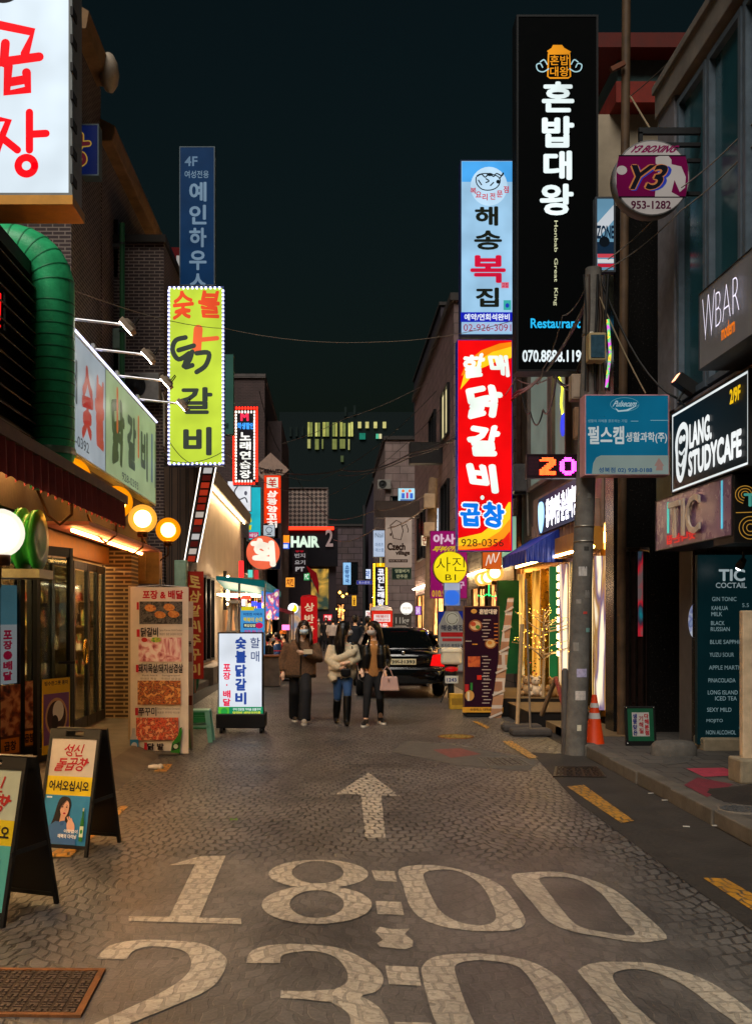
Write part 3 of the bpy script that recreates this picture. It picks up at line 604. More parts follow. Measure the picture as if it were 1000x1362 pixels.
# louvred vent on the upper wall
w = MB(); w.box(-3.12, -2.98, 6, 10.1, 3.3, 3.38); w.box(-3.12, -2.98, 6, 10.1, 5.06, 5.2); w.box(-3.12, -2.98, 10.02, 10.1, 3.38, 5.06); lv = w.build('louvre_vent', M('2e2a20', rough=.6), t, True)
w = MB()
for k in range(11):
    z = 3.42+k*.15; w.add([(-3.1,6,z+.13),(-2.93,6,z),(-2.93,10.02,z),(-3.1,10.02,z+.13),(-3.1,6,z+.145),(-2.93,6,z+.015),(-2.93,10.02,z+.015),(-3.1,10.02,z+.145)], [(0,1,2,3),(4,5,6,7),(0,1,5,4),(1,2,6,5),(2,3,7,6),(3,0,4,7)])
w.build('slat', M('7a6a4c', rough=.6, noise=.35), lv, True)
w = MB(); w.box(-3.119, -3.115, 6, 10.1, 3.3, 3.5); 
# maroon awning
aw = MB(); aw.add([(-3.12,3,3.32),(-2.2,3,2.92),(-2.2,10.6,2.92),(-3.12,10.6,3.32),(-3.12,3,3.28),(-2.2,3,2.88),(-2.2,10.6,2.88),(-3.12,10.6,3.28)], [(0,1,2,3),(4,5,6,7),(0,1,5,4),(1,2,6,5),(2,3,7,6),(3,0,4,7)])
awo = aw.build('awning', M('7a2c2c', rough=.7, noise=.3, ns=3), t, True)
w = MB(); w.box(-2.22, -2.16, 3, 10.62, 2.86, 2.95); w.build('gutter', M('6a5038', rough=.6, noise=.5, ns=9), awo, True)
v = MB(); n = 190; vs = []; fs = []
for i in range(n+1):
    y = 3+7.6*i/n; x = -2.19+.022*math.sin(i*math.pi/2.5); sc = .03*abs(math.sin(i*math.pi/5)); vs += [(x,y,2.86),(x+.01,y,2.62-sc)]
for i in range(n): fs.append((2*i,2*i+1,2*i+3,2*i+2))
v.add(vs, fs); v.build('valance', M('9a3c38', rough=.75, noise=.3, ns=5), awo, True)
# tall brick building behind
t = thing('brick_building', 'tall dark brick building with pale eaves behind the restaurant', 'building', (-4.5, 19.5, 0))
w = MB(); w.box(-14, -4.5, 19.5, 26, 0, 11.0); w.build('wall', [BRICK_D], t, True)
w = MB(); w.box(-4.5, -4.485, 19.52, 26, 0, 10.99); w.build('street_wall', BRICK_Dy, t, True)
w = MB(); w.box(-14, -4.1, 26.01, 27, 0, 11.1); w.build('rear_wing', BRICK_D, t, True)
EAVE = M('8a6a48', rough=.7, noise=.4, ns=3)
w = MB(); w.prism([(-4.9,10.95),(-4.25,10.95),(-4.2,11.1),(-4.2,11.25),(-4.9,11.6)], 19.4, 26.2); w.build('eave', EAVE, t, True, bev=.02)
w = MB(); w.prism([(-4.9,11.9),(-4.25,11.9),(-4.2,12.2),(-4.9,12.6)], 17.3, 19.2); w.build('eave', EAVE, t, True)
w = MB(); w.box(-14, -4.5, 17.3, 19.5, 5.2, 12); w.build('corner_tower', BRICK_Dy, t, True)
w = MB(); w.box(-14, -4.5, 17.28, 17.3, 5.2, 12); w.build('wall', BRICK_D, t, True)
w = MB(); w.ball((-4.2, 18.9, 12.0), .3, 12, (.6,1,1.2)); w.build('finial', M('a89a88', rough=.8), t, True)
w = MB(); w.box(-4.6, -3.45, 20.6, 24.4, 0, 9.4); w.build('front_wing', BRICK_D, t, True)
w = MB(); w.box(-4.6, -3.40, 20.5, 24.5, 9.4, 9.55); w.build('parapet', M('2a2622', rough=.8), t, True)
for z0 in (6.2, 8.6): window(t, 'y', -7.6, -6.2, z0, z0+1.3, 19.5, GLD)
for y0, z0 in ((20.6, 6.3), (22.8, 6.3), (20.6, 8.7), (22.8, 8.7)): window(t, 'x+', y0, y0+1.2, z0, z0+1.2, -4.485, GLD)
# white rendered shop
t = thing('white_shop', 'cream rendered shop with grey sloping fascia and wall lamp', 'building', (-3.3, 25, 0))
w = MB(); w.box(-12, -3.3, 24.6, 36.6, 0, 5.3); w.build('wall', M('ccbcaa', rough=.8, noise=.15, ns=1.2, bump=.2), t, True)
w = MB(); w.prism([(-3.8,5.12),(-3.0,5.12),(-2.95,5.5),(-3.8,5.6)], 24.4, 37); w.build('fascia', M('6e6860', rough=.6, noise=.3), t, True, bev=.02)
for k in range(3): window(t, 'x+', 24.8+k*.95, 25.7+k*.95, .5, 2.75, -3.3, GLD, bars=0)
w = MB(); w.box(-3.3, -2.9, 24.6, 28, 0, .42); w.build('ledge', M('8a8078', rough=.8), t, True)
w = MB(); w.tube([(-3.12, 25, 5.08), (-3.12, 36, 5.08)], .025, 6); w.build('added_eaves_tube', E('ffd8a0', 26), t, True)  # tube added under the fascia to brighten the wall
w = MB(); w.box(-3.3, -3.2, 30.6, 30.75, 1.9, 3.1); wl = w.build('wall_lamp', M('3a3632', rough=.5), t, True)
w = MB(); w.tube([(-3.17,30.67,2.05),(-3.17,30.67,2.95)], .035, 10); w.build('bulb', E('ffd890', 60), wl, True)
# ---------------- buildings on the right
def granite(name, base, speck, rough=.25):
    key = (name, base)
    if key in _M: return _M[key]
    m, t, b = new_mat(name); g = nd(t, 'TexCoord')
    v = nd(t, 'TexNoise'); v.inputs['Scale'].default_value = 42; v.inputs['Detail'].default_value = 3; v.inputs['Roughness'].default_value = .8; L(t, g.outputs['Object'], v.inputs['Vector'])
    r = nd(t, 'ValToRGB'); e = r.color_ramp.elements; e[0].position = .60; e[1].position = .74; e[0].color = hexc(base); e[1].color = hexc(speck)
    L(t, v.outputs[0], r.inputs[0]); L(t, r.outputs[0], b.inputs['Base Color']); b.inputs['Roughness'].default_value = rough
    _M[key] = m; return m
GRAN = granite('black_granite', '141312', '56524c'); GRAN_B = granite('brown_granite', '2e261e', '857868')
TEALG = M('24505a', rough=.12, noise=.3, ns=.7); FRM = M('6a7884', rough=.4, metal=.4); STONE = M('7c766e', rough=.8, noise=.35, ns=2, bump=.4)
GOLD = M('b88a3a', rough=.28, metal=1, noise=.3, ns=12); CHROME = M('a8a8a4', rough=.15, metal=1, noise=.2, ns=5)
# bar building
t = thing('bar_building', 'tall glass fronted building at the right edge above the cocktail bar', 'building', (4.1, 12.3, 0))
w = MB(); w.box(4.25, 12, 3, 12.3, 3.15, 7.9); w.box(5.3, 12, 3, 12.3, .1, 3.15); w.box(4.3, 5.3, 11.85, 12.3, .1, 3.15)
w.build('wall', M('5a5654', rough=.6, noise=.3), t, True)
w = MB(); w.box(4.06, 4.5, 3, 12.5, 7.9, 8.35); w.box(4.02, 4.1, 3, 12.5, 8.2, 8.3); w.build('parapet', STONE, t, True, bev=.01)
w = MB(); w.box(4.1, 4.25, 11.9, 12.5, 3.9, 7.9); w.box(4.1, 4.25, 3, 12.5, 3.9, 4.15); w.box(4.1, 4.25, 8.9, 9.05, 4.15, 7.9); w.build('pilaster', M('74747a', rough=.7, noise=.3), t, True)
for y0, y1 in ((9.1, 9.95), (10.0, 10.9), (10.95, 11.85), (6.6, 8.85)):
    window(t, 'x-', y0, y1, 4.2, 7.8, 4.2, TEALG, FRM, .07, bars=0)
w = MB(); w.box(4.29, 4.33, 11.82, 11.85, .1, 3.1); w.box(4.33, 4.47, 11.83, 11.849, .12, 2.43); w.box(4.47, 5.3, 11.83, 11.849, .12, 2.9); w.build('granite_cladding', GRAN_B, t, True)
w = MB(); c = P(923, 826, 11.82); w.lathe([(.001,-.012),(.2,-.012),(.2,0)], (0,0,0), 24, Matrix.Translation((0,0,0)).to_3x3() @ Matrix.Rotation(R(90),3,'X') @ Matrix.Diagonal((.36,1,1)))
o = w.build('oval_plaque', picture_mat(['5a7ab0','a8c0e0','7a88c8','d8e0f0'], 7, .35), t); o.location = Vector((c.x, 11.815, c.z))-t.location
w = MB(); w.box(3.85, 3.95, 9.32, 9.40, .12, 1.72); w.build('post', M('c8b090', rough=.6, noise=.3), t, True, bev=.01)
w = MB(); w.box(3.78, 4.3, 9.2, 9.5, .11, .34); w.build('plinth', M('8a7e68', rough=.8, noise=.35, bump=.4), t, True, bev=.02); w = MB(); w.box(4.3, 5.3, 11.5, 11.84, .1, .26); w.build('plinth', M('8a7e68', rough=.8, noise=.35, bump=.4), t, True, bev=.02)
w = MB(); w.box(4.0, 4.3, 3, 11.9, 3.98, 4.06); w.build('rust_beam', M('6a4424', rough=.7, noise=.5, ns=7), t, True)
w = MB(); w.box(4.08, 4.25, 11.9, 12.5, 3.05, 3.9); w.box(4.08, 4.25, 3, 9.3, 3.05, 3.9); w.build('fascia', M('7a8478', rough=.6, noise=.3), t, True)
# dark granite building with the gold shopfront
t = thing('granite_building', 'black granite building with gold lit glass shopfront beside the pole', 'building', (3.9, 13.4, 0))
w = MB(); w.box(4.28, 9, 13.4, 13.8, .02, 2.6); w.box(3.80, 9, 13.4, 13.8, 2.6, 7.2); w.box(3.80, 3.9, 13.4, 13.8, .02, 2.6); w.build('wall', GRAN, t, True)
w = MB(); w.box(4.0, 9, 13.8, 21.4, 3.05, 7.2); w.box(6.5, 9, 13.8, 21.4, .02, 3.05); w.box(4.0, 6.5, 21.1, 21.4, .02, 3.05); w.box(4, 6.5, 14.3, 14.5, .02, 3.05)
w.build('wall', M('6a625c', rough=.8, noise=.3, ns=2, bump=.4), t, True)
w = MB(); w.box(4.02, 6.5, 14.5, 21.1, .02, .2); w.build('floor', M('3a2e22', rough=.4), t, True)
# passage door with curtain inside the granite wall
w = MB(); w.box(3.9, 4.28, 13.5, 13.54, .1, 2.55); dr = w.build('door', M('2e1f1a', rough=.3, noise=.4, ns=9), t, True)
w = MB()
for x in (3.92, 4.03, 4.12, 4.22): w.box(x, x+.025, 13.46, 13.5, .1, 2.55)
w.build('frame', CHROME, dr, True)
w = MB(); w.box(4.135, 4.215, 13.47, 13.478, 1.4, 2.55); w.build('pane', picture_mat(['20c8c0','107080','3a2a3a','c82030','6a5a5a'], 3.2, .5, .5), dr, True)
# shopfront
Y0, Y1 = 14.6, 20.6
fr = MB().box(3.95, 4.04, Y0, Y1, .2, .3).box(3.95, 4.04, Y0, Y1, 2.56, 2.66).build('shopfront', GOLD, t, True)
LEAF = [GOLD, picture_mat(['4a3010','d8a040','ffe8b0','8a6020','f0c870'], 5, 1.0, .06, 1), CHROME, picture_mat(['2a1c08','b87820','e8b050','6a4814'], 5, .9, .06, 2), M('2a2010', rough=.3), picture_mat(['5a4020','e8c880','fff4d8','a07838','6a5a80','fff0d0'], 6, .8, .06, 3), GOLD, M('d8c49a', rough=.35, noise=.3, ns=3), E('2a7a40', .5), CHROME]  # some leaves glow, their streaks painted for reflections and light from inside
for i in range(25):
    y = Y0+(Y1-Y0)*i/24; k = [5,0,1,4,5,3,2,1,0,5,4,3,8,1,2,0,5,4,3,1,8,0,2,5,1][i]; w = MB(); w.box(3.86+.05*(i % 3), 4.03, y-.014, y+.014, .3, 2.56); w.build('reflection_leaf', LEAF[k], fr, True)
w = MB(); w.box(3.99, 4.005, Y0, Y1, .3, 2.56); w.build('pane', GL, fr, True)
w = MB(); w.box(3.82, 4.0, Y0, Y1, 2.66, 3.0); w.build('soffit', M('c08a38', rough=.5), t, True)
w = MB(); w.tube([(3.84, Y0, 2.70), (3.84, Y1, 2.70)], .028, 8); w.build('light_strip', E('ffc870', 46), t, True)
w = MB(); w.box(4.5, 4.53, Y0, Y1, .3, 2.9); w.build('display_back', picture_mat(['1c140a','3a2a10','8a6018','e8b848','0c3a20','c89030'], 1.8, 1.1, .35, 3), t, True)
for i, (y, z0, z1, c, e) in enumerate([(15.6,1.9,2.45,'ffcc40',3.5),(16.1,1.9,2.45,'ffcc40',3.5),(15.0,1.2,2.3,'fff0d0',3.5),(18.6,.4,2.2,'0a6a30',.35),(17.6,.4,2.3,'0a6a30',.35),(19.8,1.0,2.4,'ffb050',4)]):
    w = MB(); w.box(4.2, 4.24, y-.16, y+.16, z0, z1); w.build('display_panel', E(c, e), t, True)
w = MB(); w.box(4.05, 6.4, 15, 20.8, 2.9, 2.95); w.build('ceiling_lamp', E('ffc060', 34), t, True)
# column of bright bulbs in the window
w = MB()
for k in range(11): w.box(3.9, 3.93, 17.02, 17.2, 1.0+k*.145, 1.09+k*.145)
w.build('bulb_column', E('ffe0a0', 9), t, True)
# wood slats above the shop and upper windows
SLAT = M('a88a78', rough=.7, noise=.3, ns=5)
w = MB()
for k in range(20): w.box(3.90, 3.96, 14.7+k*.235, 14.9+k*.235, 2.99, 3.42)
w.box(3.96, 4.0, 14.6, 19.5, 2.98, 3.95); w.build('wood_fascia', SLAT, t, True)
for y0, y1 in ((16.6, 17.75), (17.95, 19.9)):
    f_ = window(t, 'x-', y0, y1, 4.15, 7.0, 4.0, E('9aa89a', .35), M('7a6a62', rough=.6), .08, bars=0)
    w = MB(); w.box(3.985, 3.99, y0+.15, y1-.15, 5.5, 5.54); w.build('rail', FRM, f_, True)
w = MB(); w.tube([(3.97, 17.0, 5.0+.0), (3.97, 17.2, 5.35), (3.97, 17.1, 5.6), (3.97, 17.6, 6.1)], .014, 8); w.build('neon_line', E('f0f020', 3), t, True)
w = MB(); w.ball((3.96, 17.0, 4.95), .2, 16, (.1, 1, 1)); w.build('window_logo', E('2040e0', 1.2), t, True)
w = MB(); w.ball((3.96, 16.9, 6.5), .35, 16, (.1, .7, 1.1)); w.build('window_logo', E('e04050', .7), t, True)
# set back house with a red roof above it
t = thing('cream_house', 'cream set back house with a red roof edge behind the round sign', 'building', (4.2, 17, 0))
w = MB(); w.box(4.1, 12, 17.0, 21.2, 7.2, 10.25); w.build('wall', M('a89a84', rough=.8, noise=.25, ns=1.5), t, True)
w = MB(); w.box(4.75, 12, 16.6, 21.2, 10.25, 10.6); w.build('roof', M('7a2418', rough=.7, noise=.3), t, True)
w = MB(); w.box(5.0, 12, 17.4, 21, 10.6, 11.4); w.build('upper_storey', M('4a6a68', rough=.5), t, True)
w = MB(); w.box(4.4, 12, 17.0, 21, 11.4, 11.65); w.build('roof', M('5a1c14', rough=.7), t, True)
w = MB(); w.box(4.0, 4.25, 16.8, 17.0, 7.2, 10.3); w.build('corner_column', M('3a3230', rough=.8), t, True)
# next houses along the right, mostly hidden by the hanging signs
def plain_house(label, x0, x1, y0, y1, h, mat, wins=(), roof=None, name='shop_building'):
    o = thing(name, label, 'building', (x0, y0, 0)); w = MB(); w.box(x0, x1, y0, y1, 0, h); w.build('wall', mat, o, True)
    w = MB(); w.box(x0-.12, x1+.05, y0-.12, y1+.12, h, h+.22); w.build('roof', roof or M('3a3634', rough=.7), o, True)
    for (k, a0, a1, z0, z1, pane) in wins: window(o, k, a0, a1, z0, z1, {'y': y0, 'x-': x0, 'x+': x1}[k], pane, f=.06, bars=1)
    return o
MAUVE = wall_mat('mauve_tiles', 'xy', '80686a', '74605e', '3a302e', .62, .31, .012, .7); GREYW = wall_mat('grey_tiles', 'xy', '605854', '544c4a', '2a2624', .5, .25, .012, .7); DKW = M('3a3236', rough=.8, noise=.3, ns=1.5)
def shop_pane(seed, em=2.2, cols=('120804','3a1a0a','a8581c','f0b868','5a2c10','d88848','1a0c08')): return picture_mat(list(cols), 2.6, em*1.3, .35, seed)
WIN_W = E('e8d8a0', .9); WIN_D = M('10181c', rough=.15)
plain_house('grey shop building with mint lit window behind the red hanging sign', 3.95, 10, 21.5, 29, 8.5, GREYW, [('x-', 22, 24, 4, 6, WIN_D), ('x-', 25, 27, 4, 6, WIN_W), ('x-', 22, 24, 6.4, 8, WIN_W), ('y', 4.3, 5.4, 4.2, 6, WIN_D), ('x-', 22.4, 24.4, .4, 2.5, shop_pane(1, 1.9)), ('x-', 25, 27.5, .4, 2.5, shop_pane(2, 1.4))])
o = plain_house('mauve shop building with angled roof corner beside the blue hanging sign', 3.7, 10, 30, 44, 11.2, MAUVE, [('x-', 31, 33, 4, 6, WIN_D), ('x-', 35, 37, 4, 6, WIN_W), ('y', 4.0, 5, 7.5, 9, WIN_D), ('y', 5.4, 6.6, 7.5, 9, WIN_W), ('y', 4.0, 5, 4.3, 6, WIN_D), ('x-', 31, 33, 7.4, 9, WIN_W), ('x-', 35, 37, 7.4, 9, WIN_D), ('x-', 39, 42, 4, 6, WIN_D), ('x-', 32, 36, .4, 2.6, shop_pane(3, 2.6)), ('x-', 38, 42, .4, 2.6, shop_pane(4, 2.1))])
a = P(512, 700, 60); b_ = P(575, 585, 60)
plain_house('pinkish grey block with a dark flat roof canopy down the street', a.x, 12, 60, 76, b_.z, wall_mat('pink_tiles', 'xy', '94807a', '86706c', '4a3e3a', .9, .45, .015, .8), [('y', a.x+.3, a.x+1.3, 7.6, 9, WIN_D), ('x-', 62, 66, .5, 3, shop_pane(5, 2.2)), ('x-', 68, 73, .5, 3, shop_pane(6, 1.9)), ('x-', 62, 66, 4, 6, WIN_W)])
a = P(497, 760, 84)
plain_house('narrow violet grey building far down the right side of the street', a.x, 12, 84, 104, 13, M('5a5060', rough=.8, noise=.3), [('y', a.x+.3, a.x+1.6, 6, 8, WIN_D), ('x-', 86, 92, .5, 3, shop_pane(7, 1.9))])
plain_house('tall dark block rising behind the light blue hanging sign', 7.5, 30, 68, 90, 23, M('3e3840', rough=.8, noise=.2), [('y', 8, 9.5, 14, 16, WIN_D), ('y', 8, 9.5, 18, 20, WIN_D)])
# glowing strips added over the shop fronts to brighten the street
def fill_strip(owner, x, y0, y1, z, col, em):
    w = MB(); w.tube([(x, y0, z), (x, y1, z)], .03, 8); w.build('added_strip', E(col, em), owner, True)
for o_ in [q for q in bpy.data.objects if 'label' in q.keys()]:
    if 'grey shop building with mint' in o_['label']: fill_strip(o_, 3.85, 21.8, 28.6, 2.85, 'ffd898', 34)
    if 'mauve shop building' in o_['label']: fill_strip(o_, 3.6, 30.5, 43.5, 2.9, 'ffe0b8', 34)
    if 'pinkish grey block' in o_['label']: fill_strip(o_, o_.location.x-.1, 61, 75, 3.2, 'ffd8c0', 30)
# ---------------- far end of the street
a = P(378, 840, 62); b_ = P(445, 698, 62)
t = thing('corner_salon', 'dark corner building with a red neon line and hair salon lettering at the street end', 'building', (-1.4, 62, 0))
w = MB(); w.box(a.x-.6, P(417,0,62).x, 62, 74, 0, 7.3); w.box(P(417,0,62).x, P(426,0,62).x, 62, 74, 0, 7.3); w.box(P(426,0,62).x, b_.x+.1, 62.0, 74, 0, 7.3); w.build('wall', M('4a4046', rough=.7, noise=.2), t, True)
w = MB(); w.box(a.x, b_.x+.2, 61.6, 61.98, 4.85, 7.2); w.build('fascia', M('1c1a22', rough=.5), t, True)
w = MB(); w.box(P(379,0,61.5).x, P(444,0,61.5).x, 61.45, 61.55, 7.1, 7.28); w.build('neon_line', E('ff2410', 3.2), t, True)
art_t = empty('lettering_anchor', (0,0,0)); bpy.data.objects.remove(art_t)
def wall_letters(parent, txt, rect, Y, col, em, b=.03, name='lettering', ext=.06):
    x0, y0, x1, y1 = rect; p0 = P(x0, y1, Y); p1 = P(x1, y0, Y); gv, gf, _ = glyphs(txt, b); m = MB()
    m.add([(p0.x+(p1.x-p0.x)*u, Y, p0.z+(p1.z-p0.z)*v) for u, v in gv], gf); n = len(gv)
    o = m.build(name, E(col, em), parent, True); md = o.modifiers.new('thickness', 'SOLIDIFY'); md.thickness = ext; md.offset = 0; return o
wall_letters(t, 'HAIR', (387,713,425,728), 61.5, 'd8f0d8', 1.1, .05)
wall_letters(t, '2', (433,704,443,727), 61.5, 'b89a94', .6, .02)
w = MB(); w.box(P(414,0,62).x, P(437,0,62).x, 61.9, 61.99, 2.2, 4.7); w.build('upper_window', picture_mat(['3a2a14','6a5020','c89a40','8a7030','2a3a30'], .8, .9, 1, 2), t, True)
w = MB(); w.box(P(385,0,62).x, P(414,0,62).x, 61.9, 61.99, .3, 2.4); w.build('shop_window', picture_mat(['5a4a4a','8a6a50','c8a078','6a80a0'], .8, .8, 1, 5), t, True)
w = MB()
q = [P(407,752,61.8), P(424,792,61.8), P(424,775,61.8), P(421,762,61.8)]
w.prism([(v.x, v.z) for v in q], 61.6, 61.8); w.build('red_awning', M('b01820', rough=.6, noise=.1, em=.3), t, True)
# perforated metal screen on its roof
PERF = None
def perforated():
    m, tt, b = new_mat('perforated_metal'); v, g = uv_like(tt, 'x'); c = nd(tt, 'TexChecker'); c.inputs['Scale'].default_value = 5
    mp = nd(tt, 'Mapping'); mp.inputs['Rotation'].default_value = (0,0,R(45)); L(tt, v, mp.inputs[0]); L(tt, mp.outputs[0], c.inputs['Vector'])
    c.inputs['Color1'].default_value = hexc('9a8a80'); c.inputs['Color2'].default_value = hexc('3c3230'); L(tt, c.outputs[0], b.inputs['Base Color']); b.inputs['Roughness'].default_value = .5; return m
a = P(378, 697, 66); b_ = P(435, 650, 66)
t2 = thing('roof_screen', 'perforated metal screen standing on the salon roof', 'screen', (a.x, 66, 7.3))
w = MB(); w.box(a.x, b_.x, 66, 66.4, 7.3, b_.z); w.build('panel', perforated(), t2, True)
w = MB(); w.box(a.x-.08, b_.x+.08, 65.9, 66.5, b_.z, b_.z+.08); w.box(a.x-.1, a.x, 65.95, 66.45, 7.3, b_.z); w.box(b_.x, b_.x+.1, 65.95, 66.45, 7.3, b_.z); w.build('frame', GREYW, t2, True)
# dark brick block on the left
a = P(312, 640, 50); b_ = P(372, 503, 50)
t = thing('brick_block', 'tall plain dark brick block behind the neon bordered sign', 'building', (a.x, 50, 0))
w = MB(); w.box(-14, b_.x-.75, 50, 61, 0, b_.z); w.build('wall', wall_mat('dark_red_brick', 'x', '4a3634', '3c2c2c', '584846', .25, .08, .012), t, True)
w = MB(); w.box(-14, b_.x-.7, 49.9, 61, b_.z, b_.z+.2); w.build('parapet', GREYW, t, True)
window(t, 'x+', 52, 53.2, 8, 9.6, b_.x-.75, WIN_D, bars=0)
w = MB(); w.box(-14, b_.x, 52, 61, 0, P(0,560,52).z); w.build('side_wing', M('4a4042', rough=.8, noise=.3), t, True)
t = plain_house('low shop building with street stalls in front, left side', -12, -3.4, 38, 49.5, 5.6, GREYW, [('x+', 39, 42, .4, 2.6, shop_pane(8, 2.4)), ('x+', 43, 46, .4, 2.6, shop_pane(9, 2.1)), ('x+', 39, 42, 3.4, 4.8, WIN_D)])
fill_strip(t, -3.3, 38.5, 49, 2.9, 'ffd0a0', 34)
t = plain_house('pale stone shop with carved lettering beside the round orange sign', -9, -2.75, 52, 60, 7.5, M('8a7466', rough=.8, noise=.25), [('y', -4.3, -3, .3, 2.6, shop_pane(10, 1.6))])
# street beyond the bend: dark buildings
a = P(445, 0, 95)
plain_house('grey brown building closing the street in the distance', P(446,0,95).x, P(484,0,95).x, 95, 110, 10.4, wall_mat('brown_tiles', 'xy', '64545a', '584848', '2c2424', 1.2, .6, .03, .8), [('y', P(449,0,95).x, P(458,0,95).x, .4, 3, shop_pane(11, 1.6)), ('y', P(462,0,95).x, P(476,0,95).x, 4, 7, WIN_D)])
plain_house('dark building left of the street bend behind the salon', -12, P(444,0,80).x, 76, 92, 8.6, M('2a2630', rough=.8), [('y', -3, -1, 3, 5, WIN_D)])
# school block with lit windows on the hill
t = thing('school_block', 'long dark block with rows of lit yellow windows on the hill', 'building', (10, 180, 18))
a = P(372, 640, 180); b_ = P(585, 548, 180)
w = MB(); w.box(a.x, b_.x, 180, 195, a.z-14, b_.z); w.build('wall', M('1f292a', rough=1, spec=.05), t, True)
rw = random.Random(3)
def far_win(px0, py0, px1, py1, c, e):
    p = P(px0, py1, 179.6); q = P(px1, py0, 179.6); w = MB(); w.box(p.x, q.x, 179.6, 179.95, p.z, q.z); w.build('window', E(c, e), t, True)
for x, wd_ in ((409,7),(419,7),(429,9),(442,7),(452,8),(463,7)):
    for k in range(2): far_win(x+k*wd_/2+.2, 561+rw.random()*2, x+(k+1)*wd_/2-.4, 580, ['d8d87a','b8b860','e8e498','8a9450'][rw.randrange(4)], .75)
for x, wd_ in ((409,4),(419,5),(428,2),(442,6),(452,7),(463,2)): far_win(x, 584, x+wd_, 595+rw.random()*3, ['c8c878','98a058'][rw.randrange(2)], .55)
for x in (476,486,497,509): far_win(x, 561, x+4.5, 569, 'e0d888', .75)
far_win(478,576,486,584,'2a9a80',.5); far_win(500,577,503.5,583,'5ac8a0',.8); far_win(504,577,507.5,583,'e0d8a8',.8); far_win(453,606,457,614,'7a8a5a',.3)
for x, y in ((385,568),(393,568),(401,567),(458,541),(470,539)): far_win(x, y, x+3, y+12, '2a3430', .35)
# wooded hill
hill = MB(); vs = []; fs = []; n = 60; rh = random.Random(4)
def ridge(x): return 46+16*math.exp(-((x-30)/45)**2)+6*math.sin(x*.05)+2.5*math.sin(x*.31+1)
for i in range(n+1):
    x = -260+520*i/n
    for j in range(9):
        v = j/8; vs.append((x, 200+190*v, -1+(ridge(x)+rh.uniform(-1.2,1.2)+1)*math.sin(v*math.pi/2)))
for i in range(n):
    for j in range(8): fs.append((i*9+j, (i+1)*9+j, (i+1)*9+j+1, i*9+j+1))
hill.add(vs, fs, True); structure(hill.build('hill', M('0a100f', rough=1, noise=.5, ns=.08)))
# ---------------- big hanging signs
# top left white sign: hand painted red strokes
s8 = lambda pts: [(p[0], p[1]) for p in pts]
sign('projecting_sign', 'huge white lit sign with red hand painted letters at the top left corner', (-80, -40, 97, 262), 8.1, [
  ('s', [s8([(-18,30),(44,43),(34,72)]), s8([(8,58),(6,84)]), s8([(-20,86),(53,76)]), s8([(12,88),(10,124),(38,120),(36,97)]), s8([(12,110),(36,106)])], 12, 'ff0014', {'sm':0}),
  ('s', [s8([(-12,158),(12,161),(-2,196),(-8,214)]), s8([(4,184),(24,200)]), s8([(40,150),(40,200)]), s8([(44,179),(62,178)]),
         smooth_path([(36+11*math.cos(k*.785), 221+11*math.sin(k*.785)) for k in range(8)], 4, True)+[(47,221)]], 10, 'ff0014'),
  ('e', 5, -12, 22, 17, '141014'),
 ], 'dceaf4', 1.0, '8a9090', .3, frame=.03)
MB_ = MB(); p0 = P(-80, 275, 8.1); p1 = P(99, 262, 8.1); MB_.box(p0.x, p1.x, 8.05, 8.45, p0.z, p1.z-.005); MB_.build('rim', M('c08a40', rough=.5, metal=.5), bpy.data.objects['projecting_sign'], True)
q = bpy.data.objects['projecting_sign']
for k in range(7):
    m_ = MB(); z = P(0, 12+k*37, 8.1).z; m_.box(P(95.5,0,8.1).x, P(99,0,8.1).x, 8.06, 8.2, z-.07, z); m_.build('clip', M('202020'), q, True)
# small blue sign behind
sign('projecting_sign', 'dark blue sign with a maroon brush letter beside the huge white sign', (80, 165, 132, 234), 18.0, [
  ('s', [s8([(108,180),(107,195),(98,203)]), s8([(107,192),(118,191)]), s8([(100,205),(110,206),(112,215),(100,222)])], 9, 'c8a040', {'sm':1}),
  ('s', [s8([(108,180),(107,195),(98,203)]), s8([(107,192),(118,191)]), s8([(100,205),(110,206),(112,215),(100,222)])], 5.5, '6a2030', {'sm':1})], '10205a', .42, '5a6a70', .25)
# lime sign
sign('projecting_sign', 'lime yellow lit sign with red and dark grill letters and bulb border', (224, 381, 298, 619), 19.5, [
  ('t','숯',229,388,257,424,'e8502a',{'b':.035,'wob':.12}), ('t','불',265,387,294,424,'e8502a',{'b':.035,'wob':.12}),
  ('s', [s8([(247,449),(234,453),(230,466),(238,478),(252,470)]), s8([(250,474),(246,488),(256,486)])], 6.5, '3a4038', {'sm':1}),
  ('s', [s8([(264,438),(262,465)])], 12, 'f0683a', {'sm':1}), ('s', [s8([(268,452),(289,450)])], 6, 'f0683a'),
  ('s', [s8([(256,468),(252,480),(245,487)]), s8([(262,470),(278,470),(274,486),(262,495)]) , s8([(238,466),(258,460)])], 6.5, '3a4038', {'sm':1}),
  ('t','갈',240,515,283,551,'3a4038',{'b':.035}), ('t','비',244,568,282,606,'3a4038',{'b':.035})], 'c4dc40', 1.0, '3a4a78', .25, frame=.03)
q = bpy.data.objects['projecting_sign.002']; bl = MB(); rx = random.Random(2); x0, x1, z0, z1 = P(225,0,19.47).x, P(297,0,19.47).x, P(0,617,19.47).z, P(0,383,19.47).z
for k in range(44):
    for x in (x0, x1): bl.box(x-.018, x+.018, 19.44, 19.48, z0+(z1-z0)*k/44, z0+(z1-z0)*k/44+.035)
for k in range(12):
    for z in (z0, z1): bl.box(x0+(x1-x0)*k/12, x0+(x1-x0)*k/12+.035, 19.44, 19.48, z-.018, z+.018)
o = bl.build('border_bulb', E('c8c8ff', 2.2), q, True); o['kind'] = 'stuff'
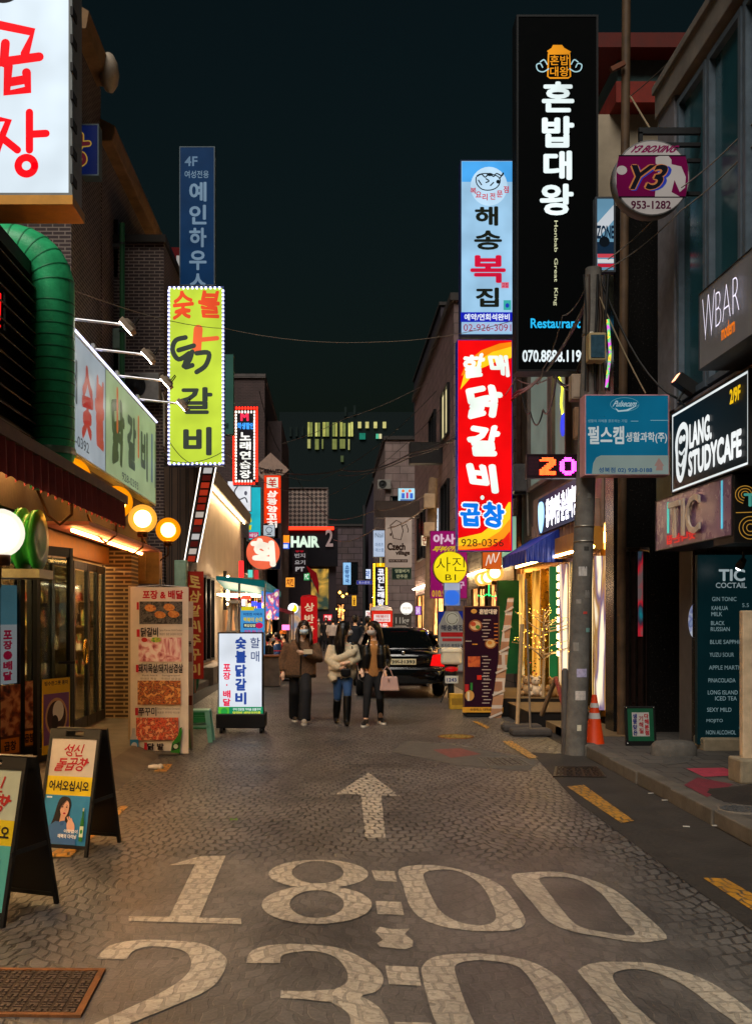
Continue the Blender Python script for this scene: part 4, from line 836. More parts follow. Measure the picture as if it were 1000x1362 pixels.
# navy house sign
sign('projecting_sign', 'tall navy blue sign with pale vertical letters above the lime sign', (239, 195, 286, 380), 22, [
  ('t','4F',246,208,263,221,'7a9ab8',{'b':.02}), ('t','여성전용',246,227,278,237,'8aa8c0',{'b':.01}), ('v','예인하우스',252,240,275,392,'8cabc6',{'b':.03,'fill':.86})], '123a64', .5, '5a6a74', .22, frame=.02)
sign('projecting_sign', 'small dark red sign edge beside the navy sign', (224, 329, 240, 381), 23, [('r',235,340,239,362,'e8e4e0')], '6a1418', .35, '4a1010', .2, frame=0)
# light blue fish sign
RB = (612, 213, 686, 446)
sign('projecting_sign', 'light blue lit sign with a puffer fish drawing above the red sign', RB, 19, [
  ('r',614,215,684,242,'4aa8f0'), ('e',650,248,24.5,26,'bfe0f8'),
  ('s',[smooth_path([(633,236),(634,245),(641,252),(652,253),(661,249),(665,240),(660,234),(648,231),(638,232)],3,True)],1.4,'10181c',{'n':'emblem'}),
  ('s',[s8([(634,235),(640,232),(645,236),(650,231),(656,235),(660,231),(667,234),(669,230),(664,238)]), s8([(646,238),(650,241),(646,243)]), s8([(636,240),(640,246)]), s8([(656,243),(652,247)])],1.6,'10181c',{'sm':1,'n':'emblem'}),
  ('e',651,232.5,4,2.2,'10181c'), ('e',662,242,2.6,2.6,'10181c'),
  ('t','복',625,250,633,258,'c82038'),('t','요',632,255,640,263,'c82038'),('t','리',641,258,648,267,'c82038'),('t','전',651,257,658,266,'c82038'),('t','문',660,254,668,263,'c82038'),('t','점',669,248,676,257,'c82038'),
  ('t','해',631,275,662,301,'181c14',{'b':.035}), ('t','송',630,307,667,333,'181c14',{'b':.035}), ('t','복',625,340,672,377,'d01038',{'b':.032}), ('t','집',632,383,663,409,'181c14',{'b':.035}),
  ('r',666,376,676,384,'d87088'), ('t','고집',667,377,675,383,'b81030'), ('r',669,400,679,413,'38a8a0'), ('e',674,407,2.6,3,'2040b0'),
  ('r',612,416,684,429,'1420b8'), ('t','예약/연회석완비',617,418,677,427,'e8f0ff',{'b':.03}), ('r',614,430,682,442,'a8c4e8'), ('t','02-926-3091',616,432,679,441,'a02848',{'b':.0})],
  '9cc8e8', .95, '1c2c5a', .28, frame=.02)
# red sign
RR = (608, 452, 681, 733)
sign('projecting_sign', 'tall red lit sign with white brush letters and yellow swoosh', RR, 19, [
  ('p',[(612,518),(617,497),(632,478),(655,464),(680,456),(680,476),(658,482),(640,490),(626,502)],'ffd020',{'em':1}), ('p',[(613,500),(620,482),(640,466),(664,457),(680,455),(680,461),(655,468),(632,482),(618,498)],'ff8a10'),
  ('p',[(609,716),(640,709),(662,692),(676,668),(679,668),(678,730),(660,731),(609,731)],'ffd020'), ('p',[(609,726),(640,722),(664,707),(678,690),(678,712),(660,726),(640,731),(609,731)],'ff9a18'), ('p',[(620,731),(650,728),(670,716),(678,706),(678,731)],'f02010'),
  ('t','할',615,471,645,503,'f4fff4',{'b':.045,'wob':.10}), ('t','매',650,471,677,500,'f4fff4',{'b':.045,'wob':.10}),
  ('t','닭',620,512,667,556,'f4fff4',{'b':.055,'wob':.16}), ('t','갈',622,566,665,608,'f4fff4',{'b':.055,'wob':.14}), ('t','비',622,615,662,654,'f4fff4',{'b':.055,'wob':.12}), ('e',641,662,2.6,3,'f4fff4'),
  ('t','곱',610,668,641,703,'ffffff',{'b':.10,'wob':.1}), ('t','창',639,667,672,704,'ffffff',{'b':.10,'wob':.1}), ('t','곱',612,670,639,701,'0a78e8',{'b':.05,'wob':.1}), ('t','창',641,669,670,702,'0a78e8',{'b':.05,'wob':.1}),
  ('t','928-0356',613,717,669,727,'4a2010',{'b':.0})], 'f0080c', 1.0, '1030b8', .3, frame=.012)
# big black sign
sign('projecting_sign', 'giant black sign with white vertical letters and a gold emblem on top', (686.5, 20, 795, 494), 15.2, [
  ('p',[(727,68),(733,64),(735,60),(747,60),(750,64),(759,69),(757,71),(729,71)],'e8941c',{'em':1.0}),
  ('s',[s8([(729,72),(728,102),(731,104),(755,104),(758,102),(757,72),(729,72)])],2,'e8941c'),
  ('t','혼밥',731,74,756,87,'e8941c',{'b':.01}), ('t','대왕',731,89,756,102,'e8941c',{'b':.01}),
  ('s',[s8([(729,92),(722,96),(715,94),(713,87),(718,85),(721,90)]), s8([(727,86),(723,80),(718,83)])],1.5,'a8d0d8',{'sm':1,'n':'emblem'}), ('s',[s8([(757,92),(764,96),(771,94),(773,87),(768,85),(765,90)]), s8([(759,86),(763,80),(768,83)])],1.5,'a8d0d8',{'sm':1,'n':'emblem'}),
  ('t','혼',720,109,763,150,'e6f4f4',{'b':.035}), ('t','밥',720,155,763,197,'e6f4f4',{'b':.04}), ('t','대',722,201,760,240,'e6f4f4',{'b':.04}), ('t','왕',717,245,762,287,'e6f4f4',{'b':.035}),
  ('t','Honbab  Great  King',735,294,741,407,'c8c8a0',{'b':.01,'rot':1}), ('t','Restaurant',705,424,771,437,'28b8f0',{'b':.02}), ('t','070.8888.1199',694,466,779,482,'e8f4f8',{'b':.03})],
  M('030506', rough=.7, spec=.04), 1.05, '0c0f12', .35, frame=.03, fem=0)
# round boxing sign
sign('round_sign', 'round magenta and white sign hanging from a black bracket', (817, 186, 916, 287), 11.2, [
  ('e',866.5,236.5,47.5,48.5,'cfc4bc'), ('p',[(822,208),(911,208),(914,222),(914.5,240),(911,262),(822,262),(819,248),(819,225)],'7a0848'),
  ('r',822,206.5,911,208.5,'18101a'), ('r',822,261.5,911,263.5,'18101a'),
  ('p',[(871,210),(876,208),(888,208),(892,213),(892,219),(905,222),(911,236),(910,250),(903,256),(896,240),(892,256),(903,262),(870,262),(872,240),(876,222),(871,218)],'cfc4bc',{}), ('e',826,227,7,6,'cfc4bc'),
  ('t','Y3 BOXING',839,194,899,204,'8a1050',{'b':.04,'sl':.15}), ('t','Y3',832,221,888,255,'3048c0',{'b':.04,'sl':.3}), ('t','Y3',830,219,884,254,'e08a50',{'b':.06,'sl':.3}), ('t','Y3',831,220,883,253,'1a1a24',{'b':.02,'sl':.3}),
  ('t','953-1282',838,268,891,279,'5a1838',{'b':.03})], 'cfc4bc', .42, '6a6a6a', .16, shape='round')
q = bpy.data.objects['round_sign']
m_ = MB(); p = [P(848,178,11.3), P(946,178,11.3)]; m_.box(p[0].x, 4.25, 11.25, 11.3, p[0].z-.02, p[0].z+.05); m_.box(p[0].x+.1, 4.25, 11.25, 11.3, p[0].z-.16, p[0].z-.12); m_.box(P(912,0,11.3).x, 4.25, 11.26, 11.3, P(0,215,11.3).z-.02, P(0,215,11.3).z+.02); m_.box(P(912,0,11.3).x, 4.25, 11.26, 11.3, P(0,259,11.3).z-.02, P(0,259,11.3).z+.02)
m_.box(p[0].x, p[0].x+.04, 11.25, 11.3, P(0,190,11.3).z, p[0].z); m_.build('bracket', M('1a1c1e', rough=.5), q, True)
m_ = MB(); m_.tube([P(838,128,12.9), P(868,178,11.3)], .012, 6); m_.build('stay_wire', M('8a7a60'), q, True)
# teal company sign
sign('projecting_sign', 'teal blue company sign fixed to the utility pole', (777, 525, 889, 632), 11.6, [
  ('s',[smooth_path([(830+19*math.cos(k*.523), 538+9*math.sin(k*.523)) for k in range(12)],2,True)],.7,'6aa8b8',{'n':'emblem'}), ('t','Pulsecam',816,533,846,541,'b8d4dc',{'b':.02,'sl':.15}), ('p',[(817,542),(822,546),(832,545),(848,539),(834,547),(821,548)],'b8d4dc'),
  ('t','생활의 지혜를 창조하는 기업',781,558,833,562,'8ab0bc',{'b':.0}), ('r',838,560,848,560.8,'8ab0bc'), ('r',864,559,888,559.8,'8ab0bc'),
  ('t','펄스캠',781,567,829,591,'d0d8d8',{'b':.028}), ('t','생활과학(주)',831,575,886,590,'c8d0d0',{'b':.02}),
  ('p',[(786,631),(788,616),(792,609),(798,606),(888,606),(888,631)],'8a9a94',{}), ('p',[(875,609),(882,620),(869,620)],'9a7a72'), ('p',[(872,620),(880,620),(880,626),(871,626)],'9a7a72'), ('t','성북점 02) 928-0188',795,622,866,630,'104a7a',{'b':.02})],
  '0e6a8c', .62, 'c89098', .22, frame=.012)
# LED date board
t = sign('led_board', 'LED board with glowing pink and red digits beside the pole', (700, 604, 768, 636), 15.3, [], '1a0814', 0, '241018', .12, frame=.02, fem=0)
DIG = {'2': ['0111110','1111111','0000111','0001111','0011110','0111100','1111000','1111111','1111111'], '0': ['0011100','0111110','1100011','1100011','1100011','1100011','1100011','0111110','0011100']}
for ch, x0, c, e in (('2', 718, 'ff4018', 9), ('0', 745, 'ff30d8', 15)):
    m_ = MB()
    for r, row in enumerate(DIG[ch]):
        for k, bit in enumerate(row):
            if bit == '1':
                for dx in (0, .5):
                    for dz in (0, .5):
                        p = P(x0+(k+dx)*3.1, 609+(r+dz)*2.6, 15.28); m_.add([(p.x-.0052,p.y,p.z-.0048),(p.x+.0052,p.y,p.z-.0048),(p.x+.0052,p.y,p.z+.0048),(p.x-.0052,p.y,p.z+.0048)], [(0,1,2,3)])
    m_.build('digit', E(c, e), t, True)
m_ = MB()
for k in range(9):
    for r in range(14): p = P(703+k*1.55, 608+r*1.8, 15.285); m_.add([(p.x-.004,p.y,p.z-.004),(p.x+.004,p.y,p.z-.004),(p.x+.004,p.y,p.z+.004),(p.x-.004,p.y,p.z+.004)], [(0,1,2,3)])
m_.build('unlit_dots', M('6a3a50'), t, True)
# lit fascia letters over the gold shop
t = side_sign('fascia_sign', 'bright white raised letters over the gold lit shopfront', 3.86, 768, 716, 3.2, 3.85, 'R', [('t','황제사방·훈실마방',22,12,100,90,'f4f0ff',{'b':.02,'em':3.0}), ('p',[(0,20),(8,10),(16,22),(17,60),(10,98),(2,80)],'90c0f0',{'em':1.4,'sm':1})], '1a3a5a', .5, '1c2430', .08, frame=0)
# street-facing signs on the right
side_sign('fascia_sign', 'black study cafe sign with white lettering and lion head drawing', 3.9, 997, 893, 3.07, 3.98, 'R', [
  ('s',[[(2,3),(98,3),(98,97),(2,97),(2,3)]],1.2,'e8f0f0',{'n':'outline'}),
  ('s',[s8([(9,55),(8,40),(12,26),(18,22),(23,28),(24,42),(22,58),(20,72),(15,86),(10,78),(9,55)])],3.5,'e8eeee',{'n':'emblem','sm':1}),
  ('e',15,38,3,5,'e8eeee'), ('e',20,38,2.2,4,'e8eeee'), ('s',[s8([(13,52),(17,56),(21,52)]), s8([(11,30),(10,60),(13,80)]), s8([(20,60),(18,75)]), s8([(12,66),(16,70),(19,64)])],1.6,'e8eeee',{'n':'emblem','sm':1}),
  ('t','LANG.',28,25,58,55,'f0f4f4',{'b':.045}), ('t','STUDYCAFE',27,58,93,88,'f0f4f4',{'b':.05}), ('t','2/9F',80,12,92,28,'f0c010',{'b':.04})], '1c2428', 1.0, '2a2a2a', .2, fem=.22, frame=.015)
t = side_sign('fascia_sign', 'violet mirror sign with raised bronze letters above the menu board', 3.9, 974, 872, 2.45, 3.05, 'R', [], M('8a6890', rough=.25, metal=.1, noise=.3, ns=2), 0, '2a2026', .4, frame=.012)
# raised metal letters
m_ = MB(); gv, gf, _ = glyphs('TIC', .01); w_ = abs(YX(974,3.9)-YX(872,3.9)); m_.add([(-w_/2+w_*(.24+.42*u), -.035, .1+.42*v) for u, v in gv], gf)
o = m_.build('raised_letters', M('d8c8b4', rough=.35, noise=.1), t); md = o.modifiers.new('thickness', 'SOLIDIFY'); md.thickness = .02; md.offset = 0
art(t, w_, .6, [('r',18,10,21,70,'40d8c8',{'em':.9}), ('r',88,5,90,85,'60d0e8',{'em':.8}), ('t','맛나는집',18,74,58,92,'e02020',{'em':1.0,'b':.03,'mir':1})], (0,0,100,100), 0, None, -.006)  # cyan bars and mirrored red letters: reflections painted on the mirror face
sign('canopy_sign', 'black canopy end with gold cloud lines beside the violet sign', (975, 632, 1040, 722), 9.65, [
  ('s',[smooth_path([(990+r_*math.cos(a*.6), 658+r_*.9*math.sin(a*.6)) for a in range(3,11)],3) for r_ in (5,9,13)]+[smooth_path([(997+r_*math.cos(a*.6), 702+r_*math.sin(a*.6)) for a in range(0,11)],3) for r_ in (5,10,15)]+[[(978,682),(1010,681)]],1.1,'d8a040',{'em':.5}),
  ('t','TIC',988,656,1030,674,'58b8a8',{'em':.5,'b':.03})], '100e0c', 0, '1c1814', .5, frame=.01, fem=0)
# W BAR box
t = side_sign('fascia_sign', 'grey metal bar sign with white glowing raised letters, top right', 3.65, 1003, 930, 4.1, 4.86, 'R', [('t','modern',44,63,68,82,'f07810',{'b':.02,'em':1})], M('8a8c94', rough=.4, noise=.25, ns=1.5), 0, '33343a', .45, frame=.008)
w_ = abs(YX(1003,3.65)-YX(930,3.65))
for s_, u0, u1, v0, v1 in (('W',.16,.40,.30,.84), ('BAR',.42,.84,.36,.78)):
    m_ = MB(); gv, gf, _ = glyphs(s_, -.03); m_.add([(-w_/2+w_*(u0+(u1-u0)*u), -.05, .76*(v0+(v1-v0)*v)) for u, v in gv], gf)
    m_.build('raised_letters', E('f4ecff', 1.2), t)
# cocktail menu board
items = [('t','TIC',955,757,990,773,'b8c8cc',{'b':.03}), ('t','COCTAIL',951,775,992,782,'a8b8bc',{'b':.01})]
for y, s_ in ((797,'GIN TONIC'),(809,'KAHLUA'),(817,'MILK'),(829,'BLACK'),(837,'RUSSIAN'),(854,'BLUE SAPPHIRE'),(871,'YUZU SOUR'),(888,'APPLE MARTINI'),(905,'PINACOLADA'),(921,'LONG ISLAND'),(929,'ICED TEA'),(944,'SEXY MILD'),(959,'MOJITO'),(974,'NON ALCOHOL')):
    x = 946-(y-797)*.05+(10 if s_ == 'ICED TEA' else 0); items.append(('t',s_,x,y-3,x+3.6*len(s_),y+2.5,'8aa4a8',{'b':.0}))
for y, s_ in ((805,'5.5'),(825,'6.0'),(846,'6.0'),(863,'6.0'),(880,'6.5'),(897,'6.5'),(914,'6.5'),(938,'7.0'),(952,'7.0'),(967,'6.0'),(983,'6.5')): items.append(('t',s_,985-(y-805)*.03,y-2.5,994-(y-805)*.03,y+2.5,'7a9498',{'b':.0}))
sign('menu_board', 'dark teal cocktail menu board with pale list at the right edge', (927, 738, 1030, 990), 11.6, items, '123c42', .55, '0e2a2e', .08, cat='menu board', frame=0, fem=.2)  # spotlit printed board; glow of face and list painted in for that light
# magnified strip signs near the pole top
sign('projecting_sign', 'small blue red and white sign high beside the tall rusty post', (791, 262, 818, 362), 13.2, [('p',[(791,300),(818,270),(818,290),(791,322)],'e8f0f8'), ('r',791,322,818,338,'183048'), ('t','ZONE',793,300,816,318,'16324a',{'b':.04}), ('r',794,338,816,343,'f05060'), ('r',794,345,816,350,'ffffff'), ('r',794,351,816,356,'e02840'), ('e',803,322,7,7,'101820')], '7ab0d0', .6, '3a4048', .12)
# ---------------- left side: restaurant sign, lamps, ducts
t = side_sign('fascia_sign', 'long white and pale lime restaurant sign under the four arm lamps', -2.98, 80, 207, 3.55, 4.98, 'L', [
  ('r',37,0,100,100,'b4cc98',{'em':.5}), ('r',36.4,0,37,100,'4a5a30',{'em':.2}),
  ('t','할',-4,22,3,58,'283848',{'b':.03}), ('t','매',4,22,12,58,'283848',{'b':.03}), ('t','숯',15,20,24.5,80,'c04038',{'b':.05,'wob':.12}), ('t','불',26.5,18,35,82,'d05a48',{'b':.05,'wob':.12}),
  ('t','닭',42,18,56,84,'4a5a38',{'b':.05,'wob':.14}), ('s',[[(48,12),(48,50)]],1.8,'e07030'), ('t','갈',59,22,70,78,'4a5a48',{'b':.05}), ('s',[[(73,18),(73,58)]],1.6,'e06838'), ('t','비',76,24,86,80,'4a5a48',{'b':.05}), ('r',91,20,93,76,'4a6a90'), ('r',96,25,98,80,'5a6a50'),
  ('t','928-0392',2,84,20,93,'3a4048',{'b':.01}), ('t','928-0393',52,88,72,96,'3a4048',{'b':.01})], 'bccad4', .5, '8a9078', .12, frame=.03)
q = bpy.data.objects['fascia_sign.004'] if 'fascia_sign.004' in bpy.data.objects else t
bl = MB()
for k in range(90):
    y = 11.3+5.7*k/90; bl.box(-2.99, -2.95, y, y+.03, 4.975, 5.0)
o = bl.build('border_bulb', E('d8d8ff', 1.6), t, True); o['kind'] = 'stuff'
def arm_lamp(loc, label):
    o = thing('arm_lamp', label, 'lamp', loc, 0, 'arm lamps over the long sign')
    w = MB(); w.tube([(0,0,0),(.62,0,-.07)], .018, 8); w.box(-.04,.0,-.06,.06,-.06,.06); w.build('arm', M('c8c8cc', rough=.3, metal=.8), o)
    w = MB(); w.X = Matrix.Translation((.68,0,-.09)) @ Matrix.Rotation(R(48),4,'Y'); w.box(-.10,.10,-.08,.08,-.035,.03); w.lathe([(.09,.03),(.07,.06),(.001,.07)], n=14)
    h = w.build('head', M('8a7a68', rough=.4, metal=.5), o, bev=.008)
    w = MB(); w.X = Matrix.Translation((.68,0,-.09)) @ Matrix.Rotation(R(48),4,'Y'); w.box(-.085,.085,-.065,.065,-.040,-.036); w.build('lens', E('fff4e0', 26), h)
    w = MB(); w.tube([(.74,-.05,-.08),(.80,-.04,.0),(.80,.04,.0),(.74,.05,-.08)], .008, 6); w.build('cable', M('181818'), o)
    return o
first = None
for (px, Y, lab) in ((95, 11.4, 'arm lamp nearest to the green duct over the long sign'), (127, 12.7, 'second arm lamp counted from the green duct over the long sign'), (158, 14.1, 'third arm lamp counted from the green duct, near the lime sign'), (185, 15.6, 'farthest arm lamp over the long sign, before the lime sign')):
    if first is None: first = arm_lamp((-3.0, Y, 5.08), lab)
    else:
        c = copy_tree(first); place(c, (-3.0, Y, 5.08)); c['label'] = lab
# green ribbed exhaust duct
DUCT = M('3cc882', rough=.35, noise=.35, ns=5, bump=.2)
path = [(-5.2,10.1,5.42),(-3.6,10.1,5.42)]+[(-3.27+.45*math.sin(a), 10.1, 4.97+.45*math.cos(a)) for a in [k*math.pi/16 for k in range(0,9)]]+[(-2.82,10.1,4.6),(-2.82,10.1,2.96)]
t = thing('exhaust_duct', 'thick green ribbed exhaust duct bending down over the awning', 'duct', (-2.82,10.1,2.96))
w = MB(); w.tube(path, .22, 24); w.build('pipe', DUCT, t, True)
w = MB()
for k in range(16):
    z = 3.1+k*.115; w.lathe([(.217,z-.012),(.226,z),(.217,z+.012)], (-2.82,10.1,0), 24)
for k in range(6):
    a = (k+.5)*math.pi/12; c = Vector((-3.27+.45*math.sin(a), 10.1, 4.97+.45*math.cos(a))); w.lathe([(.217,-.012),(.227,0),(.217,.012)], c, 24, Matrix.Rotation(a+math.pi/2, 3, 'Y'))
o = w.build('rib', M('268a58', rough=.4, noise=.3), t, True); o['kind'] = 'stuff'
w = MB(); w.lathe([(.23,3.3),(.233,3.32),(.233,3.35),(.23,3.37)], (-2.82,10.1,0), 24); w.build('clamp_band', M('9aa888', rough=.3, metal=.7), t, True)
t = thing('exhaust_hood', 'short green exhaust outlet with a round flange under the awning', 'duct', (-3.4,9.3,2.36))
w = MB(); w.tube([(-3.5,9.3,2.36),(-2.75,9.3,2.36)], .2, 24); w.build('pipe', DUCT, t, True)
w = MB(); w.lathe([(.2,0),(.30,.0),(.30,.05),(.24,.06),(.24,.14),(.28,.14),(.28,.19),(.16,.20),(.001,.17)], (-2.9,9.3,2.38), 28, Matrix.Rotation(R(90),3,'Y')); w.build('flange', M('2a9a3a', rough=.35, noise=.3), t, True)
w = MB(); w.box(-3.2,-2.66,9.1,9.55,2.02,2.10); w.build('bracket', M('6a6850', rough=.4, metal=.6, noise=.5), t, True)
# globe lamps: two frosted shells round a bulb
def glow_shell(col, em, k):
    key = ('shell', col, em, k)
    if key in _M: return _M[key]
    m, t, b = new_mat('frosted_glass'); c = hexc(col); ems = nd(t, 'Emission'); out = t.nodes['Material Output']
    if k == 2: ems.inputs[0].default_value = (1, .80*c[1]**.3, .6*c[2]**.25, 1); ems.inputs[1].default_value = em*10; L(t, ems.outputs[0], out.inputs[0])
    else:
        ems.inputs[0].default_value = c; ems.inputs[1].default_value = (.75, .9)[k]; tr = nd(t, 'BsdfTransparent'); tr.inputs[0].default_value = (1, .8, .5, 1) if c[2] < .6 else (1, .97, .9, 1)
        ms = nd(t, 'MixShader'); ms.inputs[0].default_value = (.42, .35)[k]; L(t, ems.outputs[0], ms.inputs[1]); L(t, tr.outputs[0], ms.inputs[2]); L(t, ms.outputs[0], out.inputs[0])
    _M[key] = m; return m
def globe(loc, r, col, em, label, group='globe lamps along the restaurant front', wall=-.8, name='globe_lamp'):
    o = thing(name, label, 'lamp', loc, 0, group)
    for k_, (q_, nm) in enumerate(((1, 'globe'), (.82, 'inner_globe'), (.6, 'bulb'))):
        w = MB(); w.ball((0,0,0), r*q_, 28); w.build(nm, glow_shell(col, em, k_), o)
    w = MB(); s_ = 1 if wall < 0 else -1
    w.lathe([(.05,-r-.06),(.075,-r-.05),(.075,-r+.02),(.05,-r+.03)], n=14); w.tube([(0,0,-r-.04),(0,0,-r-.2),(wall*.35,0,-r-.3),(wall*.7,0,-r-.2),(wall,0,-r+.05)], .016, 8); w.build('bracket', M('4a3018', rough=.4, metal=.6), o); return o
globe(P(0,709,7.0), .172, 'fff2e0', 4, 'big white globe lamp cut by the left edge under the awning', wall=-.85)
globe(P(96,634,10.2), .19, 'ff9408', 14, 'yellow globe lamp half hidden behind the awning beside the duct', wall=-.35)
globe(P(155,668,12.2), .20, 'ff9408', 14, 'yellow globe lamp just behind the awning end', wall=-.35)
globe(P(190,690,13.9), .20, 'ffb040', 15, 'brightest globe lamp of the row, beside the awning end', wall=-.4)
globe(P(224,705,16.1), .20, 'ff9408', 14, 'smallest yellow globe lamp at the far end of the row', wall=-.4)
# green drain pipe and cable
t = thing('drain_pipe', 'dark green vertical drain pipe on the brick wall', 'pipe', (-4.15,19.3,5.2))
w = MB(); x = P(163,0,19.3).x; w.tube([(x,19.3,5.0),(x,19.3,9.3)], .05, 12); w.build('pipe', M('1c4a2a', rough=.45), t, True)
w = MB()
for z in (5.6, 7.2, 8.9): w.lathe([(.07,z-.02),(.07,z+.02)], (x,19.3,0), 12); w.box(x-.2,x,19.35,19.5,z-.03,z+.03)
w.build('clip', M('2a2a2a'), t, True)
t = thing('meter_box', 'small grey meter box on the brick wall behind the arm lamps', 'box', P(158,450,19.3)); w = MB(); c = P(158,450,19.3); w.box(c.x-.12,c.x+.12,19.3,19.45,c.z-.2,c.z+.2); w.build('case', M('5a6a60', rough=.5), t, True, bev=.02); w = MB(); w.tube([(c.x,19.38,c.z-.2),(c.x,19.38,c.z-1.4)], .02, 8); w.build('conduit', M('4a5a50'), t, True)
# orange lit metal cabinet by the pier
c = P(178,775,16.0); d = P(212,733,16.0); t = thing('metal_cabinet', 'warm lit metal meter cabinet under the globe lamps', 'cabinet', c); w = MB(); w.box(c.x,d.x,16.0,16.3,c.z-.02,d.z); w.build('case', M('a87830', rough=.5, noise=.35), t, True, bev=.01)
w = MB(); w.box(c.x+.02,(c.x+d.x)/2-.01,15.98,16.0,c.z+.03,d.z-.03); w.build('door', M('c08838', rough=.5, noise=.3), t, True, bev=.006)
# timber hoarding with picture strip
q = [P(*p, 20.6) for p in ((218,620),(284,620),(266,690),(248,760),(236,800),(222,800))]
t = thing('timber_hoarding', 'dark weathered timber boarding hanging below the lime sign', 'boarding', q[0])
WOOD = wall_mat('weathered_boards', 'x', '5a4636', '46382c', '14100c', .17, 6, .012, .8, .5)
w = MB(); w.prism([(v.x, v.z) for v in q], 20.6, 21.2); o = w.build('boards', WOOD, t, True)
w = MB()
for k in range(5):
    x0 = q[0].x+.12+k*.17; w.box(x0, x0+.012, 20.585, 20.6, q[4].z+.2+k*.28, q[0].z)
w.build('gap', M('0c0a08'), t, True)
a0, a1, b0, b1 = P(268,621,20.4), P(287,621,20.4), P(246,748,20.4), P(262,748,20.4)
t = thing('picture_strip', 'slanted strip sign of small red and white dish pictures with a lit edge', 'sign', b0)
w = MB(); w.prism([(a0.x,a0.z),(a1.x,a1.z),(b1.x,b1.z),(b0.x,b0.z)], 20.4, 20.5); w.build('housing', M('1c1614'), t, True)
rr = random.Random(9)
for k in range(13):
    u0, u1 = (k+.12)/13, (k+.88)/13; l0, l1 = a0.lerp(b0,u0), a0.lerp(b0,u1); r0, r1 = a1.lerp(b1,u0), a1.lerp(b1,u1); w = MB()
    w.add([l0.lerp(r0,.2)+Vector((0,-.004,0)), l0.lerp(r0,.8)+Vector((0,-.004,0)), l1.lerp(r1,.8)+Vector((0,-.004,0)), l1.lerp(r1,.2)+Vector((0,-.004,0))], [(0,1,2,3)])
    w.build('picture', E(['e8d8c8','a02818','c83a20','e8e4e0','5a1a14'][rr.randrange(5)], .55), t, True)
w = MB(); w.tube([a1+Vector((.01,-.02,0)), b1+Vector((.01,-.02,0))], .012, 6); w.tube([a0+Vector((-.01,-.02,0)), b0+Vector((-.01,-.02,0))], .01, 6); w.build('light_edge', E('fff0e0', 1.6), t, True)
c = P(232,788,19.8); d = P(248,745,19.8); t = thing('utility_box', 'pale green metal utility box below the timber boarding', 'box', c); w = MB(); w.box(c.x,d.x,19.8,20.1,0.14,d.z); w.build('case', M('8aa890', rough=.5, noise=.25), t, True, bev=.015)
w = MB(); w.box(c.x+.03,d.x-.03,19.785,19.8,1.6,d.z-.05); w.build('door', M('94b29a', rough=.5), t, True)
t = sign('hanging_banner', 'narrow red vertical banner with gold letters beside the white shop', (248, 760, 271, 903), 20.0, [('v','토삼갈비주꾸미',252,764,267,900,'d8b060',{'b':.03,'wob':.15,'fill':.8})], 'a02010', 0, '801808', .02, cat='banner', frame=0, fem=0)
w = MB(); w.box(-.02,.02,.02,.06,-(P(0,903,20).z-.14),2.2); w.build('pole', M('7a5a40'), t)
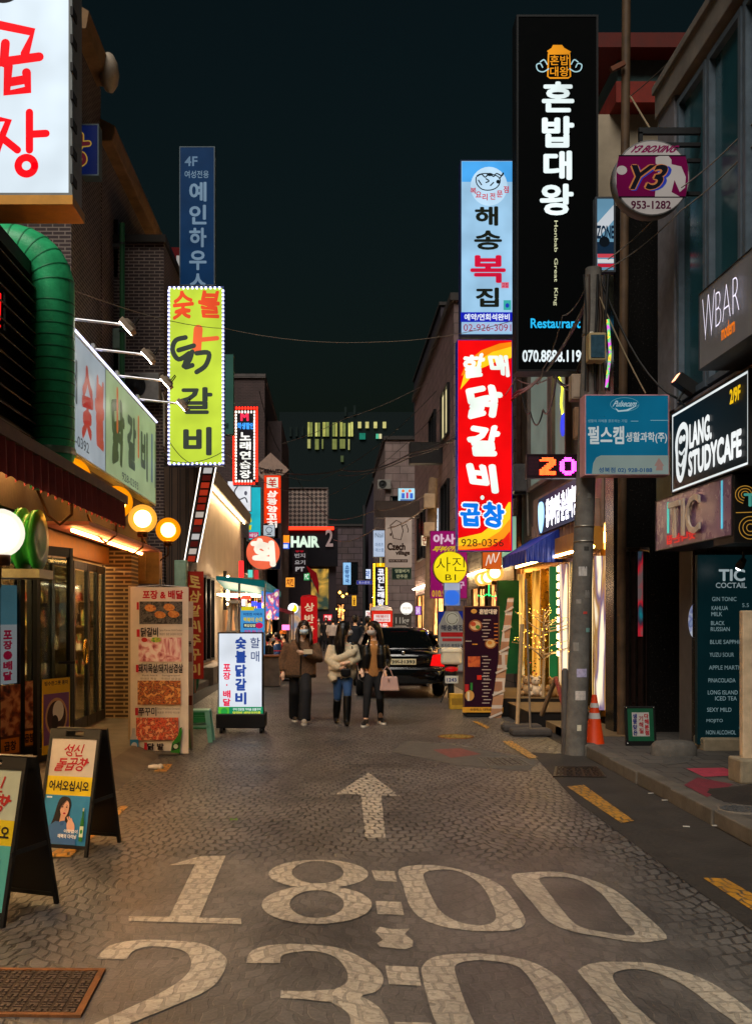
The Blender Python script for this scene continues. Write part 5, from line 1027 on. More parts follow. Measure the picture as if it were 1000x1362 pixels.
# ---------------- food banner on its stand
MEAT = ['0e0604','3a140a','8a3a14','c86a24','5a2210','e09a50']; 
def food(label, rect, Y, items, name, **k): return sign(name, label, rect, Y, items, **k)
RM = (174, 781, 251, 1002)
def shot(x0, y0, x1, y1, cols, sc, seed): return ('r', x0, y0, x1, y1, picture_mat(cols, sc, seed=seed), {'n': 'picture'})
pieces = lambda pts, col: [('p', [(x+dx, y+dy) for dx, dy in ((-7,0),(-5,-4),(0,-5),(6,-3),(8,1),(4,4),(-3,4))], col, {'sm':1, 'n':'picture'}) for x, y in pts]
t = sign('menu_banner', 'tall cream menu banner with four food photographs on the left', RM, 12.0, [
  ('t','포장 & 배달',190,785,244,797,'c81828',{'b':.04}),
  shot(186,800,243,830,['181614','3a3a3a','6a6660','2a2826'],22,1)] + pieces([(200,809),(225,808),(213,818),(231,817)], picture_mat(['6a2a0c','b0581a','e0984a','c87830'],16,seed=4)) + [
  ('t','닭갈비',188,834.5,211,847,'281818',{'b':.03}), ('t','Spicy Korean Grill Chicken',213,837,243,840,'6a5a4a',{'b':0}), ('t','매콤한 철판 닭갈비 이인분',213,842,243,845,'6a5a4a',{'b':0}),
  shot(185,848,242,880,['5a1a1c','b04a50','e0a09c','f0d8d0'],11,2), ('p',[(218,850),(242,850),(242,876),(214,866)],picture_mat(['a03a40','d88a8c','f0d4cc'],30,stretch=.2,seed=6),{'n':'picture'}), ('e',208,851,7,3.5,picture_mat(['2a6a1c','6aa83a','d8d040'],20),{'n':'picture'}), ('e',193,851,4,3,'c02818',{'n':'picture'}),
  ('t','돼지목살/돼지삼겹살',185,882.5,244,895,'281818',{'b':.025}), ('t','Pork Neck    Samgyeopsal',190,897,240,900,'6a5a4a',{'b':0}), ('t','국내산 목살    국내산 삼겹살',187,901,241,904,'6a5a4a',{'b':0}),
  shot(184,905,241,937,MEAT,15,3), ('t','쭈꾸미',185,940.5,209,952,'281818',{'b':.02}), ('t','Spicy Webfoot Octopus',210,941,240,944,'6a5a4a',{'b':0}), ('t','매콤한 쭈꾸미 이인분',210,946,240,949,'6a5a4a',{'b':0}),
  shot(182,954,238,984,['1a0404','6a100a','c02c14','e86a40','801810','f0a070'],15,8), ('t','닭 발',197,988,219,997,'281818',{'b':.045}), ('t','Spicy Chicken Feet',193,998,222,1000,'6a5a4a',{'b':0}),
  ('r',183,801,186,811,'c01828'), ('r',183,837,187,847,'c01828'), ('r',182,884,185.5,894,'c01828'), ('r',181,941,185,951,'c01828'), ('r',193,987,197,998,'c01828'),
  ('p',[(177,968),(181,968),(181,975),(184,982),(186,1001),(174.5,1001),(174.5,982),(177,975)],'b8b8c0'), ('r',174.5,983,185.5,1000,'2a80b8'), ('e',180,991,4,4.5,'d0d8e0'),
  ('p',[(240,968),(243,966),(243,974),(241,984),(240,1001),(228,1000),(230,988),(238,977)],'2a7a20',{}), ('p',[(231,990),(240,986),(239,995),(230,998)],'1a2a14'), ('e',235,992,3,3,'c8d0b0')],
  'e4d6c4', 0, 'b8a898', .012, cat='banner', frame=0, fem=0, noise=.1)
w = MB(); h_ = 2.0; w.tube([(-.0,.06,.05),(0,.06,2.1)], .014, 8); w.tube([(-.34,.03,2.0),(0,.06,2.03),(.34,.03,2.0)], .008, 6); w.tube([(.36,.03,.02),(.0,.06,.9)], .008, 6); w.build('stand', M('8a8a88', rough=.3, metal=.8), t)
w = MB(); w.box(-.28,.25,-.05,.35,-P(0,1002,12).z,.03); w.build('base', CONC, t, bev=.02)
sign('menu_banner', 'second menu banner peeking out behind the food banner', (238, 800, 257, 998), 12.6, [('r',246,822,256,834,'5a4038'), ('r',246,868,256,880,'8a5048'), ('r',246,925,256,938,'6a2a18'), ('t','메뉴',244,850,255,860,'281818',{'b':.04}), ('p',[(249,970),(253,970),(255,998),(246,998)],'8aa060')], 'b8a898', 0, 'a89888', .02, cat='banner', frame=0, fem=0)
sign('menu_banner', 'tall wooden backboard panel left of the food banner', (171, 779, 180, 985), 12.5, [], 'b09878', 0, 'a08868', .04, cat='board', frame=0, fem=0)
# small mint stool and green crate behind it
def stool(c, label):
    o = thing('stool', label, 'stool', c); w = MB(); w.box(-.15,.15,-.13,.13,.40,.43); w.build('seat', M('7ab8a4', rough=.4, noise=.12), o, bev=.012)
    for sx in (-1,1):
        for sy in (-1,1):
            w = MB(); w.bar((sx*.12,sy*.1,.41),(sx*.17,sy*.14,0), .06, .045); w.build('leg', M('7ab8a4', rough=.4, noise=.12), o)
    w = MB(); w.box(-.15,.15,-.15,-.135,.2,.23); w.box(-.15,.15,.135,.15,.2,.23); w.build('brace', M('70aa98', rough=.4), o); return o
stool(G(263, 986)+Vector((.02,0,0)), 'small mint plastic stool behind the food banner')
t = thing('crate', 'green plastic crate on the ground behind the mint stool', 'crate', G(258,968)); w = MB()
for a in (0,.1,.2): w.box(-.2,.2,-.15,-.13,a,a+.07); w.box(-.2,.2,.13,.15,a,a+.07); w.box(-.2,-.18,-.13,.13,a,a+.07); w.box(.18,.2,-.13,.13,a,a+.07)
w.box(-.18,.18,-.13,.13,.0,.02); w.build('body', M('1a6a3a', rough=.5), t)
t = thing('mop_cloth', 'crumpled green cloth hanging at the ledge behind the banner', 'cloth', G(258,925)); w = MB(); w.ball((0,0,.35), .16, 12, (.7,.5,2)); w.build('cloth', M('1f6a50', rough=.9, noise=.5, ns=12, bump=.6), t)
# ---------------- wheeled light box sign
t = sign('light_box', 'white lit standing light box with blue vertical letters on black base', (290, 841, 350, 951), 14.3, [
  ('v','숯불닭갈비',313,846,328,938,'28489a',{'b':.045,'fill':.9}), ('t','할',333,848,346,862,'384878',{'b':.01}), ('t','매',334,866,345,880,'384878',{'b':.01}), ('t','포',297,883,307,893,'e8184a',{'b':.04}), ('t','장',297,894,307,904,'e8184a',{'b':.04}), ('e',302,911,1,1.2,'e8184a'), ('t','배',297,918,307,928,'e8184a',{'b':.04}), ('t','달',297,929,307,939,'e8184a',{'b':.04}),
  ('r',290,940,350,951,'1a8a5a'), ('r',291,940,305,951,'5ab830'), ('e',298.5,946,4.5,4.5,'2a9a40'), ('t','구이 전문점 가마솥 숯불구이',310,941.5,347,945,'e8f4f0',{'b':.02}), ('t','닭갈비 배달의민족',310,946,347,950,'f0e840',{'b':.02})],
  'dce4ee', 1.0, '141418', .22, cat='sign', frame=.018)
w = MB(); w.box(-.34,.36,-.12,.36,-P(0,951,14.3).z+.08,-P(0,951,14.3).z+.28); w.box(-.3,-.27,.05,.15,-P(0,951,14.3).z+.28,0); w.box(.27,.3,.05,.15,-P(0,951,14.3).z+.28,0); w.build('base', M('161618', rough=.5), t, bev=.015)
for x in (-.27,.3):
    for y in (-.06,.3):
        w = MB(); w.cyl((x-.02,y,-P(0,951,14.3).z+.045),(x+.02,y,-P(0,951,14.3).z+.045), .045, n=16); w.build('castor', M('0c0c0c', rough=.5), t)
# white folding ladder behind it
t = thing('step_ladder', 'pale folding step ladder standing behind the light box', 'ladder', (-2.2, 17, 0)); w = MB()
p0, p1, p2 = P(306,800,17.5), P(298,880,17.5), P(318,880,17.5)
w.bar(p0, (p1.x,17.3,.02), .05); w.bar(p0+Vector((.1,0,0)), (p2.x,17.8,.02), .06); w.bar(p0+Vector((.0,.3,0)), (p1.x,18.0,.02), .05)
w.box(p0.x-.05,p0.x+.16,17.4,17.9,p0.z-.03,p0.z+.02); w.build('frame', M('b0a898', rough=.4), t, True)
for k in range(4): z = .35+k*.35; w = MB(); w.box(p0.x-.06,p0.x+.14,17.4-.05*k+.1,17.5,z,z+.03); w.build('tread', M('a09888'), t, True)
# ---------------- A-boards in front
def a_board(label, px, py, wd_, ht, yaw, items, back_items=None):
    c = G(px, py); o = thing('sandwich_board', label, 'sandwich board', c, yaw)
    lean = R(13)
    for s_, nm in ((1, 'front_panel'), (-1, 'rear_panel')):
        base = Matrix.Translation((0, -.24 if s_ > 0 else .24, 0)) @ Matrix.Rotation(-lean*s_, 4, 'X'); w = MB(); w.X = base; hh = ht
        w.box(-wd_/2, -wd_/2+.022, -.012, .012, 0, hh+.04); w.box(wd_/2-.022, wd_/2, -.012, .012, 0, hh+.04); w.box(-wd_/2+.022, wd_/2-.022, -.012, .012, .05, .075)
        w.box(-wd_/2+.022, -.07, -.012, .012, hh-.03, hh+.04); w.box(.07, wd_/2-.022, -.012, .012, hh-.03, hh+.04); w.box(-.07, .07, -.012, .012, hh+.025, hh+.04); w.box(-.07, .07, -.012, .012, hh-.03, hh-.015)
        w.box(-wd_/2+.022, wd_/2-.022, -.004, .006, .075, hh-.03)
        fp = w.build(nm, M('0f1011', rough=.45, noise=.2), o)
        if s_ > 0:
            m2 = base @ Matrix.Translation((0, -.006, .075)); art(o, wd_-.044, hh-.105, items, (0,0,100,100), 0, m2, 0, parent=fp, step=.0006)
    w = MB(); sp = .24-math.sin(lean)*ht*.45; w.box(-wd_/2+.005, -wd_/2+.012, -sp-.02, sp+.02, ht*.42, ht*.45); w.box(wd_/2-.012, wd_/2-.005, -sp-.02, sp+.02, ht*.42, ht*.45); w.build('spreader', M('2a2a2a'), o); return o
bottle = lambda x, y, s: [('p',[(x-1.6*s,y-22*s),(x+1.6*s,y-22*s),(x+1.8*s,y-15*s),(x+4*s,y-10*s),(x+4*s,y+8*s),(x-4*s,y+8*s),(x-4*s,y-10*s),(x-1.8*s,y-15*s)],'1c6a28'), ('r',x-4*s,y-6*s,x+4*s,y+4*s,'c8d8b8'), ('e',x,y-1*s,2.6*s,2*s,'2a8a3a'), ('r',x-1.6*s,y-23*s,x+1.6*s,y-20*s,'c8c8a8')]
A_IT = [('r',0,0,100,36,'c0b8ac'), ('r',0,36,100,54,'d8bc10'), ('r',0,54,100,100,'2a80b0'),
  ('t','성신',32,5,72,17,'a81020',{'b':.022,'wob':.1}), ('t','돌곱창',16,18,84,31,'a81020',{'b':.022,'wob':.1}), ('t','어서오십시오',6,40,94,50,'1c1810',{'b':.035}), ('r',4,55.5,16,57,'d0e0e8')]
LADY = [('p',[(30,62),(36,56.5),(46,55),(56,57),(60,63),(58,70),(56,80),(40,84),(22,92),(8,92),(16,86),(24,76)],'181014',{'sm':1}),
  ('p',[(36,62),(44,58.5),(52,59.5),(56,63),(55.5,69),(51,74),(46,75),(40,72),(36.5,67)],'d8a890',{'sm':1}), ('p',[(40,72),(50,73),(50,79),(38,80)],'cc9c84'),
  ('p',[(8,99.5),(14,84),(30,78.5),(40,79),(50,78),(62,83),(66,99.5)],'3a68a0',{'sm':0}), ('p',[(40,78.5),(50,77.5),(48,82),(42,82.5)],'2a5890'),
  ('e',42,65,2.2,.7,'241418'), ('e',51.5,65,2,.7,'241418'), ('s',[[(39,63.2),(44.5,63)],[(49.5,63),(53.5,63.4)]],.8,'2a181a',{'n':'emblem'}), ('s',[[(48,65.5),(49,68.2),(47.5,68.6)]],.6,'b88468',{'n':'emblem'}), ('e',48,71,3,.9,'a02038'),
  ('p',[(36,61),(42,58),(50,58.5),(46,60.5),(39,64),(37,70),(35,66)],'181014',{'sm':1}),
  ('p',[(58,78),(64,77),(72,80),(74,86),(68,90),(60,88),(56,82)],'d8a890',{'sm':1}), ('s',[[(60,78),(56,74.5)],[(64,77.5),(60,74)],[(68,79),(65,75.5)]],2.6,'d8a890',{'n':'emblem'}), ('p',[(56,88),(74,87),(80,99.5),(54,99.5)],'3a68a0'),
  ('t','이맛없이',52,85.5,82,89,'e8f0f4',{'b':.03}), ('t','매력의 다이닝',40,90,80,94,'e8f0f4',{'b':.03})] + bottle(90,88,1.0)
a_board('sandwich board with a woman in blue on its poster, beside the left yellow dash', 106, 1128, .40, .84, R(-16), A_IT+LADY)
a_board('nearest sandwich board cut by the left edge, with a pale poster and green bottle', -2, 1212, .46, .86, R(-20), [('r',0,0,100,36,'aab098'), ('r',0,36,100,54,'c8ae10'), ('p',[(0,54),(100,54),(100,100),(0,100)],'4a9a90'),
  ('t','성신',34,5,74,17,'a01c18',{'b':.022,'wob':.1}), ('t','돌곱창',18,18,86,31,'a01c18',{'b':.022,'wob':.1}), ('t','어서오십시오',6,40,94,50,'1c1810',{'b':.035}), ('p',[(44,70),(58,66),(66,74),(66,99),(40,99)],'b88a58',{'sm':1})]+bottle(84,88,1.1))
# ---------------- far left hanging signs
NE = sign('projecting_sign', 'black sign with red and white neon bulb border and vertical letters', (310, 541, 343, 645), 38.5, [
  ('t','M',320,549,331,560,'ff3050',{'b':.05,'em':1.3}), ('t','학생할인',316,562,338,571,'40a0ff',{'b':.04,'em':1.2}), ('v','노래연습장',319,574,334,637,'f0f0e8',{'b':.04,'em':1.2})], '10101c', 0, '1a1016', .4, frame=0, fem=0)
def bulb_border(parent, rect, Y, n, m, col, em, sz, name='border_bulb'):
    x0, y0, x1, y1 = rect; b = MB()
    def dot(px, py): p = P(px, py, Y); b.box(p.x-sz, p.x+sz, p.y-.03, p.y, p.z-sz*1.5, p.z+sz*1.5)
    for k in range(n): dot(x0, y0+(y1-y0)*k/n); dot(x1, y0+(y1-y0)*k/n)
    for k in range(m): dot(x0+(x1-x0)*k/m, y0); dot(x0+(x1-x0)*k/m, y1)
    o = b.build(name, E(col, em), parent, True); o['kind'] = 'stuff'
bulb_border(NE, (311,543,342,643), 38.45, 26, 8, 'ff2010', 3, .032); bulb_border(NE, (314,548,338.5,640), 38.45, 22, 6, 'fff0d8', 2.2, .026)
sign('projecting_sign', 'dim grey green sign edge right behind the lime sign', (297, 471, 311, 578), 24, [('t','물',299,563,305,570,'203028')], '4a7a6a', .35, '3a5a50', .2, frame=.01)
sign('projecting_sign', 'white lit sign with a black swirl above the white shop fascia', (303, 640, 334, 680), 39.2, [('s',[s8([(316,647),(312,655),(318,664),(326,662),(329,668)])],1.6,'30303a',{'sm':1,'n':'emblem'}), ('e',327,656,2,3,'5a5a68')], 'e8eaf0', .95, '3a3a3a', .25, frame=.01)
sign('projecting_sign', 'cyan lit sign with yellow marks and pink band under the white swirl sign', (320, 648, 347, 718), 41.5, [('p',[(327,690),(334,688),(335,694),(326,698)],'e8e020'), ('p',[(326,700),(335,698),(334,705),(327,704)],'e8e020'), ('r',320,708,344,716,'d02868'), ('t','야식배달',321,709.5,343,714.5,'f8e8f0',{'b':.02})], '28c0d0', .8, '1a4a5a', .25, frame=.01)
sign('projecting_sign', 'orange red lit skewer restaurant sign with white vertical letters', (351, 632, 374, 696), 44, [('r',355,635,370,649,'e8e4d0'), ('t','羊',357,636,368,648,'c02818',{'b':.03}), ('v','삼광양꼬치',355,652,369,702,'fff4e8',{'b':.05,'wob':.1})], 'f03a10', 1.0, '7a1c10', .3, frame=.015)
sign('projecting_sign', 'small white emblem plate above the round orange sign', (350, 698, 366, 714), 43.2, [('s',[smooth_path([(358+4*math.cos(k*.785),705+4*math.sin(k*.785)) for k in range(8)],2,True)],.9,'303848',{'n':'emblem'}), ('r',355,710,361,711.5,'404858')], 'c8d4dc', .75, '2a2a34', .2, frame=.02)
sign('round_sign', 'round orange lit sign with one big white letter', (327, 712, 373, 758), 39, [('t','회',334,717,367,752,'fff4e0',{'b':.06,'wob':.08})], 'f06a48', 1.0, '3a2a2a', .3, shape='round')
sign('projecting_sign', 'dark navy panel hanging behind the round orange sign', (346, 716, 373, 757), 42, [], '1a2038', .3, '1a1c28', .2, frame=.01)
# diamond board
c0, c1 = P(360,602,47), P(385,622,47); hw = c1.x-c0.x; t = thing('diamond_sign', 'pale diamond shaped board above the skewer sign', 'sign', (c0.x,47,c1.z-.7))
w = MB(); zc = c1.z; w.prism([(c0.x,c0.z),(c0.x+hw*.98,zc-.1),(c0.x,zc-.85),(c0.x-hw*.98,zc-.1)], 47, 47.12); w.build('panel', M('9a8478', rough=.7), t, True)
wall_letters(t, 'L-BEAUTY', (346,624,376,629), 46.98, '4a3a38', .15, .02)
sign('projecting_sign', 'small dark plate with three rows of grey letters below the salon name', (389, 731, 408, 763), 55, [('t','번지',392,736,406,742,'c8c0c0',{'b':.03}), ('t','요기',392,745,406,751,'c8c0c0',{'b':.03}), ('t','PT',393,754,405,760,'d8d0d0',{'b':.05}), ('t','♥♥',393,732,404,735,'c02030')], '2a2024', .5, '1a1418', .15, frame=.01, fem=.3)
sign('projecting_sign', 'tiny orange and blue lit sign tilted beside the salon name', (375, 712, 385, 730), 54, [('r',375,722,385,730,'3060d0'), ('r',377,724,383,729,'d0d8ff')], 'ff9020', 1.2, '2a2a2a', .15, frame=0)
# standing signs far left
sign('balloon_sign', 'red cylindrical inflatable sign with cream letters behind the women', (400, 794, 422, 850), 37, [('v','상반상',405,800,418,846,'f0c8a0',{'b':.03,'fill':.75})], 'c01418', .75, '8a1014', .02, frame=0)
q = bpy.data.objects['balloon_sign']; w = MB(); r_ = 11/F*37; w.lathe([(.001,-.4),(r_,-.35),(r_*1.03,.3),(r_,1.5),(r_*.9,1.62),(.001,1.66)], (0,r_+.03,0), 24); w.build('balloon', E('b81418', .6), q); w = MB(); w.box(-.25,.25,.05,.55,-P(0,850,37).z,-.4); w.build('base', M('202020'), q)
t = sign('round_sign', 'round white lit sign with a yellow crescent moon on a post', (383, 802, 397, 816), 40, [('p',[(391,803),(395,807),(395,812),(391,815),(386,814),(389,811),(391,807)],'f0d010',{'sm':1})], 'f0f4f8', 1.4, '3a3a3a', .15, shape='round'); w = MB(); w.cyl((0,.08,-P(0,816,40).z),(0,.08,.0), .03); w.build('post', M('6a5a50'), t)
# ---------------- right side objects
WEATH = M('6a6660', rough=.8, noise=.45, ns=5, bump=.5)
b0, b1 = G(765,1004), P(789,357,11.9)
t = thing('utility_pole', 'weathered concrete utility pole with pasted notices beside the traffic cone', 'utility pole', b0)
ax = (b1-b0).normalized(); w = MB(); w.tube([b0+Vector((0,0,-.02)), b0.lerp(b1,.35), b0.lerp(b1,.7), b1], [.125,.12,.11,.095], 20); w.build('shaft', WEATH, t, True)
rr = random.Random(21)
for i, (py, a, w_, h_, col) in enumerate([(760,-.2,.10,.11,'b8b4b0'),(895,.1,.13,.10,'b0a8c8'),(925,.05,.13,.11,'c0b8b0'),(968,.0,.05,.07,'d0c8b0'),(790,.4,.07,.09,'7a7670'),(800,-.5,.06,.05,'8a8680'),(815,.2,.05,.03,'b84038'),(838,.6,.06,.05,'7aa8a0'),(730,.1,.06,.05,'3a3834'),(860,-.6,.07,.1,'8a867e'),(660,.2,.05,.06,'8a867e')]):
    z = H-(py-VY)/F*11.9; u = (z-b0.z)/(b1.z-b0.z); c = b0.lerp(b1, u); r_ = .1275-.0165*u-.012*u*u; m_ = MB(); vs = []
    for k in range(5):
        th = -math.pi/2+a+(k/4-.5)*w_/r_
        for dz in (-h_/2, h_/2): vs.append((c.x+r_*math.cos(th), c.y+r_*math.sin(th), c.z+dz))
    m_.add(vs, [(2*k,2*k+2,2*k+3,2*k+1) for k in range(4)], True); m_.build('notice', M(col, rough=.7, noise=.3, ns=30), t, True)
w = MB()
for py in (445, 700, 720): z = H-(py-VY)/F*11.9; u = (z-b0.z)/(b1.z-b0.z); c = b0.lerp(b1,u); r_ = .128-.03*u; w.lathe([(r_,z-.012),(r_+.006,z-.012),(r_+.006,z+.012),(r_,z+.012)], (c.x,c.y,0), 20)
w.build('steel_band', M('8a8478', rough=.4, metal=.8), t, True)
def pole_box(nm, label, rect, Y, d, mat, extra=None):
    a, b_ = P(rect[0],rect[3],Y), P(rect[2],rect[1],Y); o = thing(nm, label, 'box', (a.x,Y,a.z)); w = MB(); w.box(a.x,b_.x,Y,Y+d,a.z,b_.z); w.build('case', mat, o, True, bev=.012)
    w = MB(); w.box(a.x+.02,b_.x-.02,Y-.008,Y,a.z+.03,b_.z-.03); w.build('cover', M('8a9088', rough=.5) if not extra else extra, o, True); return o
pole_box('junction_box', 'cream junction box with dark blue cover high on the utility pole', (783,442,806,479), 11.62, .2, M('a8946a', rough=.6, noise=.3), M('2a4a5a', rough=.4, noise=.4, ns=18))
pole_box('junction_box', 'beige junction box left of the utility pole above the LED board', (760,497,776,531), 12.2, .18, M('a08c78', rough=.6, noise=.3), M('ac9884'))
pole_box('junction_box', 'long narrow brown box below the beige junction box', (764,541,773,583), 12.2, .12, M('8a6a50', rough=.6, noise=.3), M('94745a'))
t = thing('cable_bundle', 'bundle of vertical dark cables and conduits strapped to the utility pole', 'cable bundle', P(800,600,11.8))
for i in range(9):
    x = 778+i*3.6; p = [P(x+rr.uniform(-3,3), y, 11.78+.04*(i % 4)) for y in (365, 420, 470, 520)]; w = MB(); w.tube(p, rr.uniform(.008,.022), 6); w.build('conduit', M(['181818','3a2a20','5a4a3a','2a2a30'][i % 4], rough=.5), t, True)
w = MB(); w.tube([P(808,425,11.7), P(811,470,11.7), P(806,515,11.7)], .018, 8); w.build('tinsel_light', picture_mat(['20a0c0','e03020','e0c040','20c060','c050c0'], 9, 1.2), t, True)
t = thing('bollard_pipe', 'grey steel bollard pipe standing against the utility pole', 'bollard', G(751,1003)); c = G(751,1003); w = MB(); w.tube([(c.x,c.y,-.01),(c.x,c.y,1.0),(c.x,c.y,1.04)], [.045,.045,.02], 14); w.build('pipe', M('4a4440', rough=.6, noise=.4), t, True)
pt = P(739,902,12.9); w = MB(); w.tube([pt, P(751,946,12.1)], .028, 10); w.build('handrail', M('8a3a30', rough=.5, noise=.3), t, True); w = MB(); w.tube([pt, P(720,951,13.4)], .03, 10); w.build('rear_leg', M('8a7258', rough=.5, noise=.3), t, True)
# tall rusty post at the granite corner and thin pole by the black sign
t = thing('steel_post', 'tall thin rusty steel post rising beside the round sign', 'post', P(828,780,13.1)); w = MB(); p0, p1 = P(826,800,13.1), P(833,-60,13.1); w.tube([(p0.x,13.1,.1),p0,p1], .058, 12); w.build('shaft', M('5a4632', rough=.6, noise=.5, ns=3), t, True)
w = MB(); w.bar(P(812,93,13.0), P(830,84,13.0), .06); w.build('stub', M('6a3a20'), t, True)
for k in range(2):
    t = thing('steel_post', ['brown vertical pipe beside the red hanging sign','thin black vertical pipe right beside the brown pipe'][k], 'post', P(690+k*9,740,20.6)); w = MB(); p0 = P(690+k*8,760,20.7); w.tube([(p0.x,20.7,.1),(p0.x,20.7,7.2)], .06-.025*k, 10); w.build('shaft', M(['6a5040','2a2422'][k], rough=.6, noise=.4), t, True)
# traffic cone
c = G(790,1001); t = thing('traffic_cone', 'orange traffic cone with two white bands beside the utility pole', 'traffic cone', c)
hc = .70; w = MB(); w.box(-.165,.165,-.165,.165,0,.025); w.lathe([(.14,.025),(.13,.04),(.03,hc),(.026,hc+.01),(.001,hc+.012)], n=28); w.build('body', M('d8400c', rough=.5, noise=.18, ns=8), t, bev=.006)
for z0, z1 in ((.42,.49), (.555,.61)):
    w = MB(); f_ = lambda z: .13-.1*(z-.04)/(hc-.04)+.002; w.lathe([(f_(z0),z0),(f_(z1),z1)], n=28); w.build('band', M('c8c4c0', rough=.4, noise=.2), t)
# framed green notice, stones
a, b_ = P(834,993,11.9), P(875,940,11.9); t = thing('notice_frame', 'black framed notice with green border leaning on the granite wall', 'sign', ((a.x+b_.x)/2,11.95,.115)); w_ = b_.x-a.x; h_ = b_.z-a.z
tl = Matrix.Rotation(R(-8),4,'X'); w = MB(); w.X = tl; w.box(-w_/2,w_/2,0,.04,0,h_); w.build('frame', M('121212', rough=.4), t, bev=.006)
art(t, w_, h_, [('r',8,6,92,88,'0c4a30'), ('r',22,16,78,76,'a8a4a0'), ('v','기해질',44,24,58,70,'901828',{'b':.03}), ('v','다해분점',62,18,76,74,'a01828',{'b':.04}), ('v','생뚱맞은',24,18,38,74,'283070',{'b':.03})], (0,0,100,100), 0, tl, -.001)
w = MB()
for x in (-w_/2+.02,w_/2-.02):
    for z in (.03,h_-.02): w.X = tl; w.ball((x,-.004,z), .014, 8)
w.build('screw', CHROME, t)
c = G(896,1004,.115); t = thing('stone_block', 'rounded grey stone weight at the foot of the granite wall', 'stone', c); w = MB()
vs = []; n = 14
for j, (z, r_) in enumerate(((0,1),(.10,.98),(.15,.8),(.165,.45))):
    for k in range(n): q = 2*math.pi*k/n; vs.append((.26*r_*math.cos(q)*(1+.04*math.sin(3*q)), .17*r_*math.sin(q), z))
w.add(vs, [(j*n+k, j*n+(k+1) % n, (j+1)*n+(k+1) % n, (j+1)*n+k) for j in range(3) for k in range(n)]+[tuple(range(3*n,4*n))], True); o = w.build('stone', M('5a5650', rough=.85, noise=.35, ns=9, bump=.6), t)
# black steps in front of the gold shop
BLK = M('1a1614', rough=.55, noise=.4, ns=6)
t = thing('entrance_step', 'low black entrance platform in front of the gold shopfront', 'platform', (3.4,16.5,0)); w = MB(); w.box(2.95,3.95,14.9,16.6,0,.24); w.build('front_step', BLK, t, True, bev=.015); w = MB(); w.box(2.75,3.95,16.65,19.2,0,.30); w.build('rear_step', BLK, t, True, bev=.015); w = MB(); w.box(2.94,3.95,14.88,16.61,.24,.25); w.box(2.74,3.95,16.64,19.2,.30,.31); w.build('tread', M('6a5438', rough=.7, noise=.4, ns=4), t, True)
w = MB(); w.box(3.2,3.95,12.9,14.85,0,.12); w.build('slab', M('7a6648', rough=.8, noise=.35), t, True)
# light tree
c = Vector((P(722,0,16.9).x, 16.9, .31)); t = thing('light_tree', 'bare ornamental tree covered in tiny warm fairy lights', 'tree', c)
TW = M('b89c74', rough=.7); w = MB(); w.tube([(0,0,0),(.01,0,.6),(.0,.01,1.0),(.02,0,1.45)], [.03,.026,.02,.008], 8); w.build('trunk', TW, t)
tb, fb = MB(), MB(); rr = random.Random(8)
for i in range(30):
    z0 = .62+.75*rr.random(); a = rr.uniform(0,6.28); L_ = rr.uniform(.3,.68)*(1.35-.5*(z0-.6)); el = rr.uniform(.05,.55); p = [Vector((0,0,z0))]
    for k in range(4): d = Vector((math.cos(a+rr.uniform(-.35,.35)), math.sin(a+rr.uniform(-.35,.35)), el+rr.uniform(-.15,.2))).normalized(); p.append(p[-1]+d*L_/4)
    tb.tube(p, [.010,.008,.007,.005,.004], 5)
    for k in range(1,5):
        for _ in range(1 if k > 1 else 0):
            q = p[k]+Vector((rr.uniform(-.06,.06),rr.uniform(-.06,.06),rr.uniform(-.05,.06))); fb.ball(q, .0075, 6)
            if rr.random() < .5: tb.tube([p[k], q], .003, 4)
tb.build('branch', TW, t)['kind'] = 'stuff'; fb.build('fairy_light', E('ffb83a', 5), t)['kind'] = 'stuff'
# teddy toys / flower pots at its foot
for i, (px, col, lab) in enumerate([(700,'b89468','heap of tan plush toys at the foot of the light tree'),(712,'d8c0a0','pale plush toy sitting right of the tan heap by the light tree'),(735,'a07848','brown wrapped bundle at the right of the light tree foot')]):
    c = Vector((P(px,0,17.2-.2*i).x, 17.2-.2*i, .31)); t = thing('plush_toy', lab, 'toy', c); w = MB(); w.ball((0,0,.1), .11, 12, (1,.9,1)); w.ball((0,-.02,.26), .08, 12); w.ball((-.06,-.02,.33), .03, 8); w.ball((.06,-.02,.33), .03, 8); w.ball((-.09,-.05,.05), .05, 8); w.ball((.09,-.05,.05), .05, 8); w.ball((.1,-.05,.16), .04, 8, (1,1,1.5)); w.ball((-.1,-.05,.16), .04, 8, (1,1,1.5))
    o = w.build('body', M(col, rough=.95, noise=.35, ns=14, bump=.5), t)
    for x in (-.03,.03): e_ = MB(); e_.ball((x,-.095,.28), .01, 6); e_.build('eye', M('100c0a', rough=.2, noise=0), t)
t = thing('plant_pot', 'small red and green potted plant on the rear step', 'plant', Vector((P(706,0,18).x,18,.31))); w = MB(); w.lathe([(.001,0),(.09,0),(.12,.2),(.10,.2)], n=16); w.build('pot', M('7a3020', rough=.6), t); w = MB()
for i in range(70):
    a = rr.uniform(0,6.28); r_ = rr.uniform(.02,.2); z = .22+rr.uniform(0,.4); q = Vector((r_*math.cos(a), r_*math.sin(a), z)); d = Vector((rr.uniform(-1,1),rr.uniform(-1,1),rr.uniform(-.5,1))).normalized()*.06; s_ = d.cross(Vector((0,0,1)))*.45; w.mi = 1 if i % 5 == 0 else 0; w.add([q,q+d*.5+s_,q+d,q+d*.5-s_],[(0,1,2,3)])
w.build('foliage', [M('2a5a20', rough=.6), M('b83020', rough=.6)], t)['kind'] = 'stuff'
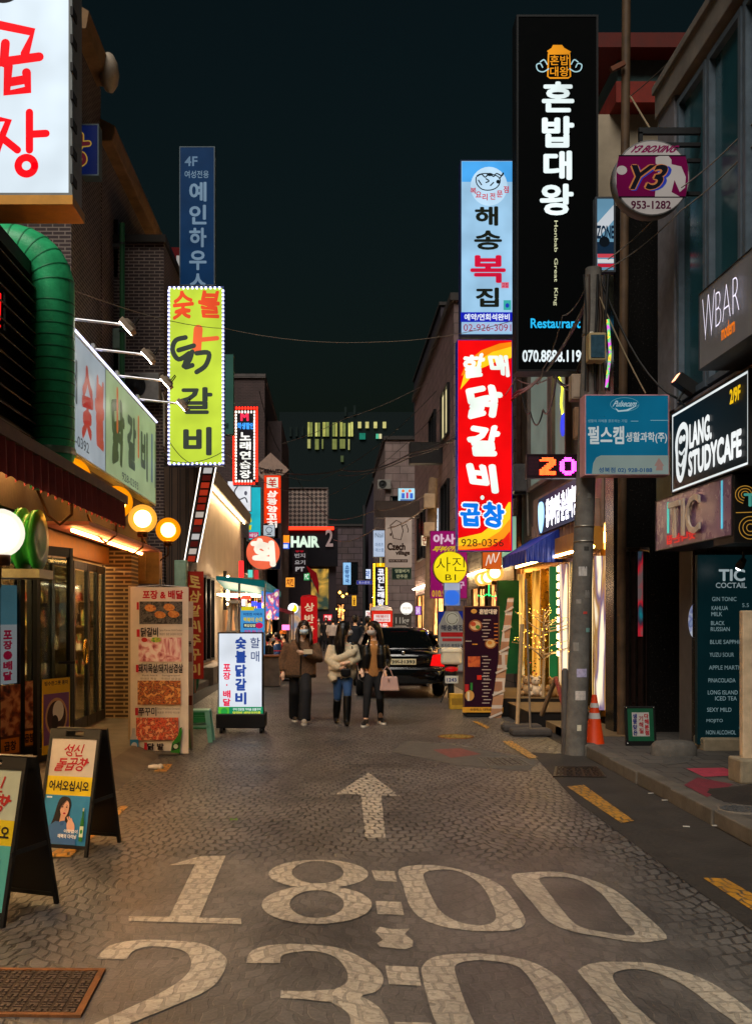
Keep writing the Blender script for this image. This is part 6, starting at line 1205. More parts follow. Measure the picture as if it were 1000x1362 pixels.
# parasol weights with poles
for i, (px, py, pt, lab) in enumerate([(693,972,(694,830),'flat stone weight holding a pale pole, left of the pair'),(700,978,(699,770),'flat stone weight holding a thin steel pole, nearer of the pair')]):
    c = G(px+5*i,py); t = thing('pole_base', lab, 'pole base', c); w = MB(); w.box(-.28,.28,-.16,.16,0,.10); w.build('weight', M('4a4440', rough=.85, noise=.35, ns=6, bump=.5), t, bev=.03); w = MB(); q = P(pt[0],pt[1],c.y)-c; w.tube([(0 if i else -.06,0,.08),(q.x,0,q.z)], .03-.014*i, 10); w.build('pole', M(['b89870','8a7a68'][i], rough=.5, metal=.2*i), t)
# standing menu of the rice restaurant
t = sign('menu_banner', 'purple brown standing menu with dish pictures on the right side', (616, 806, 664, 946), 16.6, [
  ('t','혼밥대왕',637,810,661,817,'d8c8b0',{'b':.05}), ('e',630,813,4,3,'c89040'), ('e',632,832,9,8,'8a4a28'), ('e',632,832,7,6,'d8b080'), ('e',629,830,3.5,3,'c04a28'), ('e',635,834,3,2.6,'4a7a30'),
  ('e',652,856,8,7,'7a4020'), ('e',652,856,6.2,5.2,'e0b878'), ('e',651,855,3,2.4,'d88a30'), ('r',622,873,638,887,picture_mat(['5a1a0c','a83a1c','c8602a'],12)), ('r',634,898,640,904,'d02818'), ('t','덮밥 메뉴',642,898,650,900,'d8c8b8'), ('t','세트구성',642,902,650,904,'d8c8b8'),
  ('r',618,910,623,920,'b02020'), ('r',625,908,628,918,'2a7a30'), ('e',624,925,6,7,'c8904a'), ('r',621,920,624,932,'d8c8a8')]+
  [('r',642-2*(k % 2),824+k*4.4,652-2*(k % 3),825.2+k*4.4,'b0a090') for k in range(26) if not 6 < k < 11]+[('r',656,829+k*5,661,830.4+k*5,'c87830') for k in range(6)]+[('r',618,852,626,853.2,'b0a090'),('r',627,856,634,857.4,'d89030'), ('r',614,940,668,947,'d89a30'), ('t','유한락스 대학로점',624,941.5,656,945,'4a2a10')], '4a2030', 0, '6a4a30', .05, cat='menu board', frame=.02, fem=.22)
w = MB(); zb = -P(0,946,16.6).z; w.box(-.26,.3,-.05,.4,zb,zb+.16); w.build('base', M('1a1a1a', rough=.5), t, bev=.02); w = MB(); w.tube([(0,.1,zb+.1),(0,.1,1.7)], .02, 8); w.build('stand', M('7a7a7a', metal=.8, rough=.3), t)
# clear wrapped leaning board beside it
p = [P(666,958,16.4), P(651,958,16.4), P(675,795,16.7), P(683,795,16.7)]; t = thing('wrapped_board', 'tall leaning timber board wrapped in clear plastic beside the standing menu', 'board', p[1]); w = MB()
w.add([v+Vector((0,0,0)) for v in p]+[v+Vector((.02,.14,0)) for v in p], [(0,1,2,3),(4,5,6,7),(0,1,5,4),(1,2,6,5),(2,3,7,6),(3,0,4,7)]); w.build('board', wall_mat('wrapped_timber','x','b88a68','9a6a50','cfc0b0',.5,.22,.03,.25,.3), t, True)
for u in (.02,.2,.38,.55,.72,.88): w = MB(); a = p[1].lerp(p[2],u); b_ = p[0].lerp(p[3],u); w.bar(a+Vector((-.015,-.012,0)), b_+Vector((.015,-.012,.09)), .004, .035); w.build('plastic_band', M('c8b8a8', rough=.15, noise=.2), t, True)
p = [P(663,958,16.9), P(672,958,16.9), P(688,815,16.9), P(682,815,16.9)]
# green door panel and lit transom behind
t = thing('green_board', 'dark green panel standing beside the brown pipe', 'panel', P(680,905,20.2)); a, b_ = P(663,896,20.2), P(690,772,20.2); w = MB(); w.box(a.x,b_.x,20.2,20.28,a.z,b_.z); w.build('panel', M('0a5a34', rough=.5, noise=.2), t, True); w = MB(); w.box(a.x-.03,a.x,20.17,20.3,a.z,b_.z); w.build('edge', M('0e3a28'), t, True)
sign('projecting_sign', 'pale mint lit sign behind the red hanging sign', (664, 686, 690, 752), 21.1, [], 'a8d8b8', .6, '5a7a6a', .2, frame=.015)
sign('projecting_sign', 'small orange lit sign with a white scribble under the red sign', (641, 730, 667, 757), 20.4, [('s',[s8([(646,752),(650,738),(652,750),(656,736),(658,748),(664,734)])],1.3,'fff0e0',{'sm':1})], 'd86020', .8, '6a3a1c', .12, frame=.01)
# blue awning
a0, a1 = P(667,742,19.4), P(716,742,19.4); t = thing('awning', 'blue shop awning with striped valance right of the red sign', 'awning', (3.95,19.4,2.8)); w = MB()
xo = a0.x; zo = a0.z; w.add([(xo,17.0,zo),(xo,19.4,zo),(4.0,19.4,zo+.42),(4.0,17.0,zo+.42)]+[(xo,17.0,zo-.02),(xo,19.4,zo-.02),(4.0,19.4,zo+.38),(4.0,17.0,zo+.38)], [(0,1,2,3),(4,5,6,7),(0,1,5,4),(1,2,6,5),(2,3,7,6),(3,0,4,7)])
w.build('canopy', M('1838a8', rough=.5, noise=.25), t, True)
w = MB(); n = 24; vs = []; 
for k in range(n+1): x = xo+(4.0-xo)*k/n; vs += [(x,17.0-.01*math.sin(k*2),zo+.42*k/n),(x,17.0-.02*math.sin(k*2+1),zo-.22)]
w.add(vs, [(2*k,2*k+1,2*k+3,2*k+2) for k in range(n)]); vs = []
for k in range(n+1): y = 17+2.4*k/n; vs += [(xo-.01*math.sin(k*2),y,zo),(xo-.02*math.sin(k*2+1),y,zo-.22)]
w.add(vs, [(2*k,2*k+1,2*k+3,2*k+2) for k in range(n)]); w.build('valance', M('14309a', rough=.6, noise=.3, ns=8), t, True)
# three globes
for i, (px, py, Y, lab) in enumerate([(641,770,24.6,'lowest of the three bright globe lamps under the orange sign'),(649,768,23.2,'middle one of the three bright globe lamps under the orange sign'),(658,762,21.6,'nearest and largest of the three bright globe lamps under the orange sign')]):
    globe(P(px,py,Y), .19, 'ffb458', 9, lab, 'globe lamps under the orange sign', wall=.6)
# fairy wires in green / red neon at shop
t = thing('neon_tube', 'green neon dot line with red blossoms beside the globe lamps', 'neon light', P(652,790,22)); w = MB()
for k in range(8): w.ball(P(650,778+k*2,22), .016, 6)
for k in range(14): w.ball(P(636+k*2.6,792+1.5*math.sin(k),22), .016, 6)
w.build('green_dots', E('20e060', 2.5), t, True)['kind'] = 'stuff'; w = MB(); w.ball(P(665,787,22), .05, 8); w.ball(P(661,796,22), .05, 8); w.build('blossom', E('ff3030', 2), t, True)['kind'] = 'stuff'
sign('shop_banner', 'upright white banner of the fish house with blue corners and red text blocks', (583, 813, 619, 892), 22.0, [('p',[(583,813),(592,813),(583,832)],'2038a8'), ('p',[(619,813),(609,813),(619,832)],'2038a8'), ('e',601,823,9,9,'d8d0b8'), ('s',[smooth_path([(601+7*math.cos(k*.785),823+7*math.sin(k*.785)) for k in range(8)],2,True)],.8,'6a6048',{'n':'emblem'}), ('t','해송복집',586,831,616,839,'3a3a4a',{'b':.03}), ('r',586,841,616,847,'c82828'), ('r',588,849,614,853,'c83838'), ('t','복지리 복매운탕',586,856,616,861,'4a4a50'), ('t','점심특선',588,864,612,870,'b03030',{'b':.03}), ('r',586,874,616,876,'9a9084')], 'c8beb0', .35, '8a8078', .03, cat='banner', frame=0, fem=.25)
sign('projecting_sign', 'blue picture light box hanging below the magenta sign', (590, 775, 612, 806), 23.0, [('p',[(592,790),(600,784),(610,790),(608,803),(594,803)],'3878f0',{'sm':1}), ('r',590,775,612,785,'a8b0c8')], '6a88c8', .8, '3a3a4a', .15, frame=.01)
sign('projecting_sign', 'magenta sign with pale and yellow lettering behind the yellow disc', (572, 706, 621, 796), 24.5, [('t','아사이',576,710,618,724,'e8c0d8',{'b':.05}), ('t','피부/간건',576,726,612,734,'e0c020',{'b':.05,'sl':.15}), ('t','반영구',588,773,618,783,'d8a8c8',{'b':.04}), ('t','010.9',574,785,592,794,'e0b020',{'b':.04})], '9a1268', .72, '5a1040', .2, frame=.01)
sign('round_sign', 'yellow lit disc sign with two thin black letters', (576, 733, 621, 778), 23.6, [('t','사진',580,741,618,760,'2a2408',{'b':-.01}), ('t','B1',592,764,606,772,'3a3008',{'b':0})], 'f0d818', 1.0, '6a5a10', .2, shape='round')
sign('projecting_sign', 'beige sign with a brown mug drawing and cafe name', (512, 688, 548, 755), 38, [('s',[s8([(519,699),(523,716),(533,718),(536,706),(533,695),(527,692),(519,699)]), s8([(520,701),(527,700),(534,697)]), s8([(535,700),(540,697),(543,705),(542,708)])],1.2,'3a2418',{'n':'emblem'}), ('e',519.5,711,1.2,2,'3a2418'), ('t','Czech',515,722,539,732,'2a1810',{'b':.05}), ('t','village',526,732,545,740,'2a1810',{'b':.05}), ('r',517,744,542,748,'3a2820'), ('t','체코 맥주 전문',518,745,541,747,'a89080')], 'b09a8a', .62, '6a5a50', .2, frame=.01)
sign('projecting_sign', 'dark green framed board with cream letters below the mug sign', (521, 755, 547, 771), 37, [('t','영철버거',525,757,544,762,'b8b890',{'b':.03}), ('t','안주문',527,764,542,769,'b8b890',{'b':.03})], '1c3028', .5, '2a3a30', .12, frame=.03)
sign('projecting_sign', 'pale blue white lit sign with thin writing left of the mug sign', (496, 705, 512, 741), 41, [('t','Nail',499,709,510,715,'5a6878',{'b':0}), ('t','마르즈',499,722,510,727,'5a7090',{'b':.01}), ('t','에스엠',499,729,510,734,'5a7090',{'b':.01})], 'b8c8e0', .9, '5a6070', .2, frame=.02)
sign('projecting_sign', 'light blue lit sign with orange and blue cartoon glasses', (529, 649, 555, 667), 46, [('e',536,653,2,2,'f07a30'), ('e',545,653,2,2,'f07a30'), ('r',534,656,538,663,'3a6ad0'), ('r',540,655,543,663,'c03878'), ('r',545,656,549,663,'3a6ad0'), ('r',532,664,552,666,'4a6a9a')], 'b0dcec', 1.0, '4a5a68', .2, frame=.02)
sign('fascia_board', 'wide dark fascia board above the mug sign', (499, 666, 558, 688), 39.5, [], '3a302c', 0, '332a26', .6, frame=.03, fem=0)
sign('fascia_board', 'wide black mesh fascia board left of the red hanging sign', (545, 588, 612, 616), 33, [], '1c1a1c', 0, '161416', .5, frame=.02, fem=0)
sign('projecting_sign', 'tall pale violet sign with sideways letters far behind the mesh board', (567, 572, 590, 645), 48, [('t','TIAS',571,616,582,640,'4a4048',{'b':.03,'rot':1}), ('r',569,580,574,586,'2a60d0'), ('r',580,580,588,588,'e0a030')], '8a88a8', .7, '4a4858', .2, frame=.02)
sign('projecting_sign', 'narrow white lit sign with grey letters beside the far pole', (574, 676, 583, 706), 34, [('v','카페마루',575.5,678,581.5,704,'4a5a78',{'b':.03})], 'd8e4f0', .95, '4a4a58', .15, frame=0)
sign('projecting_sign', 'yellow bulb bordered white letter sign near the street bend', (496, 749, 515, 808), 47, [('r',500,749,513,754,'f0c010'), ('v','코인노래방',502,756,511,806,'f4f4ff',{'b':.05})], '2a2a38', 1.0, '2a2020', .3, frame=0, fem=.3)
bulb_border(bpy.data.objects['projecting_sign.'+'%03d' % (len([o for o in bpy.data.objects if o.name.startswith('projecting_sign')])-1)], (497.5,751,514,806), 46.95, 15, 2, 'ffb020', 4, .035)
sign('projecting_sign', 'pale blue vertical lit sign in front of the distant grey building', (456, 748, 467, 778), 70, [('v','소망약국',459,751,464.5,776,'28508a',{'b':.04})], '90c4f0', 1.0, '3a4a68', .2, frame=.02)
t = sign('street_name_sign', 'blue street name plate on a tall dark pole at the street bend', (474, 772, 495, 777.5), 55, [('t','동소문로',477,773.2,492,776.4,'d8d8ff',{'b':.02})], '3038b0', .6, '8a8aa0', .06, frame=.02)
w = MB(); w.tube([(0,.1,-P(0,777,55).z),(0,.1,4.4)], .09, 8); w.build('post', M('2a2e30'), t)
c = P(448,795,60); t = thing('string_lights', 'warm string bulbs over a small terrace in the distance', 'string lights', c); w = MB()
for k, (px, py) in enumerate([(442,788),(452,788),(456,793),(447,810),(452,811),(457,812),(443,809),(461,790)]): w.ball(P(px,py,64), .10 if k < 3 else .06, 8)
w.build('bulb', E('ffb848', 5), t, True)['kind'] = 'stuff'; w = MB(); w.tube([P(441,787,64),P(447,790,64),P(452,787,64),P(463,792,64)], .02, 5); w.build('wire', M('141414'), t, True)
sign('round_sign', 'round white lit sign with faint writing right of the bulb bordered sign', (532, 801, 549, 818), 36, [('t','커피',535,807,546,811,'a8a098')], 'f0ece0', 1.3, '5a5a5a', .2, shape='round')
sign('wall_sign', 'dark grey wall sign with pale numerals behind the black car', (523, 816, 547, 839), 36, [('t','11kg',526,821,544,832,'c8c0b0',{'b':.02}), ('r',525,832,540,834,'a89a88')], '4a443e', .4, '3a3632', .1, frame=.01)
t = sign('vending_machine', 'red lit snack booth with white panel beyond the black car', (494, 812, 522, 852), 40, [('r',497,817,519,827,'f0dcd8'), ('t','떡볶이',500,818,516,822,'d05040'), ('t','어묵순대',499,823,517,826,'d05040'), ('t','만두',500,829,516,835,'fff0e8',{'b':.05}), ('t','튀김',500,837,516,843,'fff0e8',{'b':.05})], 'e02a18', .9, '8a1a10', 1.2, cat='food booth', frame=.02)
w = MB(); w.lathe([(.45,0),(.42,.12),(.2,.2),(.001,.22)], (0,.5,P(0,812,40).z-P(0,852,40).z), 20); w.build('dome', M('b0b0b4', rough=.4), t); w = MB(); w.box(-.4,.4,.1,1.1,-P(0,852,40).z,0); w.build('base', M('3a1a18'), t)
# second utility pole behind the car
c = Vector((P(568,0,28).x, 28, 0)); t = thing('utility_pole', 'slim brown utility pole with boxes behind the black car', 'utility pole', c); w = MB(); w.tube([c, (P(576,640,28).x,28,P(0,640,28).z), (P(577,560,28).x,28,P(0,636,28).z)], [.17,.13,.12], 14); w.build('shaft', M('7a6450', rough=.8, noise=.35, bump=.4), t, True)
for py in (667, 705): p = P(571,py,27.8); w = MB(); w.box(p.x-.16,p.x+.14,27.6,27.85,p.z-.2,p.z+.2); w.build('junction_box', M('a08a74', rough=.6), t, True, bev=.02)
# floodlight on the beam
c = P(912,512,11.3); t = thing('floodlight', 'small black floodlight on the rusty beam above the study cafe sign', 'lamp', c); w = MB(); w.X = Matrix.Rotation(R(35),4,'Y'); w.box(-.14,.12,-.07,.07,-.07,.07); w.tube([(.02,0,-.07),(.02,0,-.2)], .015, 6); w.build('case', M('1a1a1a', rough=.5), t, bev=.01); w = MB(); w.X = Matrix.Rotation(R(35),4,'Y'); w.box(-.147,-.141,-.05,.05,-.05,.05); w.build('lens', E('ff9a70', 3), t)
c = P(988,745,11.0); t = thing('spotlight', 'small bright spotlight above the cocktail menu board', 'lamp', c); w = MB(); w.tube([(0,0,.0),(0,.1,-.06)], [.035,.05], 12); w.box(-.01,.01,-.01,.01,0,.1); w.build('case', M('2a2a2a', rough=.4), t); w = MB(); w.ball((0,.115,-.07), .035, 10); w.build('lens', E('ffffff', 18), t)
c = G(792,1,.1) if False else None
# more small lit signs at the far end
for rect, Y, face, em, txt, col, lab in (((430,817,442,826),57,'e02030',1.1,'횟집','ffe8e0','small red lit sign above the far crowd left of the middle'),((484,757,493,770),72,'d8e8ff',1.0,'약','2050a0','tiny white lit pharmacy sign far behind the street name plate'),((468,792,474,806),75,'f0b030',1.1,'술','401808','tiny amber lit sign far beyond the crowd'),((486,812,494,824),52,'f4f0e8',1.1,'김밥','c02828','small white sign with red letters left of the red food booth'),((552,806,560,818),33,'b060d0',.9,'BAR','f8e8ff','small violet lit sign beside the round white sign'),((380,768,392,781),48,'f8a038',1.1,'치킨','6a1a08','small amber lit sign under the round orange sign'),((404,762,412,772),58,'40a060',.9,'PC','e8ffe8','tiny green lit sign under the rows of grey letters'),((560,712,570,726),33,'f0d8b0',.9,'면','803010','small cream lit sign on the far pole side of the magenta sign')):
    sign('projecting_sign', lab, rect, Y, [('t',txt,rect[0]+1.5,rect[1]+1.5,rect[2]-1.5,rect[3]-1.5,col,{'b':.03})], face, em, '2a2628', .15, frame=.01)
sign('projecting_sign', 'red neon letter stroke cut by the left edge on the louvre', (-14, 388, 5, 438), 9.0, [('s',[[(0,392),(-1,425)]],5,'ff1818',{'em':1.3,'n':'letter'}),('e',-1,434,3,3,'ff1818',{'em':1.3})], '120c0a', 0, '120c0a', .06, frame=0, fem=0)
# ---------------- people
def soft(mb, name, mat, parent, vox=.014, sm=5, fac=.6, label=None):
    o = mb.build(name, mat, parent, label=label)
    for p in o.data.polygons: p.use_smooth = True
    r = o.modifiers.new('remesh', 'REMESH'); r.mode = 'VOXEL'; r.voxel_size = vox; r.use_smooth_shade = True
    s = o.modifiers.new('smooth', 'SMOOTH'); s.iterations = sm; s.factor = fac; return o
SKIN = M('e8bc9c', rough=.5, noise=.08); HAIRM = M('0c0908', rough=.38, noise=.3, ns=60)
def hand(b, wr, tip_dir, side, r=1.0):
    """palm, four fingers of unequal length, thumb leaving the side of the palm"""
    d = Vector(tip_dir).normalized(); s = d.cross(Vector((0, 1, 0)))
    s = (s.normalized() if s.length > .1 else Vector((1, 0, 0)))*side; w = Vector(wr); c = d.cross(s).normalized()
    b.tube([w, w+d*.045, w+d*.085], [.02*r, .03*r, .028*r], 8, sx=1.0)
    for i, L_ in enumerate((.062, .072, .066, .05)):
        q = w+d*.08+s*(.022-.0145*i); b.tube([q, q+d*L_*.5+c*.006, q+d*L_*.9+c*.022], [.0085, .008, .0065], 6)
    q = w+d*.03+s*.026; b.tube([q, q+d*.03+s*.022, q+d*.055+s*.026], [.0105, .0095, .0075], 6)
def face(o, hc, yaw, mask='c8d0d8'):
    Rm = Matrix.Translation(Vector(hc)) @ Matrix.Rotation(yaw, 4, 'Z')
    for sx in (-1, 1):
        w = MB(); w.X = Rm; w.ball((sx*.032, -.086, .012), .0125, 10, (1.25, .6, .75)); w.build('eye', M('1a1210', rough=.15, noise=0), o)
        w = MB(); w.X = Rm; w.tube([(sx*.016, -.095, .034), (sx*.034, -.095, .039), (sx*.05, -.084, .033)], .0042, 6); w.build('eyebrow', HAIRM, o)
    if mask:
        w = MB(); w.X = Rm; vs = []; fs = []; n, k = 11, 8
        for i in range(n):
            a = R(-68+136*i/(n-1))
            for j in range(k):
                t = j/(k-1); z = -.012-.088*t; rr = .083-.018*(t**2)+.02*math.sin(math.pi*t)*math.cos(a)**2; vs.append((rr*.92*math.sin(a), -.008-(rr+.016)*math.cos(a), z+.012*abs(math.sin(a))*(t-.3)))
        w.add(vs, [(i*k+j, (i+1)*k+j, (i+1)*k+j+1, i*k+j+1) for i in range(n-1) for j in range(k-1)], True)
        m_ = w.build('face_mask', M(mask, rough=.8, noise=.06), o); md = m_.modifiers.new('thickness', 'SOLIDIFY'); md.thickness = .004
        w = MB(); w.X = Rm
        for sx in (-1, 1): w.tube([(sx*.07, -.04, -.025), (sx*.083, .005, .01)], .002, 4); w.tube([(sx*.065, -.04, -.085), (sx*.083, .005, -.01)], .002, 4)
        w.build('ear_loop', M(mask, rough=.8, noise=.06), m_)
def body_mb(J, hc, yaw=0, scale=1):
    b = MB(); Rm = Matrix.Translation(Vector(hc)) @ Matrix.Rotation(yaw, 4, 'Z'); b.X = Rm
    b.ball((0, .004, .022), .083, 18, (.93, 1.12, 1.05)); b.ball((0, -.018, -.045), .06, 14, (.98, 1.12, 1.12)); b.ball((0, -.092, -.015), .013, 8, (.9, 1, 1.4))
    for sx in (-1, 1): b.ball((sx*.082, .012, -.005), .02, 8, (.45, .9, 1.3))
    b.X = None; n = Vector(J['neck']); b.tube([Vector(hc)+Vector((0, .015, -.06)), n, n+Vector((0, 0, -.08))], [.046, .05, .07], 12)
    c, p = Vector(J['chest']), Vector(J['pelvis'])
    b.tube([n+Vector((0,.0,-.05)), c, c.lerp(p, .55), p, p+Vector((0,0,-.1))], [.085, .105, .09, .11, .09], 14, sx=1.45)
    for s in 'LR':
        sh, el, wr = (Vector(J[k+s]) for k in ('sh', 'el', 'wr')); b.tube([sh, sh.lerp(el, .4), el, el.lerp(wr, .4), wr], [.05, .044, .036, .036, .024], 10)
        hp, kn, an = (Vector(J[k+s]) for k in ('hip', 'kn', 'an')); b.tube([hp, hp.lerp(kn, .4), kn, kn.lerp(an, .35), an], [.085, .078, .052, .05, .033], 12)
        d = (wr-el).normalized(); hd = J.get('hd'+s, d); hand(b, wr, hd, 1 if s == 'R' else -1)
        b.tube([an, an+Vector((0, .02, -.05)), an+Vector((0, -.1, -.06))], [.033, .034, .026], 8)
    return b
def limb(b, pts, rs, n=12): b.tube([Vector(p) for p in pts], rs, n)
def hair_mb(hc, yaw, length, fall=(), back=.1):
    b = MB(); b.X = Matrix.Translation(Vector(hc)) @ Matrix.Rotation(yaw, 4, 'Z')
    b.ball((0, .022, .04), .098, 18, (1, 1.08, 1.0)); b.ball((0, .055, -.03), .09, 14, (1, .75, 1.1))
    if length:
        for k in range(9):
            a = R(-78+156*k/8); x, y = math.sin(a)*.088, math.cos(a)*.078+.02
            b.tube([(x*.9, y, .03), (x*1.1, y+.015, -.08), (x*1.25, y+.035, -.08-length*.5), (x*1.15, y+.03+.01*(k % 3), -.08-length*(.85+.15*(k % 2)))], [.034, .036, .034, .012], 8)
        for f in fall: b.tube([Vector(p) for p in f], [.03, .036, .032, .01][:len(f)] if len(f) <= 4 else .03, 8)
    for sx in (-1, 1): b.tube([(sx*.01, -.06, .118), (sx*.062, -.05, .085), (sx*.09, -.012, .0), (sx*.092, .0, -.09)], [.012, .018, .016, .012], 8)
    return b
def shoe(parent, an, col, sole='c8c0b0', yaw=0, boot=0, name='shoe'):
    a = Vector(an); w = MB(); q = lambda x, y, z: a+Matrix.Rotation(yaw, 3, 'Z') @ Vector((x, y, z-a.z))
    w.tube([q(0, .05, .06), q(0, .02, .07), q(0, -.06, .055), q(0, -.13, .04), q(0, -.165, .035)], [.035, .045, .044, .036, .018], 10); w.tube([q(0, .02, .05), q(0, .015, .12)], [.042, .04], 10)
    o = soft(w, name, M(col, rough=.4, noise=.15), parent, .011, 4)
    w = MB(); pts = [(0,.075),(.04,.05),(.042,-.02),(.048,-.1),(.03,-.165),(0,-.182),(-.03,-.165),(-.048,-.1),(-.042,-.02),(-.04,.05)]; n = len(pts)
    vs = [q(x, y, 0) for x, y in pts]+[q(x*.98, y*.98, .026) for x, y in pts]; w.add(vs, [tuple(range(n)), tuple(range(n, 2*n))]+[(i, (i+1) % n, (i+1) % n+n, i+n) for i in range(n)]); w.build('sole', M(sole, rough=.7), o)
def feet(px, py): return G(px, py)
def L2(cx, fy, Y):
    s = F/Y; return lambda px, py, y=0: ((px-cx)/s, y, (fy-py)/s)
def strands(hair, hc, yaw, length, seed, n=90):
    """loose locks over the hair so that its outline is uneven"""
    b = MB(); b.X = Matrix.Translation(Vector(hc)) @ Matrix.Rotation(yaw, 4, 'Z'); r_ = random.Random(seed)
    for i in range(n):
        a = r_.uniform(R(-98), R(98)); x, y = math.sin(a)*.1, math.cos(a)*.098+.024; z0 = r_.uniform(.03, .1); f = (.14-z0)/.12; L_ = length*r_.uniform(.6, 1.12)+.08
        b.tube([(x*f*.9, y*f, z0), (x*1.04, y*1.04+.005, -.04), (x*1.22+r_.uniform(-.02,.02), y+.03+r_.uniform(-.015,.02), -.05-L_*.5), (x*1.15+r_.uniform(-.035,.035), y+.025+r_.uniform(-.03,.03), -.05-L_)], [.006,.009,.008,.002], 5)
    b.build('locks', M('15100d', rough=.32, noise=.4, ns=40), hair)['kind'] = 'stuff'
# --- woman in the brown jacket
Y = 15.7; q = L2(400, 961.5, Y); o = thing('person', 'person in a brown boxy jacket and wide black trousers, left of three', 'person', (P(400,0,Y).x, Y, 0))
hc = (*q(404.5,836.5)[:1], -.03, 1.485)
J = dict(neck=q(402,851,.01), chest=q(400,866,.02), pelvis=q(399,893,.02), shL=q(385,857.5,.02), elL=q(377.5,878,.05), wrL=q(377,894,-.02), shR=q(417,857.5,.02), elR=q(424,876,-.02), wrR=q(406,868.5,-.20), hdR=Vector((-.8,-.1,.25)),
         hipL=q(394,893,.02), knL=q(393,928,-.05), anL=q(392.5,955,.10), hipR=q(405,893,.02), knR=q(405.5,927,-.08), anR=q(404,957,-.12))
J['anL'] = (J['anL'][0]-.01, .26, .09); J['anR'] = (J['anR'][0]+.015, -.24, .085); J['knL'] = (*q(392,928)[:1], .06, .49); J['knR'] = (*q(407,928)[:1], -.17, .5)
soft(body_mb(J, hc, .05), 'body', SKIN, o, .011, 3)
face(o, hc, .05, 'b8ccd8')
hr = soft(hair_mb(hc, .05, .22, [[(-.09,-.02,.0),(-.108,-.04,-.1),(-.1,-.09,-.22),(-.075,-.12,-.32)], [(.09,-.02,.0),(.108,-.04,-.1),(.1,-.09,-.2),(.08,-.12,-.29)]]), 'hair', M('24160e', rough=.36, noise=.35, ns=50), o, .011, 3); strands(hr, hc, .05, .26, 1)
b = MB(); c, p = Vector(J['chest']), Vector(J['pelvis'])
b.tube([Vector(J['neck'])+Vector((0,.02,-.03)), c+Vector((0,0,.04)), c.lerp(p,.6), p+Vector((0,0,.02)), p+Vector((0,-.0,-.07))], [.08,.138,.146,.15,.15], 18, sx=1.72)
for s in 'LR':
    sh, el, wr = (Vector(J[k+s]) for k in ('sh','el','wr')); b.tube([sh+Vector((0,0,.0)), sh.lerp(el,.5), el, el.lerp(wr,.5), el.lerp(wr,.93)], [.095,.098,.088,.076,.058], 12)
b.tube([Vector(J['neck'])+Vector((-.09,-.03,-.01)), Vector(J['neck'])+Vector((0,.07,.03)), Vector(J['neck'])+Vector((.09,-.03,-.01))], [.035,.04,.035], 10)
JK = M('70553f', rough=.95, noise=.45, ns=34, bump=1.0)
jk = soft(b, 'jacket', JK, o, .014, 4)
w = MB(); w.tube([Vector(p)+Vector((-.235,-.0,-.075)), Vector(p)+Vector((-.12,-.125,-.075)), Vector(p)+Vector((.12,-.125,-.075)), Vector(p)+Vector((.235,-.0,-.075)), Vector(p)+Vector((.12,.125,-.075)), Vector(p)+Vector((-.12,.125,-.075)), Vector(p)+Vector((-.235,0,-.075))], .032, 10); soft(w, 'hem_band', M('2e2218', rough=.9, noise=.4, ns=30, bump=.8), jk, .012, 2)
w = MB(); z0 = p.z-.07; w.tube([(p.x+.01,p.y-.160,z0),(c.x+.005,c.y-.158,c.z-.1),(c.x,c.y-.150,c.z+.05)], .009, 6); w.build('zip', M('14100c', rough=.4), jk)
for s, sx in (('L',-1),('R',1)):
    hp, kn, an = (Vector(J[k+s]) for k in ('hip','kn','an')); 
b = MB()
for s in 'LR':
    hp, kn, an = (Vector(J[k+s]) for k in ('hip','kn','an')); b.tube([hp+Vector((0,0,.08)), hp, kn, kn.lerp(an,.6), an+Vector((0,.01,-.03))], [.1,.112,.098,.098,.10], 14)
b.tube([p+Vector((0,0,.05)), p+Vector((0,0,-.08))], [.12,.11], 14, sx=1.35)
soft(b, 'trousers', M('1a1a1d', rough=.75, noise=.3, ns=9, bump=.4), o, .014, 4)
shoe(o, J['anL'], '3a2e24'); shoe(o, J['anR'], 'a89c8c')
w = MB(); e, r_ = Vector(J['elR']), Vector(J['wrR']); w.tube([e.lerp(r_,.9), e.lerp(r_,.98)], .05, 12); w.build('cuff', M('2a4a8a', rough=.8), o)
wp = Vector(J['wrR'])+Vector((o.location)); ph = thing('phone', 'pale phone held to the chest by the woman in brown', 'phone', wp+Vector((.05,-.045,.02))); w = MB(); w.box(-.07,.07,-.006,.006,-.035,.04); w.build('case', M('c8bca0', rough=.4), ph, bev=.006); w = MB(); w.box(-.06,.06,.006,.008,-.03,.034); w.build('screen', M('181818', rough=.1), ph)
# --- woman in the cream jacket
Y = 15.4; q = L2(456, 963, Y); o = thing('person', 'person in a cream fleece jacket, jeans and black knee boots, middle of three', 'person', (P(456,0,Y).x, Y, 0))
hc = (q(459,836)[0], .0, 1.475); yw = R(100)
J = dict(neck=q(457,851,.01), chest=q(456,866,.02), pelvis=q(456,893,.02), shL=q(443,858,.02), elL=q(438,877,-.02), wrL=q(449,886,-.15), hdL=Vector((.9,-.2,-.1)), shR=q(469,858,.02), elR=q(474,876,-.02), wrR=q(463,880,-.18), hdR=Vector((-.9,-.1,-.1)),
  hipL=q(450,896,.02), knL=q(449,927,.04), anL=q(449,958,.12), hipR=q(462,896,.02), knR=q(461,926,-.1), anR=q(460,958,-.10))
J['anL'] = (J['anL'][0]-.02, .22, .09); J['anR'] = (J['anR'][0]+.01, -.2, .09); J['knR'] = (*q(462,927)[:1], -.16, .48)
soft(body_mb(J, hc, yw), 'body', SKIN, o, .011, 3); face(o, hc, yw, 'b8b4b0')
